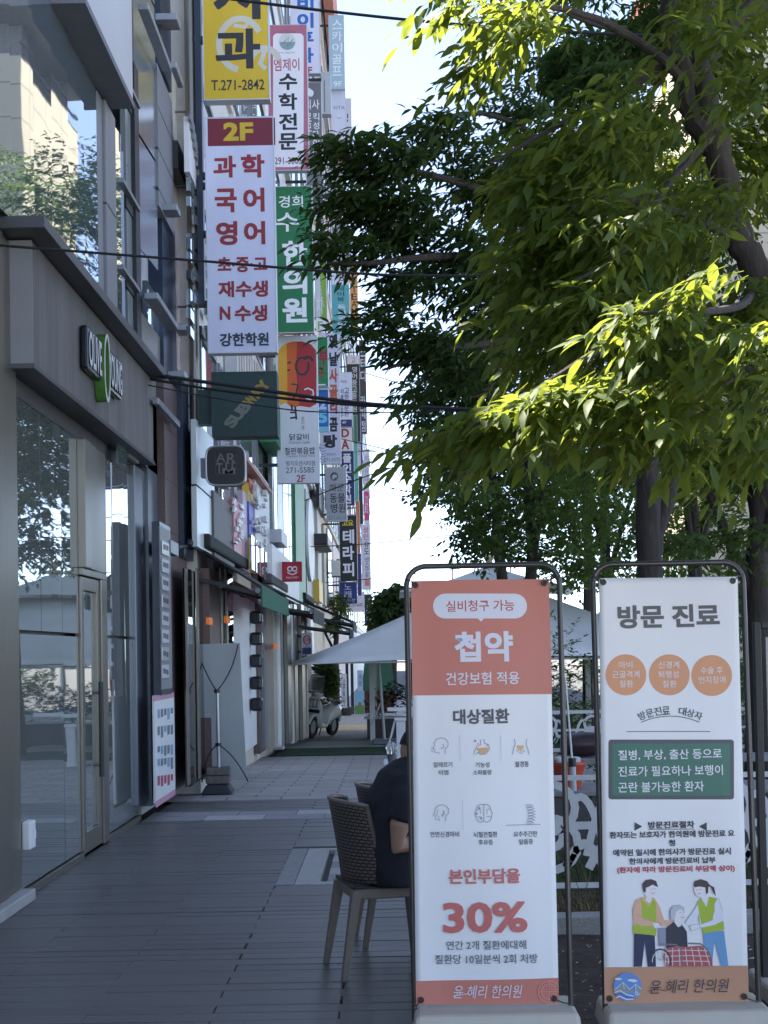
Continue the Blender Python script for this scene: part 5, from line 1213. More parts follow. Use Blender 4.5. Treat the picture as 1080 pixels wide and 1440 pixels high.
def barrel(b):
    prof = [(.0, -.2), (.075, -.2), (.1, -.12), (.108, 0), (.1, .12), (.08, .19)]
    vs = []; n = 18
    for (rr, z) in prof:
        for k in range(n): a = 2 * PI * k / n; vs.append((1.68 + z, 12.6 + rr * math.cos(a), .80 + rr * math.sin(a)))
    b.add(vs, [(i * n + k, i * n + (k + 1) % n, (i + 1) * n + (k + 1) % n, (i + 1) * n + k) for i in range(len(prof) - 1) for k in range(n)])
one('barrel_body', pm('dark_maroon', (.05, .025, .03), .35), barrel, br, smooth=True)
one('pink_end', pm('pink_enamel', (.55, .2, .28), .4), lambda b: b.tube([(1.871, 12.55, .8), (1.9, 12.545, .8)], .062, 16), br)
tp = thing('thin_pole', 'thin pale pole in a sleeve rising from the brick ledge beside the red tub', 'pole', (1.41, 10.9, .5))
one('sleeve', M_lgrey, lambda b: b.tube([at(806.5, 1112, 10.88), at(805, 1075, 10.88)], .024, 10), tp, smooth=True); one('rod', M_white, lambda b: b.tube([at(805, 1075, 10.88), at(795, 952, 10.88)], [.008, .006], 8), tp, smooth=True)
one('clamp', M_black, lambda b: b.tube([at(805, 1078, 10.88), at(804.6, 1066, 10.88)], .03, 10), tp)
M_fw = pm('white_fence_paint', (.6, .61, .62), .5, var=.08, scale=6)
CNT = [0]
def scroll_fence(label, Y, X0, X1, zb, zt, per, ph, rails):
    th = thing('scroll_fence', label, 'fence', (X0, Y, 0), group='white scroll fences of the terrace')
    b = MB(); b.mat(M_fw)
    for z in rails: b.box(X0, X1, Y - .015, Y + .015, z - .016, z + .016)
    b.build('rail', th)
    H = zt - zb
    def flat(b, pts, w, closed=False):
        n = len(pts)
        for i in range(n if closed else n - 1):
            p, q_ = Vector((pts[i][0], Y, pts[i][1])), Vector((pts[(i + 1) % n][0], Y, pts[(i + 1) % n][1]))
            d = (q_ - p); 
            if d.length < 1e-5: continue
            p -= d.normalized() * w * .2; q_ += d.normalized() * w * .2
            CNT[0] += 1; b.bar(p, q_, .010 + .0003 * (CNT[0] % 23), w, (0, 0, 1))
    x = X0 + ph; k = 0
    while x < X1:
        b = MB(); b.mat(M_fw); c = zb + H * .5
        for (ox, oz, rr) in ((0, .22, .22), (0, -.12, .24), (.0, -.05, .1)):
            flat(b, [(x + (ox + rr * math.cos(2 * PI * i / 18)) * H, c + (oz + rr * math.sin(2 * PI * i / 18)) * H) for i in range(18)], H * .075, True)
        for s in (-1, 1):
            flat(b, [(x + s * (.2 + .3 * t) * H, c + (.28 - .5 * t * t + .1 * math.sin(t * PI)) * H) for t in [i / 8 for i in range(9)]], H * .07)
            flat(b, [(x + s * (.12 + .36 * t) * H, c + (-.34 + .22 * math.sin(t * PI)) * H) for t in [i / 8 for i in range(9)]], H * .08)
            flat(b, [(x + s * (.22 * H), c + .05 * H), (x + s * per * .5, c + .05 * H)], H * .07)
        b.build('scroll_panel', th); x += per; k += 1
    return th
scroll_fence('white scroll fence nearest the banners, standing in long grass', 9.35, .7, 4.6, .12, .80, .56, .33, (.115, .80))
scroll_fence('white scroll fence farther back behind the red tub', 14.0, .9, 6.0, .66, 1.0, .42, .21, (.66, 1.02))
# things far down the walk
def standee(name, label, cat, x0, y0, x1, y1, Y, m_, prints):
    f = sign(name, label, x0, y0, x1, y1, Y, m_, t=.03, arms=False, group='small boards far down the walk')
    for p_ in prints: f.rect(*p_)
    return f
f = standee('standing_banner', 'narrow white standing banner with dark lettering far down the walk', 'banner', 480, 948, 487.5, 995, 52, W_, [])
f.col('오픈할인', 481.5, 486, 955, 988, KN, .02); f.done()
f = standee('poster_stand', 'a-frame poster with blue sky over green field far down the walk', 'poster', 499, 972, 512, 1004, 54, ink((140, 190, 220)), [(499, 992, 512, 1004, ink((90, 150, 80)))]); f.ell(506, 991, 2.4, 4, ink((170, 110, 80)), lift=.004); f.done()
f = standee('standing_banner', 'white and pale blue standing banner beyond the poster', 'banner', 503, 943, 510, 972, 60, ink((186, 204, 226)), []); f.col('의원', 504.5, 508.5, 948, 965, BLUE, .02); f.done()
g_ = ground(487, 1006)
bw = thing('planter_bowl', 'dark bowl planter beside the a-frame poster', 'planter', g_)
one('bowl', M_plg, lambda b: b.lathe([(.18, 0), (.34, .18), (.4, .32), (.36, .32), (.1, .2)], g_, 20), bw, smooth=True)
# street poles far behind
def pole(label, px, y0, y1, Y, rr):
    a, c = at(px, y0, Y), at(px, y1, Y)
    th = thing('street_pole', label, 'pole', (c.x, Y, zg(Y)), group='slender poles behind the marquee')
    one('shaft', M_lgrey, lambda b: b.tube([(c.x, Y, zg(Y)), (c.x, Y, a.z)], [rr, rr * .6], 8), th, smooth=True)
    one('arm', M_lgrey, lambda b: b.tube([(c.x, Y, a.z - .05), (c.x + .9, Y, a.z + .12)], rr * .5, 6), th)
pole('slim grey lamp pole left of the leafy tree, above the marquee', 685, 722, 800, 70, .07); pole('slim grey pole just right of the lamp pole', 707, 705, 800, 66, .08); pole('short wooden coloured pole above the coral banner', 637, 782, 840, 60, .05); pole('slim grey pole inside the leafy tree', 718, 740, 800, 75, .06)

# ------------------------------------------------------------------ overhead cables
M_cab = pm('cable_black', (.012, .012, .013), .6)
def cable(label, pts, Y0, Y1, rr, group='cables crossing the street'):
    n = len(pts); ctrl = [at(px, py, Y0 + (Y1 - Y0) * i / (n - 1)) for i, (px, py) in enumerate(pts)]
    P3 = []
    for i in range(n - 1):
        p0, p1, p2, p3 = ctrl[max(i - 1, 0)], ctrl[i], ctrl[i + 1], ctrl[min(i + 2, n - 1)]
        for k in range(8):
            t = k / 8; P3.append(0.5 * ((2 * p1) + (p2 - p0) * t + (2 * p0 - 5 * p1 + 4 * p2 - p3) * t * t + (3 * p1 - p0 - 3 * p2 + p3) * t ** 3))
    P3.append(ctrl[-1])
    th = one('overhead_cable', M_cab, lambda b: b.tube(P3, rr, 6), smooth=True)
    tag(th, label, 'cable', group); return th
cable('black cable sagging across the whole view over the timber canopy', [(-40, 342), (270, 366), (560, 387), (800, 378), (1000, 330)], 9.0, 9.0, .0085)
cable('black cable crossing the sky at the top of the picture', [(230, -14), (430, 12), (640, 34), (860, 48), (1120, 54)], 11.0, 9.5, .011)
cable('thickest of the black cables in front of the dark green sign', [(180, 522), (330, 543), (520, 568), (720, 578)], 14.6, 14.6, .02)
cable('second black cable twisted close under the thickest one', [(180, 528), (330, 552), (520, 571), (720, 576)], 14.6, 14.7, .014)
cable('thin black cable hanging lowest in front of the dark green sign', [(200, 540), (350, 568), (470, 580), (700, 576)], 14.5, 14.7, .007)
cable('thin cable from the row of signs rising to the right over the marquee', [(390, 720), (520, 668), (640, 634), (740, 612)], 40, 30, .014)
cable('thin cable dropping to the right at the height of the animal clinic sign', [(450, 610), (560, 636), (720, 676)], 45, 35, .014)
cable('thin cable level with the black three character sign', [(380, 770), (500, 766), (640, 752), (760, 742)], 40, 40, .014)
cable('lowest thin cable above the marquee peak', [(430, 822), (540, 812), (640, 800), (700, 794)], 50, 45, .016)
cable('thin cable falling from the far signs into the marquee', [(520, 690), (640, 708), (760, 716)], 70, 60, .02)
cable('faint cable high between the far signs and the dark tree', [(515, 525), (600, 550), (680, 566)], 60, 50, .018)
# ------------------------------------------------------------------ woven plastic chairs
def woven(name, c1, c2):
    m, nt, b = nodes_of(name)
    tc = N(nt, 'ShaderNodeTexCoord'); mp = N(nt, 'ShaderNodeMapping'); mp.inputs['Scale'].default_value = (1, 1, 1)
    sp = N(nt, 'ShaderNodeSeparateXYZ'); nt.links.new(tc.outputs['UV'], sp.inputs[0])
    br = N(nt, 'ShaderNodeTexBrick', Scale=1.0); br.inputs['Color1'].default_value = (*c1, 1); br.inputs['Color2'].default_value = (*[c * .85 for c in c1], 1); br.inputs['Mortar'].default_value = (*c2, 1)
    br.inputs['Mortar Size'].default_value = 0.0045; br.inputs['Brick Width'].default_value = 0.034; br.inputs['Row Height'].default_value = 0.017; br.inputs['Mortar Smooth'].default_value = .3
    nt.links.new(tc.outputs['UV'], br.inputs['Vector']); nt.links.new(br.outputs['Color'], b.inputs['Base Color']); b.inputs['Roughness'].default_value = .5
    bp = N(nt, 'ShaderNodeBump', Strength=1.0, Distance=.01, invert=True); nt.links.new(br.outputs['Fac'], bp.inputs['Height']); nt.links.new(bp.outputs[0], b.inputs['Normal'])
    return m
M_wov = woven('woven_taupe_plastic', (.17, .14, .115), (.024, .021, .018))
M_tau = pm('taupe_plastic', (.17, .142, .118), .42, var=.06)
def uv_grid(fn, nu, nv, su, sv, name, parent, m, thick):
    b = MB(); b.mat(m); b.grid(fn, nu, nv); o = b.build(name, parent, smooth=True, local=True, fix=False)
    me = o.data; uv = me.uv_layers.new(name='UVMap')
    for lp in me.loops:
        i = lp.vertex_index; u, v = (i % (nu + 1)) / nu, (i // (nu + 1)) / nv
        uv.data[lp.index].uv = (u * su, v * sv)
    s = o.modifiers.new('thick', 'SOLIDIFY'); s.thickness = thick; s.offset = 0
    return o
def make_chair(label, loc, rz):
    th = thing('woven_chair', label, 'chair', loc, (0, 0, rz), 'woven plastic chairs at the terrace tables')
    def back(u, v):
        a = (u - .5) * 2
        top = .88 - .02 * abs(a) ** 3
        z = .47 + (top - .47) * v
        x = -.205 + .15 * abs(a) ** 2.2 * (1 - .12 * v) - .06 * v ** 1.2
        return (x, .232 * math.sin(a * 1.35) / math.sin(1.35) * (1 + .04 * v), z)
    uv_grid(back, 24, 14, .62, .40, 'backrest', th, M_wov, .012)
    pts = [back(i / 24, 1) for i in range(25)]
    edge = [back(0, i / 10) for i in range(11)] + pts[1:] + [back(1, 1 - i / 10) for i in range(1, 11)]
    one('back_rim', M_tau, lambda b: b.tube(edge, .011, 8), th, smooth=True, local=True)
    def seat(u, v):
        x = -.205 + .42 * u; y = (v - .5) * .44 * (1 - .06 * (1 - u))
        return (x, y, .455 - .022 * math.sin(PI * u) * math.cos((v - .5) * 2.4) - .03 * max(0, u - .82) * 5 * (u - .82) * 5)
    uv_grid(seat, 16, 12, .42, .44, 'seat', th, M_wov, .016)
    one('seat_rim', M_tau, lambda b: (b.box(-.2, .2, -.225, -.2, .395, .447), b.box(-.2, .2, .2, .225, .395, .447), b.box(.18, .205, -.2, .2, .385, .435), b.box(-.205, -.18, -.2, .2, .395, .45)), th, bevel=.008, local=True)
    for sx in (-1, 1):
        for sy in (-1, 1):
            t = Vector((sx * .185, sy * .2, .44)); e = Vector((sx * .185 + (-.075 if sx < 0 else .035), sy * .222, 0))
            def leg(b):
                vs = []
                for p, w in ((t, .026), (t * .5 + e * .5, .021), (e, .016)):
                    vs += [(p.x - w, p.y - w, p.z), (p.x + w, p.y - w, p.z), (p.x + w, p.y + w, p.z), (p.x - w, p.y + w, p.z)]
                fs = [(3, 2, 1, 0), (8, 9, 10, 11)]
                for k in range(2):
                    for i in range(4): fs.append((k * 4 + i, k * 4 + (i + 1) % 4, k * 4 + 4 + (i + 1) % 4, k * 4 + 4 + i))
                b.add(vs, fs)
            one('leg', M_tau, leg, th, bevel=.006, local=True)
    return th
CH = Vector((-.045, 7.53, 0)); CR = math.radians(14)
ch = make_chair('brown woven plastic chair with the dark shirted person sitting on it', CH, CR)
copy_thing(ch, (.075, 8.28, 0), 'brown woven plastic chair half hidden behind the seated person', math.radians(8))

# ------------------------------------------------------------------ seated person
def loft(b, secs, n=24):
    """closed tube of elliptical sections: (centre, lateral axis, depth axis)"""
    vs = []
    for (c, u, w) in secs:
        for k in range(n):
            t = 2 * PI * k / n; vs.append(Vector(c) + Vector(u) * math.cos(t) + Vector(w) * math.sin(t))
    m_ = len(secs)
    b.add(vs, [(i * n + k, i * n + (k + 1) % n, (i + 1) * n + (k + 1) % n, (i + 1) * n + k) for i in range(m_ - 1) for k in range(n)] + [tuple(range(n - 1, -1, -1)), tuple((m_ - 1) * n + k for k in range(n))])
def merged(name, b, m, parent, voxel, smooth=3):
    """one continuous surface from overlapping closed shapes"""
    o = b.build('tmp', None, local=True)
    r = o.modifiers.new('r', 'REMESH'); r.mode = 'VOXEL'; r.voxel_size = voxel
    s_ = o.modifiers.new('s', 'SMOOTH'); s_.iterations = smooth; s_.factor = .5
    dg = bpy.context.evaluated_depsgraph_get(); dg.update()
    nm = bpy.data.meshes.new_from_object(o.evaluated_get(dg)); bpy.data.objects.remove(o)
    nm.materials.clear(); nm.materials.append(m); nm.transform(WM[parent.name].inverted())
    nm.polygons.foreach_set('use_smooth', [True] * len(nm.polygons)); nm.name = name
    o = bpy.data.objects.new(name, nm); COL.objects.link(o); o.parent = parent
    return o
fw = Vector((math.cos(CR), math.sin(CR), 0)); lf = Vector((-fw.y, fw.x, 0)); upv = Vector((0, 0, 1))
PO = Vector((.022, 7.42, 0))
def B(f_, l_, z): return PO + fw * f_ + lf * l_ + upv * z
M_skin = pm('warm_skin', (.42, .25, .175), .5, var=.06, scale=12)
M_shirt = pm('dark_navy_shirt', (.017, .02, .03), .9, var=.25, scale=7, bump=.5, bscale=9)
M_trou = pm('black_trousers', (.009, .009, .011), .9, var=.2, bump=.2, bscale=20)
M_hair = pm('black_hair', (.01, .009, .008), .55, var=.3, scale=40, bump=.3, bscale=90)
pt = thing('person', 'person in a dark navy short sleeved shirt leaning forward on the woven chair', 'person', PO)
hd = B(.145, 0, 1.135); HR = Euler((0, math.radians(34), CR)).to_matrix()
def torso(b, g=0.0, z0=.46):
    T = [(.0, .46, .18, .14), (.0, .56, .19, .155), (-.005, .68, .19, .16), (-.005, .80, .195, .158), (.02, .91, .2, .148), (.065, 1.0, .19, .13), (.115, 1.06, .14, .1), (.15, 1.09, .075, .065)]
    loft(b, [(B(f_, 0, z), lf * (ra + g), (fw * .93 + upv * -.3 * max(0, (z - .8) * 2)) * (rb + g)) for (f_, z, ra, rb) in T if z >= z0])
def armpts(s):
    if s < 0: return [B(.05, -.17, .985), B(.0, -.225, .88), B(-.04, -.25, .77), B(-.05, -.24, .675), B(.09, -.21, .685), B(.26, -.14, .715), B(.33, -.11, .73)]
    return [B(.075, .17, .985), B(.06, .225, .88), B(.05, .245, .78), B(.06, .235, .70), B(.16, .2, .705), B(.28, .13, .725), B(.35, .1, .735)]
bd = MB(); bd.mat(M_skin); torso(bd)
bd.tube([B(.13, 0, 1.05), B(.155, 0, 1.10), B(.165, 0, 1.14)], [.065, .058, .056], 16)
for s in (-1, 1):
    A = armpts(s); bd.tube(A, [.062, .056, .05, .046, .042, .034, .029], 14)
    w = A[-1]; d = (A[-1] - A[-2]).normalized(); sd = d.cross(upv).normalized()
    loft(bd, [(w - d * .01, sd * .028, upv * .022), (w + d * .03, sd * .038, upv * .02), (w + d * .075, sd * .041, upv * .016), (w + d * .095, sd * .037, upv * .012)], 14)
    for k in range(4):
        st = w + d * .088 + sd * (k - 1.5) * .0195; L = (.064, .074, .068, .052)[k if s < 0 else 3 - k]; sp_ = sd * (k - 1.5) * .07
        bd.tube([st, st + (d + sp_) * L * .4 + upv * .004, st + (d + sp_) * L * .75 - upv * .01, st + (d + sp_) * L - upv * .026], [.0098, .0094, .0086, .007], 8)
    ins = sd * (-1 if s < 0 else 1)
    st = w + d * .03 + ins * .03
    bd.tube([st, st + ins * .03 + d * .025 - upv * .004, st + ins * .036 + d * .06 - upv * .014], [.013, .0105, .0085], 8)
    bd.tube([B(.04, s * .1, .53), B(.24, s * .105, .525), B(.43, s * .11, .50)], [.085, .08, .062], 14); bd.tube([B(.43, s * .11, .5), B(.43, s * .112, .3), B(.42, s * .115, .09)], [.06, .055, .042], 14)
    bd.ball(hd + HR @ Vector((-.01, s * .078, -.01)), .02, .012, .032, 10, 7)
def head(b):
    nu, nv = 30, 22; vs = []
    def fn(x, y, z):
        x2 = x * .098; y2 = y * .077; z2 = z * .12
        if x > 0: x2 += .022 * math.exp(-((z + .1) / .16) ** 2 - (y / .2) ** 2) - .010 * math.exp(-((z - .1) / .12) ** 2 - ((abs(y) - .4) / .2) ** 2) + .007 * math.exp(-((z + .42) / .07) ** 2 - (y / .34) ** 2)
        if z < -.3: x2 += .012 * (1 if x > 0 else -.5); y2 *= .86
        return hd + HR @ Vector((x2, y2, z2))
    vs = [fn(0, 0, -1)]; fs = []
    for j in range(1, nv):
        t = -PI / 2 + PI * j / nv
        for i in range(nu): q_ = 2 * PI * i / nu; vs.append(fn(math.cos(t) * math.cos(q_), math.cos(t) * math.sin(q_), math.sin(t)))
    vs.append(fn(0, 0, 1)); last = len(vs) - 1
    for i in range(nu): fs.append((0, 1 + (i + 1) % nu, 1 + i))
    for j in range(nv - 2):
        for i in range(nu): u, c = 1 + j * nu + i, 1 + j * nu + (i + 1) % nu; fs.append((u, c, c + nu, u + nu))
    for i in range(nu): fs.append((last, 1 + (nv - 2) * nu + i, 1 + (nv - 2) * nu + (i + 1) % nu))
    b.add(vs, fs)
head(bd)
merged('body', bd, M_skin, pt, .0055, 2)
for s in (-1, 1):
    c = hd + HR @ Vector((.086, s * .031, .012))
    one('eye', M_white, lambda b: b.ball(c, .011, .011, .008, 10, 7), pt, smooth=True)
sh = MB(); sh.mat(M_shirt); torso(sh, .016)
sh.tube([B(.135, 0, 1.06), B(.152, 0, 1.088)], [.085, .07], 16)
for s in (-1, 1):
    A = armpts(s); sh.tube([A[0] - upv * .0, A[1], A[1] * .5 + A[2] * .5, A[1] * .15 + A[2] * .85], [.08, .076, .073, .072], 16)
o = merged('shirt', sh, M_shirt, pt, .011, 4)
tx_ = bpy.data.textures.new('folds', 'CLOUDS'); tx_.noise_scale = .14
dm = o.modifiers.new('folds', 'DISPLACE'); dm.texture = tx_; dm.strength = .03; dm.mid_level = .5
tr = MB(); tr.mat(M_trou)
loft(tr, [(B(.0, 0, .455), lf * .19, fw * .15), (B(.005, 0, .53), lf * .2, fw * .165), (B(0, 0, .6), lf * .19, fw * .155)])
for s in (-1, 1):
    tr.tube([B(.05, s * .1, .535), B(.25, s * .108, .53), B(.44, s * .113, .51)], [.098, .092, .078], 16); tr.tube([B(.44, s * .113, .515), B(.44, s * .115, .3), B(.425, s * .116, .07)], [.077, .07, .064], 16)
merged('trousers', tr, M_trou, pt, .011, 4)
for s in (-1, 1):
    c = B(.47, s * .115, .05); one('shoe', M_black, lambda b: b.ball(c, .13, .05, .05), pt, smooth=True)
def hair(b):
    nu, nv = 24, 14; vs = []; fs = []
    for j in range(nv + 1):
        t = -.35 + (PI / 2 + .35) * j / nv
        for i in range(nu):
            q_ = 2 * PI * i / nu; x, y, z = math.cos(t) * math.cos(q_), math.cos(t) * math.sin(q_), math.sin(t)
            if x > .55 and z < .35: x *= .80; y *= .93
            vs.append(hd + HR @ Vector((x * .108 - .006, y * .088, z * .13 + .004 + .004 * math.sin(q_ * 9))))
    for j in range(nv):
        for i in range(nu): fs.append((j * nu + i, j * nu + (i + 1) % nu, (j + 1) * nu + (i + 1) % nu, (j + 1) * nu + i))
    b.add(vs, fs)
one('hair', M_hair, hair, pt, smooth=True)

# ------------------------------------------------------------------ white scooter
sg0 = ground(453, 1036)
SR = math.radians(158)       # its front wheel points back up the walk, turned a little to the left
sc_ = thing('scooter', 'white scooter with a windshield and chrome front rack parked beside the shop jambs', 'scooter', sg0, (0, math.radians(-6), SR))
M_swhite = pm('scooter_white', (.86, .87, .85), .25, var=.03, coat=.5); M_seat = pm('dark_red_seat', (.1, .035, .03), .5, var=.15); M_chrome = pm('chrome', (.7, .7, .7), .12, metal=1, var=.03)
def wheel(y0, rr, w):
    b = MB(); b.mat(M_rubber); n = 24
    prof = [(rr * .62, -w * .45), (rr * .9, -w * .5), (rr, -w * .25), (rr, w * .25), (rr * .9, w * .5), (rr * .62, w * .45)]
    vs = [(z, y0 + q_ * math.cos(2 * PI * k / n), rr + q_ * math.sin(2 * PI * k / n)) for (q_, z) in prof for k in range(n)]
    b.add(vs, [(i * n + k, i * n + (k + 1) % n, (i + 1) * n + (k + 1) % n, (i + 1) * n + k) for i in range(len(prof) - 1) for k in range(n)])
    o = b.build('wheel', sc_, smooth=True, local=True)
    one('rim', M_alu, lambda b: b.tube([(-w * .3, y0, rr), (w * .3, y0, rr)], rr * .6, 20), o, local=True)
wheel(-.55, .25, .14); wheel(.66, .265, .15)
def body(b):
    # lofted tail and side covers, then the floor and the leg shield
    secs = [(-.82, .10, .58, .70), (-.7, .15, .50, .76), (-.5, .19, .42, .78), (-.2, .18, .34, .76), (-.05, .15, .26, .62), (.05, .15, .22, .34), (.3, .16, .22, .33), (.42, .17, .24, .50), (.52, .19, .40, .92), (.58, .15, .62, 1.02)]
    n = 14; vs = []
    for (y, w, z0, z1) in secs:
        for k in range(n):
            a = 2 * PI * k / n; c, s = math.cos(a), math.sin(a)
            vs.append((w * (abs(c) ** .7) * (1 if c > 0 else -1), y, (z0 + z1) / 2 + (z1 - z0) / 2 * (abs(s) ** .8) * (1 if s > 0 else -1)))
    m_ = len(secs)
    b.add(vs, [(i * n + k, i * n + (k + 1) % n, (i + 1) * n + (k + 1) % n, (i + 1) * n + k) for i in range(m_ - 1) for k in range(n)] + [tuple(range(n)), tuple((m_ - 1) * n + k for k in range(n - 1, -1, -1))])
one('body', M_swhite, body, sc_, smooth=True, local=True)
def fender(b):
    vs = []
    for i in range(11):
        a = math.radians(20 + 150 * i / 10)
        for w in (-.085, -.05, .05, .085): vs.append((w, -.55 - .3 * math.cos(a), .25 + .3 * math.sin(a) - (.03 if abs(w) > .06 else 0)))
    b.add(vs, [(i * 4 + k, i * 4 + k + 1, i * 4 + k + 5, i * 4 + k + 4) for i in range(10) for k in range(3)])
o = one('rear_fender', M_swhite, fender, sc_, smooth=True, local=True); s = o.modifiers.new('t', 'SOLIDIFY'); s.thickness = .012
def ffender(b):
    vs = []
    for i in range(11):
        a = math.radians(10 + 150 * i / 10)
        for w in (-.1, -.06, .06, .1): vs.append((w, .66 - .31 * math.cos(a), .265 + .31 * math.sin(a) - (.03 if abs(w) > .06 else 0)))
    b.add(vs, [(i * 4 + k, i * 4 + k + 1, i * 4 + k + 5, i * 4 + k + 4) for i in range(10) for k in range(3)])
o = one('front_fender', M_swhite, ffender, sc_, smooth=True, local=True); s = o.modifiers.new('t', 'SOLIDIFY'); s.thickness = .012
one('seat', M_seat, lambda b: b.grid(lambda u, v: ((u - .5) * .3 * (1 - .3 * v), -.68 + .62 * v, .79 + .05 * math.cos((u - .5) * 3) - .04 * math.sin(v * PI)), 8, 10), sc_, smooth=True, local=True)
one('tail_panel', M_black, lambda b: b.box(-.16, .16, -.86, -.81, .57, .65), sc_, local=True, bevel=.02)
one('tail_light', pm('red_lens', (.4, .02, .02), .2), lambda b: b.box(-.1, .1, -.875, -.862, .585, .635), sc_, local=True, bevel=.008)
one('number_plate', M_white, lambda b: b.box(-.08, .08, -.885, -.876, .42, .54), sc_, local=True)
one('luggage_rack', M_chrome, lambda b: ([b.tube([(x, -.6, .8), (x, -.9, .84)], .011, 6) for x in (-.12, -.04, .04, .12)], b.tube([(-.14, -.68, .82), (.14, -.68, .82)], .011, 6), b.tube([(-.14, -.9, .84), (.14, -.9, .84)], .011, 6), b.tube([(-.14, -.8, .83), (-.16, -.86, .72), (.16, -.86, .72), (.14, -.8, .83)], .011, 6)), sc_, local=True, smooth=True)
one('steering_head', M_swhite, lambda b: b.lathe([(.05, .95), (.09, 1.0), (.11, 1.06), (.1, 1.1), (.03, 1.13)], (0, .48, 0), 16, 1.5, 1), sc_, local=True, smooth=True)
one('handlebar', M_black, lambda b: (b.tube([(-.36, .38, 1.08), (-.2, .45, 1.07), (.2, .45, 1.07), (.36, .38, 1.08)], .02, 8)), sc_, local=True, smooth=True)
for s in (-1, 1):
    mo = one('mirror', M_black, lambda b: (b.tube([(s * .24, .44, 1.1), (s * .34, .45, 1.26)], .008, 6), b.ball((s * .37, .45, 1.3), .055, .02, .04)), sc_, local=True, smooth=True)
o = one('windshield', pm('smoky_clear', (.72, .76, .76), .06, var=.03, trans=.75), lambda b: b.grid(lambda u, v: ((u - .5) * .46 * (1 - .25 * v), .56 - .1 * math.cos((u - .5) * 2.4) - .12 * v + .1, 1.08 + .42 * v), 10, 8), sc_, smooth=True, local=True); s = o.modifiers.new('t', 'SOLIDIFY'); s.thickness = .006
one('front_grille', M_black, lambda b: b.box(-.15, .15, .575, .60, .60, .68), sc_, local=True, bevel=.02)
one('front_rack', M_chrome, lambda b: ([b.tube([(x, .6, .72), (x, .68, .74), (x, .66, .92)], .011, 6) for x in (-.1, 0, .1)], b.tube([(-.13, .66, .92), (.13, .66, .92)], .011, 6), b.tube([(-.13, .68, .76), (.13, .68, .76)], .011, 6)), sc_, local=True, smooth=True)
one('headlight', M_chrome, lambda b: b.ball((0, .61, 1.06), .085, .05, .075), sc_, local=True, smooth=True)
one('headlight_glass', pm('lamp_glass', (.5, .55, .55), .05, var=.02), lambda b: b.ball((0, .63, 1.06), .066, .045, .058), sc_, local=True, smooth=True)
one('stand', M_black, lambda b: (b.tube([(-.1, -.15, .28), (-.17, -.2, .0)], .014, 6), b.tube([(.1, -.15, .28), (.17, -.2, .0)], .014, 6)), sc_, local=True)
one('exhaust', M_dsteel, lambda b: b.tube([(.14, -.2, .26), (.17, -.5, .28), (.18, -.8, .34)], [.03, .045, .05], 10), sc_, local=True, smooth=True)

# ------------------------------------------------------------------ back of an x-frame banner by the shop wall
xb = thing('x_banner_stand', 'translucent pale banner seen from behind on a pole with four bowed arms', 'banner stand', ground(307, 1116))
Yb_ = ground(307, 1116).y
p = [at(273, 906, Yb_), at(336, 904, Yb_), at(346, 1098, Yb_ + .12), at(277, 1097, Yb_ + .12)]
one('banner_sheet', pm('frosted_sheet', (.52, .55, .55), .5, var=.06, scale=2.5, trans=.25), lambda b: b.add([(q_.x, q_.y + .1 + dy, q_.z) for dy in (0, .006) for q_ in p], [(0, 1, 2, 3), (7, 6, 5, 4), (0, 4, 5, 1), (1, 5, 6, 2), (2, 6, 7, 3), (3, 7, 4, 0)]), xb)
h1, h2 = at(305, 972, Yb_), at(307, 1047, Yb_)
one('pole', M_alu, lambda b: b.tube([at(305.5, 972, Yb_), at(308, 1086, Yb_)], .02, 10), xb, smooth=True)
one('hub', M_black, lambda b: (b.tube([h1 + Vector((0, -.005, -.02)), h1 + Vector((0, -.005, .02))], .035, 10), b.tube([h2 + Vector((0, -.005, -.02)), h2 + Vector((0, -.005, .02))], .035, 10)), xb)
def arm(b, a, mid, c): b.tube([a * (1 - t) ** 2 + mid * 2 * t * (1 - t) + c * t * t for t in [i / 8 for i in range(9)]], .008, 6)
one('bowed_arm', M_black, lambda b: arm(b, h1, at(286, 945, Yb_), p[0] + Vector((.02, .08, -.02))), xb, smooth=True); one('bowed_arm', M_black, lambda b: arm(b, h1, at(328, 945, Yb_), p[1] + Vector((-.02, .08, -.02))), xb, smooth=True)
one('bowed_arm', M_black, lambda b: arm(b, h2, at(290, 1055, Yb_), at(284, 1100, Yb_)), xb, smooth=True); one('bowed_arm', M_black, lambda b: arm(b, h2, at(330, 1060, Yb_), at(349, 1099, Yb_ + .1)), xb, smooth=True)
g2 = at(307, 1116, Yb_)
one('base', pm('charcoal_plastic', (.03, .032, .04), .6, var=.1), lambda b: b.add([(g2.x - .19, Yb_ - .15, 0), (g2.x + .18, Yb_ - .15, 0), (g2.x + .18, Yb_ + .25, 0), (g2.x - .19, Yb_ + .25, 0), (g2.x - .13, Yb_ - .09, .11), (g2.x + .12, Yb_ - .09, .11), (g2.x + .12, Yb_ + .19, .11), (g2.x - .13, Yb_ + .19, .11)], [(0, 3, 2, 1), (4, 5, 6, 7), (0, 1, 5, 4), (1, 2, 6, 5), (2, 3, 7, 6), (3, 0, 4, 7)]), xb, bevel=.02)
for k in range(2):
    o = thing('concrete_block', ('upper' if k else 'lower') + ' of the two worn grey blocks weighing down the banner base', 'block', (g2.x, Yb_ + .02, .112 + .1 * k), (0, 0, .06 * k), 'blocks on the banner base')
    one('block_body', pm('worn_block', (.15, .135, .12), .85, var=.3, scale=20, bump=.3), lambda b: b.box(-.14, .14, -.09, .09, .001, .095), o, bevel=.012, local=True)
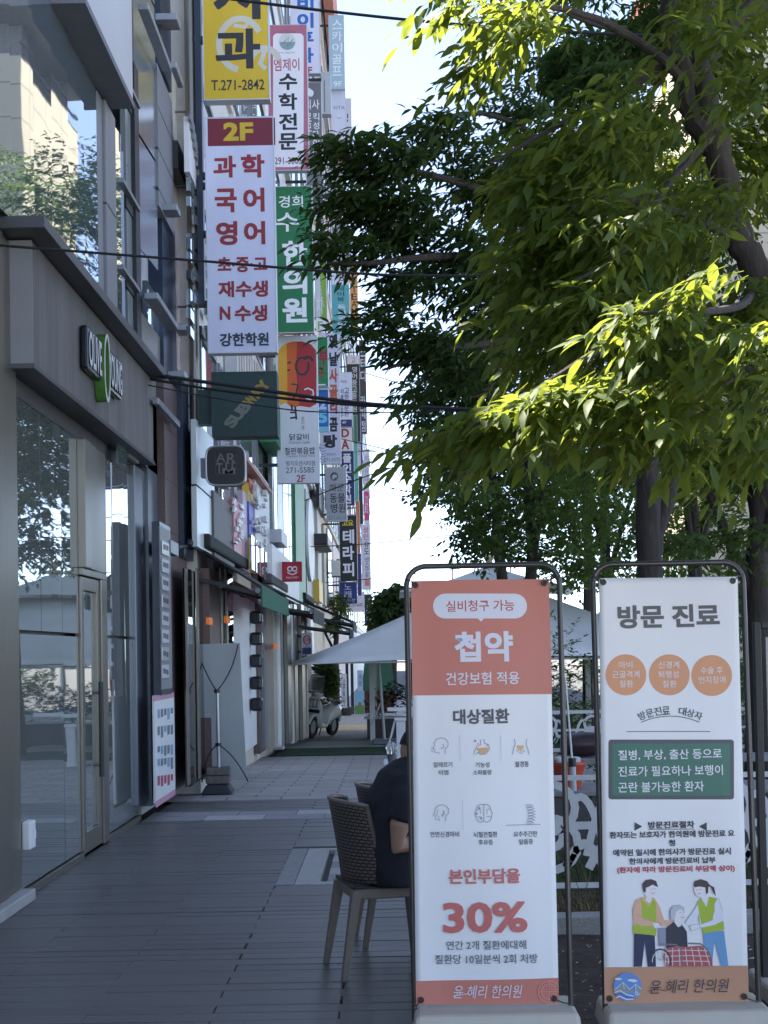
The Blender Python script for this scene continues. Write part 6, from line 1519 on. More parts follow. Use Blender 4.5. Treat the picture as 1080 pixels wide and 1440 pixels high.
# ------------------------------------------------------------------ foliage
def leaf_mat(name, dark, light, trans, tw=.45):
    m, nt, b = nodes_of(name)
    at_ = N(nt, 'ShaderNodeAttribute', attribute_name='rand')
    mx = N(nt, 'ShaderNodeMix', data_type='RGBA'); mx.inputs[6].default_value = (*dark, 1); mx.inputs[7].default_value = (*light, 1)
    nt.links.new(at_.outputs['Fac'], mx.inputs[0]); nt.links.new(mx.outputs[2], b.inputs['Base Color']); b.inputs['Roughness'].default_value = .55
    b.inputs['Specular IOR Level'].default_value = .22
    tr = N(nt, 'ShaderNodeBsdfTranslucent'); tr.inputs['Color'].default_value = (*trans, 1)
    ms = N(nt, 'ShaderNodeMixShader'); ms.inputs[0].default_value = tw
    nt.links.new(b.outputs[0], ms.inputs[1]); nt.links.new(tr.outputs[0], ms.inputs[2]); nt.links.new(ms.outputs[0], nt.nodes['Material Output'].inputs['Surface'])
    return m
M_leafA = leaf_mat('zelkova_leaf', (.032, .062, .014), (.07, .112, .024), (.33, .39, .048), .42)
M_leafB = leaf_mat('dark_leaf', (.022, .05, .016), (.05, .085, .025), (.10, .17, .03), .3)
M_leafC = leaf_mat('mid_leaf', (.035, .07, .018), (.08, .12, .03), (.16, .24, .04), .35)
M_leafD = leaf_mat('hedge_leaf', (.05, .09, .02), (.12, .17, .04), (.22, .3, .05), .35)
M_bark = pm('dark_bark', (.035, .028, .024), .9, var=.4, scale=14, bump=.8, bscale=30, stretch=(1, 1, .3))

def norm(a): return a / np.maximum(1e-9, np.linalg.norm(a, axis=-1, keepdims=True))
def sprays(centers, radii, counts, dirs, L=.34, nl=9, ll=.09, lw=.032, droop=.22, seed=0, spread=.7, pitch=-.15, hang=.45):
    """twigs with alternate leaves; returns vertices, faces, per-vertex random and twig polylines"""
    rg = np.random.default_rng(seed)
    P, D = [], []
    for c, r_, n, d in zip(centers, radii, counts, dirs):
        u = norm(rg.normal(size=(n, 3))) * rg.random((n, 1)) ** (1 / 2.6)
        P.append(np.array(c) + u * np.array(r_))
        a = math.atan2(d[1], d[0]) + rg.normal(size=n) * spread
        out = np.stack([np.cos(a), np.sin(a), pitch + rg.normal(size=n) * .25], 1) + u * .5
        D.append(norm(out))
    P, D = np.concatenate(P), np.concatenate(D); T = len(P)
    Ls = L * rg.uniform(.6, 1.25, T)
    P = P - D * Ls[:, None] * .55; P[:, 2] += droop * Ls * .35 + ll * hang * .45
    t = (np.arange(nl) + .6) / nl
    pos = P[:, None] + D[:, None] * (Ls[:, None] * t)[..., None]
    pos[..., 2] -= droop * Ls[:, None] * t ** 2
    up = np.array([0, 0, 1.0]); S = norm(np.cross(D, up))
    sgn = np.where(np.arange(nl) % 2 == 0, 1, -1)[None, :, None]
    ang = rg.normal(.85, .22, (T, nl, 1)) * (1 - .75 * (t[None, :, None] > .93))
    dl = D[:, None] * np.cos(ang) + S[:, None] * sgn * np.sin(ang)
    dl[..., 2] -= hang + rg.normal(size=(T, nl)) * .22
    dl = norm(dl)
    nr = up + rg.normal(size=(T, nl, 3)) * .35
    nr = norm(nr - dl * np.sum(nr * dl, -1, keepdims=True)); sd = np.cross(dl, nr)
    ln = (ll * rg.uniform(.45, 1.2, (T, nl, 1))); wd = ln * (lw / ll)
    def row(t_, w_, lift, curl): c_ = b0 + dl * ln * t_ - nr * ln * curl; return [c_ + sd * wd * w_ + nr * wd * lift, c_, c_ - sd * wd * w_ + nr * wd * lift]
    b0 = pos; cv = rg.uniform(.3, 1.7, (T, nl, 1)); v = [b0] + row(.2, .36, .12, 0) + row(.47, .5, .14, .02 * cv) + row(.76, .29, .06, .07 * cv) + [b0 + dl * ln - nr * ln * .16 * cv]
    V = np.stack(v, 2).reshape(-1, 3)
    n = T * nl; o = (np.arange(n) * 11)[:, None]
    tri = np.array([[0, 2, 1], [0, 3, 2], [8, 10, 7], [8, 9, 10]]); quad = np.array([[1, 2, 5, 4], [2, 3, 6, 5], [4, 5, 8, 7], [5, 6, 9, 8]])
    tw = rg.random((T, 1)) * .6 + rg.random((T, nl)) * .4
    return V, (o[:, None] + tri[None]).reshape(-1, 3), (o[:, None] + quad[None]).reshape(-1, 4), np.repeat(tw.reshape(-1), 11), P, D, Ls
def foliage(name, parent, mt, *a, twig=True, **kw):
    V, T3, Q4, R_, P, D, Ls = sprays(*a, **kw)
    if twig:   # the twig itself as a thin three sided stem
        n = len(P); S = norm(np.cross(D, [0, 0, 1.0])); w = .0022; E = P + D * Ls[:, None] * .95; E[:, 2] -= kw.get('droop', .22) * Ls * .9
        M_ = P + D * Ls[:, None] * .5; M_[:, 2] -= kw.get('droop', .22) * Ls * .25; U = np.array([0, 0, w])
        tv = np.stack([P - S * w, P + S * w, M_ + S * w * .8, M_ - S * w * .8, E, P + U, M_ + U], 1).reshape(-1, 3)
        o = (np.arange(n) * 7)[:, None] + len(V)
        Q4 = np.concatenate([Q4, (o[:, None] + np.array([[0, 1, 2, 3], [1, 5, 6, 2]])[None]).reshape(-1, 4)]); T3 = np.concatenate([T3, (o[:, None] + np.array([[3, 2, 4], [2, 6, 4]])[None]).reshape(-1, 3)])
        V = np.concatenate([V, tv]); R_ = np.concatenate([R_, np.zeros(len(tv))])
    if parent is not None:
        q = parent
        w_ = np.array(WM[q.name].inverted()); V = V @ w_[:3, :3].T + w_[:3, 3]
    me = bpy.data.meshes.new(name); nT, nQ = len(T3), len(Q4)
    me.vertices.add(len(V)); me.vertices.foreach_set('co', V.astype(np.float32).ravel())
    me.loops.add(nT * 3 + nQ * 4); me.loops.foreach_set('vertex_index', np.concatenate([T3.ravel(), Q4.ravel()]).astype(np.int32))
    me.polygons.add(nT + nQ); me.polygons.foreach_set('loop_start', np.concatenate([np.arange(nT) * 3, nT * 3 + np.arange(nQ) * 4]).astype(np.int32))
    me.update(calc_edges=True); me.materials.append(mt)
    at_ = me.attributes.new('rand', 'FLOAT', 'POINT'); at_.data.foreach_set('value', R_.astype(np.float32))
    o = bpy.data.objects.new(name, me); COL.objects.link(o); o.parent = parent
    return o
def limb(b, pts, r0, r1, n=10, seed=0):
    rg = random.Random(seed); C = [Vector(p) for p in pts]; out = []
    for i in range(len(C) - 1):
        p0, p1, p2, p3 = C[max(i - 1, 0)], C[i], C[i + 1], C[min(i + 2, len(C) - 1)]
        for k in range(5):
            t = k / 5; out.append(0.5 * ((2 * p1) + (p2 - p0) * t + (2 * p0 - 5 * p1 + 4 * p2 - p3) * t * t + (3 * p1 - p0 - 3 * p2 + p3) * t ** 3))
    out.append(C[-1]); m = len(out)
    out = [p + Vector((rg.gauss(0, 1), rg.gauss(0, 1), 0)) * r0 * .12 for p in out]
    b.tube(out, [r0 + (r1 - r0) * i / (m - 1) for i in range(m)], n)
def blobs(spec):
    """(px, py, depth, half width px, half height px, half depth m, twigs, direction)"""
    C, R_, K, D = [], [], [], []
    for (px, py, Y, hw, hh, hd_, n, d) in spec:
        c = at(px, py, Y); s = Y / F; C.append(tuple(c)); R_.append((hw * s, hd_, hh * s)); K.append(n); D.append(d)
    return C, R_, K, D
LEFT, LEFTN, DOWNR, AWAY, NEAR = (-1, -.1), (-.9, -.5), (.8, -.4), (-.2, 1), (-.2, -1)
TREES = 'zelkova trees over the terrace'
# near tree
T1 = (2.05, 6.0)
t1 = thing('zelkova_tree', 'nearest leafy tree on the right with big sunlit yellow green leaves', 'tree', (T1[0], T1[1], 0), group=TREES)
def trunk1(b):
    limb(b, [(2.05, 6.0, -.05), (2.0, 6.0, 1.2), at(1082, 450, 6.0), at(1040, 330, 6.0), at(1005, 200, 6.0), at(985, 100, 6.0), at(990, 0, 6.1), at(975, -140, 6.2)], .074, .036, 14, 1)
one('trunk', M_bark, trunk1, t1, smooth=True)
lm = MB(); lm.mat(M_bark)
for i, (pts, r0, r1) in enumerate(((((1008, 210, 6.0), (975, 160, 6.0), (948, 70, 5.95), (935, -20, 5.9), (900, -120, 5.8)), .055, .03), (((985, 110, 6.0), (1010, 60, 6.1), (1050, 10, 6.2), (1100, -60, 6.3)), .04, .02),
        (((1040, 340, 6.0), (960, 300, 5.8), (860, 280, 5.5), (760, 300, 5.3)), .022, .006), (((1075, 440, 6.0), (980, 440, 5.4), (880, 470, 4.9), (800, 520, 4.6), (690, 590, 4.5), (600, 610, 4.6)), .024, .004),
        (((960, 110, 5.95), (900, 60, 5.6), (820, 20, 5.2), (730, 10, 5.0), (660, 40, 4.9)), .022, .004), (((1060, 400, 6), (1040, 430, 5), (960, 440, 4.4), (900, 440, 4.2)), .02, .004), (((1080, 440, 6), (1090, 500, 4.8), (1050, 520, 4.3), (1020, 540, 4.2)), .02, .004),
        (((950, 80, 5.9), (860, 140, 5.7), (760, 190, 5.4), (690, 230, 5.3)), .018, .004), (((1000, 190, 6), (940, 260, 5.6), (880, 350, 5.2), (800, 400, 5.0)), .018, .005), (((880, 40, 5.6), (840, 36, 5.5), (800, 20, 5.4)), .012, .006))):
    limb(lm, [at(*p) for p in pts], r0, r1, 8, i)
lm.build('limbs', t1, smooth=True)
SP1 = [
    # lit low boughs reaching left
    (620, 632, 4.7, 48, 26, .25, 26, LEFT), (690, 610, 4.6, 60, 34, .28, 44, LEFT), (770, 590, 4.5, 80, 40, .3, 75, LEFT), (860, 585, 4.5, 90, 48, .32, 90, LEFTN), (940, 610, 4.6, 60, 40, .3, 50, LEFTN), (960, 655, 4.7, 40, 20, .2, 14, LEFTN),
    (905, 455, 4.3, 60, 26, .22, 34, LEFTN), (960, 440, 4.3, 50, 24, .2, 26, LEFTN), (1050, 500, 4.2, 40, 36, .2, 28, LEFTN), (1070, 560, 4.3, 40, 30, .2, 18, LEFTN),
    # dim inner mass
    (760, 300, 5.6, 70, 90, .4, 150, LEFT), (830, 230, 5.6, 90, 80, .5, 150, LEFT), (850, 360, 5.4, 110, 90, .5, 210, LEFTN), (930, 330, 6.5, 100, 110, .4, 190, LEFTN), (800, 470, 5.4, 110, 60, .5, 150, LEFT), (960, 520, 5.4, 110, 80, .45, 150, LEFTN), (1060, 450, 5.6, 50, 60, .4, 70, LEFTN), (1060, 250, 6.7, 60, 90, .3, 90, DOWNR), (730, 400, 5.5, 50, 60, .4, 50, LEFT), (1040, 640, 5.4, 60, 60, .45, 70, LEFTN), (880, 180, 5.8, 60, 60, .5, 70, LEFT),
    # upper left boughs
    (720, 50, 4.9, 46, 50, .3, 40, LEFT), (700, 0, 4.9, 46, 26, .3, 18, LEFT), (665, 105, 5.9, 36, 30, .3, 30, LEFT), (780, 10, 5.9, 60, 24, .3, 26, LEFT), (1010, 300, 5.4, 50, 50, .2, 26, LEFTN), (1040, 150, 5.5, 40, 60, .2, 30, LEFTN), (1010, 60, 5.6, 30, 40, .2, 16, LEFTN), (960, 60, 5.5, 40, 30, .2, 14, LEFTN), (640, 20, 5.0, 30, 16, .2, 8, LEFT), (745, 215, 5.7, 40, 30, .3, 30, LEFT), (620, 0, 5.0, 30, 12, .2, 8, LEFT),
    (1050, 70, 6.6, 40, 60, .3, 50, DOWNR), (1075, 150, 6.6, 40, 60, .3, 40, DOWNR), (980, 20, 5.8, 60, 30, .4, 24, AWAY),
    # crown above the frame and out to the right
    (900, -160, 5.8, 150, 90, .7, 110, LEFT), (1080, -180, 6.3, 180, 130, .9, 160, AWAY), (1180, 100, 6.2, 100, 250, .8, 160, DOWNR), (1180, 420, 6.0, 80, 150, .7, 90, DOWNR),
    (900, 270, 6.9, 120, 110, .4, 90, AWAY)]
SP1 = [(x, y, d, hw * .86, hh * .86, hd_, max(4, int(n * (.62 if 5 else 1))), dr) for (x, y, d, hw, hh, hd_, n, dr) in SP1]

B1 = blobs(SP1)
SH = [((-.75 + .38 * i, 5.98 + .03 * (i % 2), 5.1 + .02 * i), (.26, .26, .16), 220) for i in range(7)] + [((-.6 + .5 * i, 6.5, 5.6), (.35, .3, .2), 150) for i in range(6)] + [((-.5 + .45 * i, 7.05, 5.45), (.3, .28, .2), 150) for i in range(8)]  # dense leaf clusters added out of view to shade the crown below
foliage('shade_leaves', t1, M_leafA, [q_[0] for q_ in SH], [q_[1] for q_ in SH], [q_[2] for q_ in SH], [LEFT] * len(SH), L=.24, nl=9, ll=.095, lw=.036, seed=17, droop=.15, hang=.2)
B1[0].append((2.3, 6.2, 5.4)); B1[1].append((.6, .7, .6)); B1[2].append(90); B1[3].append(LEFT)
foliage('crown', t1, M_leafA, *B1, L=.33, nl=9, ll=.095, lw=.031, seed=1, droop=.3, hang=.5)
# dark tree behind it
t2 = thing('zelkova_tree', 'dark shaded tree behind the nearest one, its twigs hanging over the green and white signs', 'tree', (at(915, 800, 11.5).x, 11.5, 0), group=TREES)
x2 = at(915, 800, 11.5).x
def trunk2(b):
    limb(b, [(x2, 11.5, -.05), (x2 - .03, 11.5, 1.2), at(912, 700, 11.5), at(905, 600, 11.5), at(880, 480, 11.5), at(850, 330, 11.5), at(840, 160, 11.6)], .12, .05, 12, 5)
    limb(b, [at(912, 800, 11.5), at(935, 720, 11.6), at(962, 640, 11.8), at(990, 560, 12)], .07, .04, 10, 6)
one('trunk', M_bark, trunk2, t2, smooth=True)
lm = MB(); lm.mat(M_bark)
for i, (pts, r0, r1) in enumerate(((((880, 500, 11.5), (800, 480, 11), (700, 480, 10.3), (600, 500, 9.8), (540, 520, 9.6)), .05, .008), (((870, 440, 11.5), (760, 380, 10.6), (640, 360, 9.9), (520, 370, 9.4), (460, 370, 9.3)), .05, .006), (((855, 350, 11.5), (740, 290, 10.6), (620, 250, 10), (520, 230, 9.6), (450, 215, 9.4)), .045, .006), (((850, 330, 11.5), (760, 200, 11), (680, 160, 10.6), (600, 170, 10.2)), .04, .006), (((845, 260, 11.5), (900, 160, 11.8), (960, 60, 12)), .04, .01), (((905, 600, 11.5), (820, 560, 11), (740, 540, 10.6), (660, 560, 10.2)), .035, .006))):
    limb(lm, [at(*p) for p in pts], r0, r1, 8, 30 + i)
lm.build('limbs', t2, smooth=True)
SP2 = [(475, 215, 9.5, 48, 22, .35, 46, LEFT), (540, 235, 9.7, 70, 40, .5, 130, LEFT), (610, 190, 10, 60, 34, .5, 80, LEFT), (480, 290, 9.5, 50, 26, .4, 60, LEFT), (560, 310, 9.8, 80, 50, .6, 190, LEFT), (450, 345, 9.3, 30, 14, .25, 20, LEFT), (500, 360, 9.5, 50, 18, .3, 40, LEFT),
       (560, 400, 9.7, 40, 24, .3, 40, LEFT), (640, 380, 10.2, 90, 70, .7, 230, LEFT), (530, 455, 9.6, 40, 22, .3, 36, LEFT), (585, 490, 9.8, 60, 36, .4, 100, LEFT), (560, 430, 9.7, 30, 16, .25, 16, LEFT), (640, 520, 10, 60, 36, .5, 80, LEFTN), (500, 470, 9.4, 24, 14, .2, 12, LEFT),
       (680, 260, 10.6, 80, 70, .7, 190, LEFT), (720, 170, 11, 60, 50, .6, 80, LEFT), (700, 450, 10.5, 70, 60, .6, 130, LEFT), (760, 560, 10.8, 100, 50, .7, 130, LEFTN), (800, 300, 11.5, 110, 150, .9, 330, AWAY), (900, 450, 12, 130, 130, 1.0, 300, AWAY), (1000, 250, 12.5, 130, 220, 1.2, 330, AWAY), (800, 110, 12, 120, 70, .8, 120, AWAY), (1040, 520, 12.5, 90, 120, 1, 160, AWAY), (940, 60, 12.4, 120, 60, .8, 110, AWAY), (860, 70, 11.5, 60, 50, .6, 130, AWAY), (800, 95, 11.4, 50, 40, .6, 100, AWAY), (840, 130, 11, 60, 40, .5, 100, AWAY), (930, 40, 11.5, 60, 60, .6, 130, AWAY), (1010, 60, 11.5, 60, 70, .6, 120, AWAY), (580, 560, 10, 30, 14, .3, 14, LEFT), (655, 655, 10.5, 50, 22, .4, 20, LEFT),
       (820, -60, 12, 200, 100, 1.2, 150, AWAY)]
SP2 = [(x, y, d, hw * .85, hh * .8, hd_ * .8, max(4, int(n * .82)), dr) for (x, y, d, hw, hh, hd_, n, dr) in SP2]
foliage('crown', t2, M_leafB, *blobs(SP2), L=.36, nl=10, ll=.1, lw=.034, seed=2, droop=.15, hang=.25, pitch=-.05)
# further trunks and crowns to the right
def plain_tree(label, px, pyb, Y, top, rr, spec, mt, ll, lw, seed, lean=0, forks=3, L=.4, nl=10):
    g = at(px, pyb, Y); th = thing('terrace_tree', label, 'tree', (g.x, Y, zg(Y)), group='trees farther along the terrace')
    tp_ = at(px + lean, top, Y)
    one('trunk', M_bark, lambda b: (limb(b, [(g.x, Y, zg(Y) - .05), ((g.x * 2 + tp_.x) / 3, Y, (tp_.z) * .35), ((g.x + tp_.x * 2) / 3, Y, tp_.z * .7), tuple(tp_)], rr, rr * .5, 10, seed),
        [limb(b, [((g.x * .5 + tp_.x * .5), Y, tp_.z * (.5 + .1 * k)), tuple(Vector(((g.x + tp_.x) / 2 + math.cos(k * 2.3 + seed) * .6, Y + math.sin(k * 2.3 + seed) * .5, tp_.z * (.85 + .12 * k)))), tuple(Vector((tp_.x + math.cos(k * 2.3 + seed) * 1.4, Y + math.sin(k * 2.3 + seed) * 1.0, tp_.z * (1.1 + .1 * k))))], rr * .45, rr * .12, 7, seed + k) for k in range(forks)]), th, smooth=True)
    foliage('crown', th, mt, *blobs(spec), L=L, nl=nl, ll=ll, lw=lw, seed=seed, droop=.15, hang=.3)
    return th
plain_tree('tree with a thick dark trunk just right of the second banner top', 1062, 820, 13.5, 560, .14, [(1060, 640, 13.5, 110, 70, 1, 170, AWAY), (980, 660, 13.5, 80, 50, .9, 130, AWAY), (1030, 760, 13.2, 70, 40, .8, 70, NEAR), (960, 770, 12.6, 50, 30, .5, 30, NEAR), (1120, 500, 13.5, 120, 160, 1.2, 200, AWAY)], M_leafC, .1, .036, 41)
plain_tree('tree whose slanting trunk stands between the two dark trunks over the white banner', 985, 800, 15, 560, .1, [(940, 620, 15, 90, 60, 1, 150, AWAY), (860, 650, 15, 80, 40, 1, 110, AWAY), (1000, 540, 15, 120, 70, 1, 160, AWAY)], M_leafC, .1, .036, 42, lean=-20)
plain_tree('fine leaved tree with sky showing through behind the marquee peak', 745, 810, 24, 560, .13, [(640, 700, 23, 60, 22, 1.2, 60, LEFT), (600, 690, 23, 34, 12, .6, 14, LEFT), (690, 720, 24, 60, 36, 1.4, 140, LEFT), (750, 700, 24, 60, 50, 1.5, 170, AWAY), (720, 765, 24, 60, 30, 1.3, 80, NEAR), (790, 780, 24, 50, 30, 1.2, 70, NEAR), (820, 720, 25, 60, 60, 1.6, 170, AWAY), (760, 620, 24, 110, 50, 1.8, 180, AWAY), (830, 800, 25, 40, 22, 1, 36, NEAR)], M_leafC, .1, .07, 43, L=.5)
plain_tree('bushy light green tree at the back between the marquee and the trunks', 850, 850, 31, 640, .16, [(850, 720, 31, 90, 70, 2, 260, AWAY), (900, 790, 31, 80, 40, 1.8, 160, NEAR), (800, 800, 31, 60, 40, 1.8, 100, NEAR), (960, 740, 31, 80, 60, 2, 200, AWAY)], M_leafD, .13, .08, 44, L=.55)
plain_tree('light green tree seen in the gap at the right edge', 1065, 900, 29, 740, .14, [(1060, 830, 29, 60, 60, 2, 190, AWAY), (1120, 760, 29, 90, 90, 2.2, 260, AWAY), (1030, 870, 29, 40, 40, 1.4, 70, NEAR)], M_leafD, .13, .08, 45, L=.55)
# street trees that the shop glass mirrors
for i, (x, Y, h_) in enumerate(((2.1, 27.5, 9.0), (4.9, 36, 15.5), (6.6, 38, 14))):
    th = thing('terrace_tree', ('dark tree behind the thin trunks, nearest of three beyond the terrace', 'dark tree in the middle of three beyond the terrace', 'dark tree farthest of three beyond the terrace')[i], 'tree', (x, Y, zg(Y)), group='trees farther along the terrace')
    one('trunk', M_bark, lambda b: limb(b, [(x, Y, zg(Y) - .05), (x + .1, Y, h_ * .3), (x - .1, Y, h_ * .6), (x, Y, h_ * .9)], .14, .05, 9, i), th, smooth=True)
    rg = random.Random(i); C, R_, K, D = [], [], [], []
    for k in range(14):
        a = rg.uniform(0, 2 * PI); C.append((x + math.cos(a) * rg.uniform(.3, 1.2) * h_ / 7, Y + math.sin(a) * rg.uniform(.3, 1.4) * h_ / 7, h_ * rg.uniform(.42, 1.0))); R_.append((.1 * h_, .12 * h_, .075 * h_)); K.append(110); D.append((math.cos(a), math.sin(a)))
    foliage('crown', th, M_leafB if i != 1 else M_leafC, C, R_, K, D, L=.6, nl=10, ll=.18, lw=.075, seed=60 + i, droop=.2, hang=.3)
# distant dark tree at the end of the walk
th = thing('distant_tree', 'round dark tree at the end of the street beside the far signs', 'tree', (at(552, 900, 95).x, 95, zg(95)))
one('trunk', M_bark, lambda b: limb(b, [(at(552, 900, 95).x, 95, zg(95)), tuple(at(552, 880, 95)), tuple(at(555, 850, 95))], .3, .1, 8, 3), th)
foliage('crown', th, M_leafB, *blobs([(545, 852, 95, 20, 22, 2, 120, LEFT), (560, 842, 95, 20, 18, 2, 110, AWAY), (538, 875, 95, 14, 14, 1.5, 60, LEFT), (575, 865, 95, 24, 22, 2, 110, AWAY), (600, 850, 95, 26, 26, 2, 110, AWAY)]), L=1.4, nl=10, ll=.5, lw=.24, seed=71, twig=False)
# hedges and bushes
def bush(name, label, cat, spec, mt, ll, lw, seed, L=.3, group=None, loc=None, parent=None):
    C, R_, K, D = blobs(spec) if not isinstance(spec, tuple) else spec
    if parent is None:
        o = foliage(name, None, mt, C, R_, K, D, L=L, nl=9, ll=ll, lw=lw, seed=seed, droop=.05, hang=.1, pitch=.5, spread=2.5)
        return tag(o, label, cat, group)
    return foliage(name, parent, mt, C, R_, K, D, L=L, nl=9, ll=ll, lw=lw, seed=seed, droop=.05, hang=.1, pitch=.5, spread=2.5)
pc = [(-.1 + i * .62, 33.9, zg(34) + .85 + .12 * (i % 2)) for i in range(7)]
bush('bushes', None, None, (pc, [(.4, .4, .42)] * 7, [70] * 7, [(0, -1)] * 7), M_leafB, .1, .05, 81, parent=pw)
bush('hedge', 'dark green hedge behind the white scroll fences, between the two banners', 'hedge', ([(1.2 + i * .55, 16.2 + .3 * (i % 3), .55 + .45 * (i % 2)) for i in range(9)], [(.5, .5, .6)] * 9, [80] * 9, [(0, -1)] * 9), M_leafB, .09, .03, 82)
bush('hedge', 'lighter green clumps of hedge under the marquee valance between the banners', 'hedge', ([(1.5 + i * .7, 19.5, .9 + .3 * (i % 2)) for i in range(7)], [(.6, .5, .9)] * 7, [90] * 7, [(0, -1)] * 7), M_leafC, .1, .04, 83)
bush('hedge', 'sunny hedge seen far off at the right edge and in the shop glass', 'hedge', ([(8.8 + .15 * (i % 3), 20 + i * 1.5, .5 + .25 * (i % 2)) for i in range(26)], [(.6, .9, .6)] * 26, [70] * 26, [(-1, 0)] * 26), M_leafD, .13, .07, 84)
# plants in pots along the shop wall
g = ground(390, 1054)
th = thing('potted_conifer', 'slender green conifer in a tall white pot by the steel jambs', 'plant', g)
wpx = g.y / F
one('pot', M_white, lambda b: b.add([(g.x - .13, g.y - .13, g.z), (g.x + .13, g.y - .13, g.z), (g.x + .13, g.y + .13, g.z), (g.x - .13, g.y + .13, g.z), (g.x - .15, g.y - .15, g.z + .56), (g.x + .15, g.y - .15, g.z + .56), (g.x + .15, g.y + .15, g.z + .56), (g.x - .15, g.y + .15, g.z + .56)], [(0, 3, 2, 1), (4, 5, 6, 7), (0, 1, 5, 4), (1, 2, 6, 5), (2, 3, 7, 6), (3, 0, 4, 7)]), th, bevel=.015)
one('stem', M_bark, lambda b: b.tube([(g.x, g.y, g.z + .5), (g.x, g.y, g.z + 1.2)], .015, 6), th)
foliage('foliage', th, M_leafC, [(g.x, g.y, g.z + .72 + .17 * i) for i in range(5)], [(.19 - .025 * i, .19 - .025 * i, .13) for i in range(5)], [60, 60, 50, 40, 24], [(0, -1)] * 5, L=.14, nl=9, ll=.05, lw=.012, seed=91, pitch=.9, hang=-.5, spread=3, droop=-.1)
g = ground(350, 1066)
th = thing('potted_plant', 'dark glossy leaved plant in a low white pot against the white wall', 'plant', (g.x + .12, g.y, g.z))
one('pot', M_white, lambda b: b.lathe([(.08, 0), (.13, .2), (.135, .32), (.12, .32), (.1, .2)], (g.x + .12, g.y - .3, g.z), 18), th, smooth=True)
foliage('foliage', th, M_leafB, [(g.x + .12, g.y - .3, g.z + .5)], [(.12, .12, .2)], [22], [(0, -1)], L=.34, nl=10, ll=.09, lw=.04, seed=92, pitch=1.2, hang=-.2, spread=3, droop=.1)
bush('tall_shrub', 'dark shrub behind the scooter windshield', 'shrub', [(455, 945, 43, 16, 18, .5, 260, NEAR), (466, 965, 43, 10, 22, .5, 200, NEAR), (445, 975, 43, 12, 26, .4, 220, NEAR)], M_leafB, .13, .06, 93, L=.28)

plain_tree('pale mottled trunk of a street tree behind the scooter, its crown over the marquee tip', 473, 1000, 52, 860, .14, [(478, 850, 52, 16, 18, .8, 60, AWAY), (470, 880, 52, 14, 12, .8, 40, AWAY)], M_leafC, .16, .08, 97, L=.5)
for (px, lab) in ((489, 'dark square post between the scooter and the narrow standing banner'), (496, 'dark post right of the narrow standing banner')):
    g_ = ground(px, 1004); tpz = at(px, 925, g_.y).z
    th = thing('sign_post', lab, 'post', g_, group='dark posts far down the walk')
    one('shaft', M_black, lambda b: b.box(g_.x - .06, g_.x + .06, g_.y - .06, g_.y + .06, g_.z, tpz), th); one('cap', M_dsteel, lambda b: b.box(g_.x - .09, g_.x + .09, g_.y - .09, g_.y + .09, tpz + .001, tpz + .05), th)
gt = ground(526, 1002)
gt_ = thing('green_tarp_stall', 'dark green covered stall beside the marquee leg, far down the walk', 'stall', gt)
one('cover', pm('green_tarp', (.02, .1, .06), .7, var=.2, bump=.2, bscale=8), lambda b: b.add([(gt.x - .5, gt.y - .5, gt.z + .9), (gt.x + .9, gt.y - .5, gt.z + .9), (gt.x + .9, gt.y + .6, gt.z + .9), (gt.x - .5, gt.y + .6, gt.z + .9), (gt.x - .35, gt.y, gt.z + 2.2), (gt.x + .75, gt.y, gt.z + 2.2)], [(0, 1, 5, 4), (2, 3, 4, 5), (0, 4, 3), (1, 2, 5), (3, 2, 1, 0)]), gt_)
one('counter', pm('dark_red_counter', (.09, .035, .03), .6, var=.2), lambda b: b.box(gt.x - .45, gt.x + .85, gt.y - .45, gt.y + .55, gt.z, gt.z + .89), gt_)

# ------------------------------------------------------------------ far side of the street, mostly seen in the mirror glass
def tile_wall(name):
    m, nt, b = nodes_of(name)
    tc = N(nt, 'ShaderNodeTexCoord'); mp = N(nt, 'ShaderNodeMapping'); mp.inputs['Rotation'].default_value = (0, PI / 2, PI / 2); nt.links.new(tc.outputs['Object'], mp.inputs[0])
    br = N(nt, 'ShaderNodeTexBrick', Scale=1.0); br.offset = 0.0; br.inputs['Color1'].default_value = (.55, .48, .36, 1); br.inputs['Color2'].default_value = (.5, .435, .33, 1); br.inputs['Mortar'].default_value = (.3, .27, .22, 1)
    br.inputs['Brick Width'].default_value = 1.8; br.inputs['Row Height'].default_value = 1.2; br.inputs['Mortar Size'].default_value = .03
    nt.links.new(mp.outputs[0], br.inputs[0]); nt.links.new(br.outputs['Color'], b.inputs['Base Color']); b.inputs['Roughness'].default_value = .8
    return m
fb = thing('beige_block', 'large beige commercial block with a red roof band across the street', 'building', (19, 84, 0))
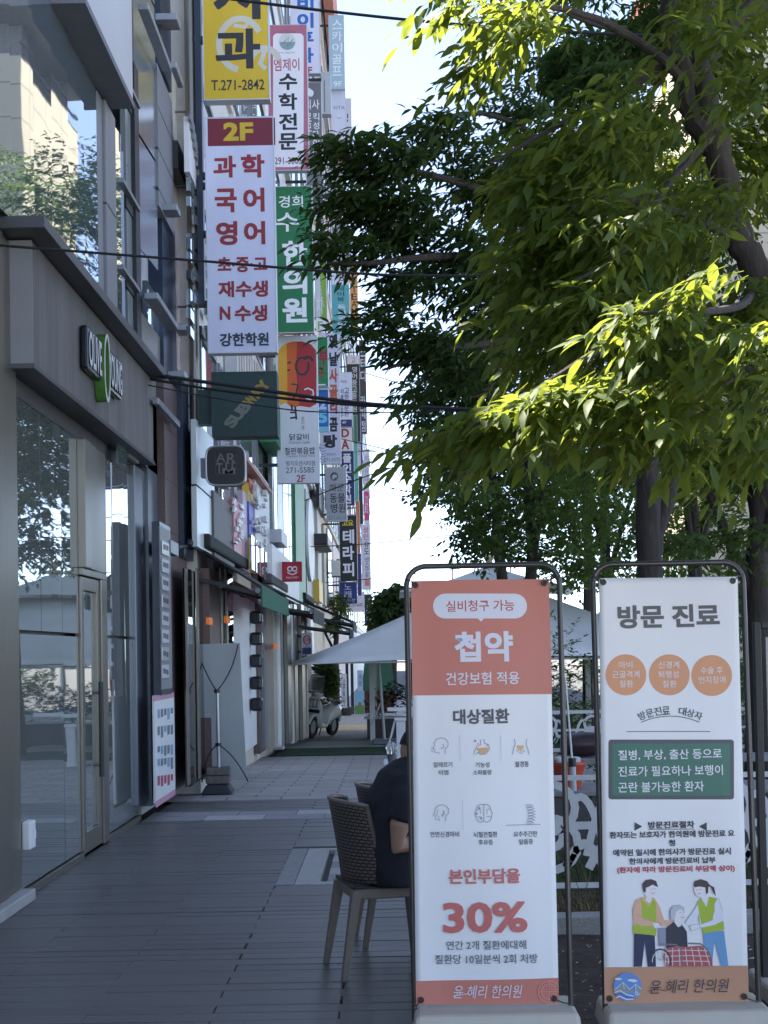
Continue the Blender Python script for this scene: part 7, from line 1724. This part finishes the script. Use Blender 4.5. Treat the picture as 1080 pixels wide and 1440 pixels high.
one('wall', tile_wall('beige_block_wall'), lambda b: b.box(10.6, 34, 49, 57, -1, 22.6), fb)
one('roof_band', pm('red_roof_band', (.55, .16, .11), .6), lambda b: b.box(9.8, 34.5, 48.4, 57.6, 24.7, 26.0), fb)
one('roof_soffit', pm('grey_soffit', (.22, .2, .19), .7), lambda b: (b.box(9.9, 34.4, 48.5, 57.5, 24.1, 24.69), b.box(10.9, 11.4, 55, 55.5, 22.6, 24.1), b.box(10.9, 11.4, 50, 50.5, 22.6, 24.1), b.box(10.6, 10.7, 49, 57, 23.1, 23.16)), fb)
for i in range(3):
    for j in range(3): one('window', M_glass, lambda b: b.box(10.44, 10.498, 49.5 + j * 2.5, 51 + j * 2.5, 2.5 + i * 4.2, 5 + i * 4.2), fb)
r = random.Random(31)
for j in range(5): one('shop_board', [M_greenb, M_redp, M_yels, M_blues, M_white, pm('mint_board', (.3, .5, .42), .5), M_pinks][j], lambda b: b.box(10.3, 10.45, 49.2 + j * 1.5, 50.3 + j * 1.5, 12 + (j % 3), 13.4 + (j % 3)), fb)
ob = thing('orange_brick_block', 'low brick block glimpsed between leaves at the right edge', 'building', (17, 52, 0))
one('wall', brick_mat('orange_brick', (.3, .16, .1), (.26, .14, .09), (.3, .28, .26), .4, .15, .02), lambda b: b.box(13, 26, 50, 60, -1, 7), ob)
for i in range(4): one('window', M_glass, lambda b: b.box(13.5 + i * 2.2, 15 + i * 2.2, 49.94, 49.998, 1 + 2 * (i % 2), 2.6 + 2 * (i % 2)), ob)
# red folded parasol that shows in the glass, beside the walk beyond the banners
rp_ = thing('folded_parasol', 'folded dusky red parasol on a pole beside the planter wall', 'parasol', (.62, 30.6, zg(30.6)))
one('pole', M_lgrey, lambda b: b.tube([(.62, 30.6, zg(30.6)), (.62, 30.6, 2.1)], .025, 8), rp_)
one('canopy', pm('dusky_red_cloth', (.4, .05, .08), .85, var=.15), lambda b: b.lathe([(.02, 2.1), (.07, 1.95), (.15, 1.5), (.19, 1.1), (.13, .75), (.03, .7)], (.62, 30.6, 0), 11, 1, .8), rp_)
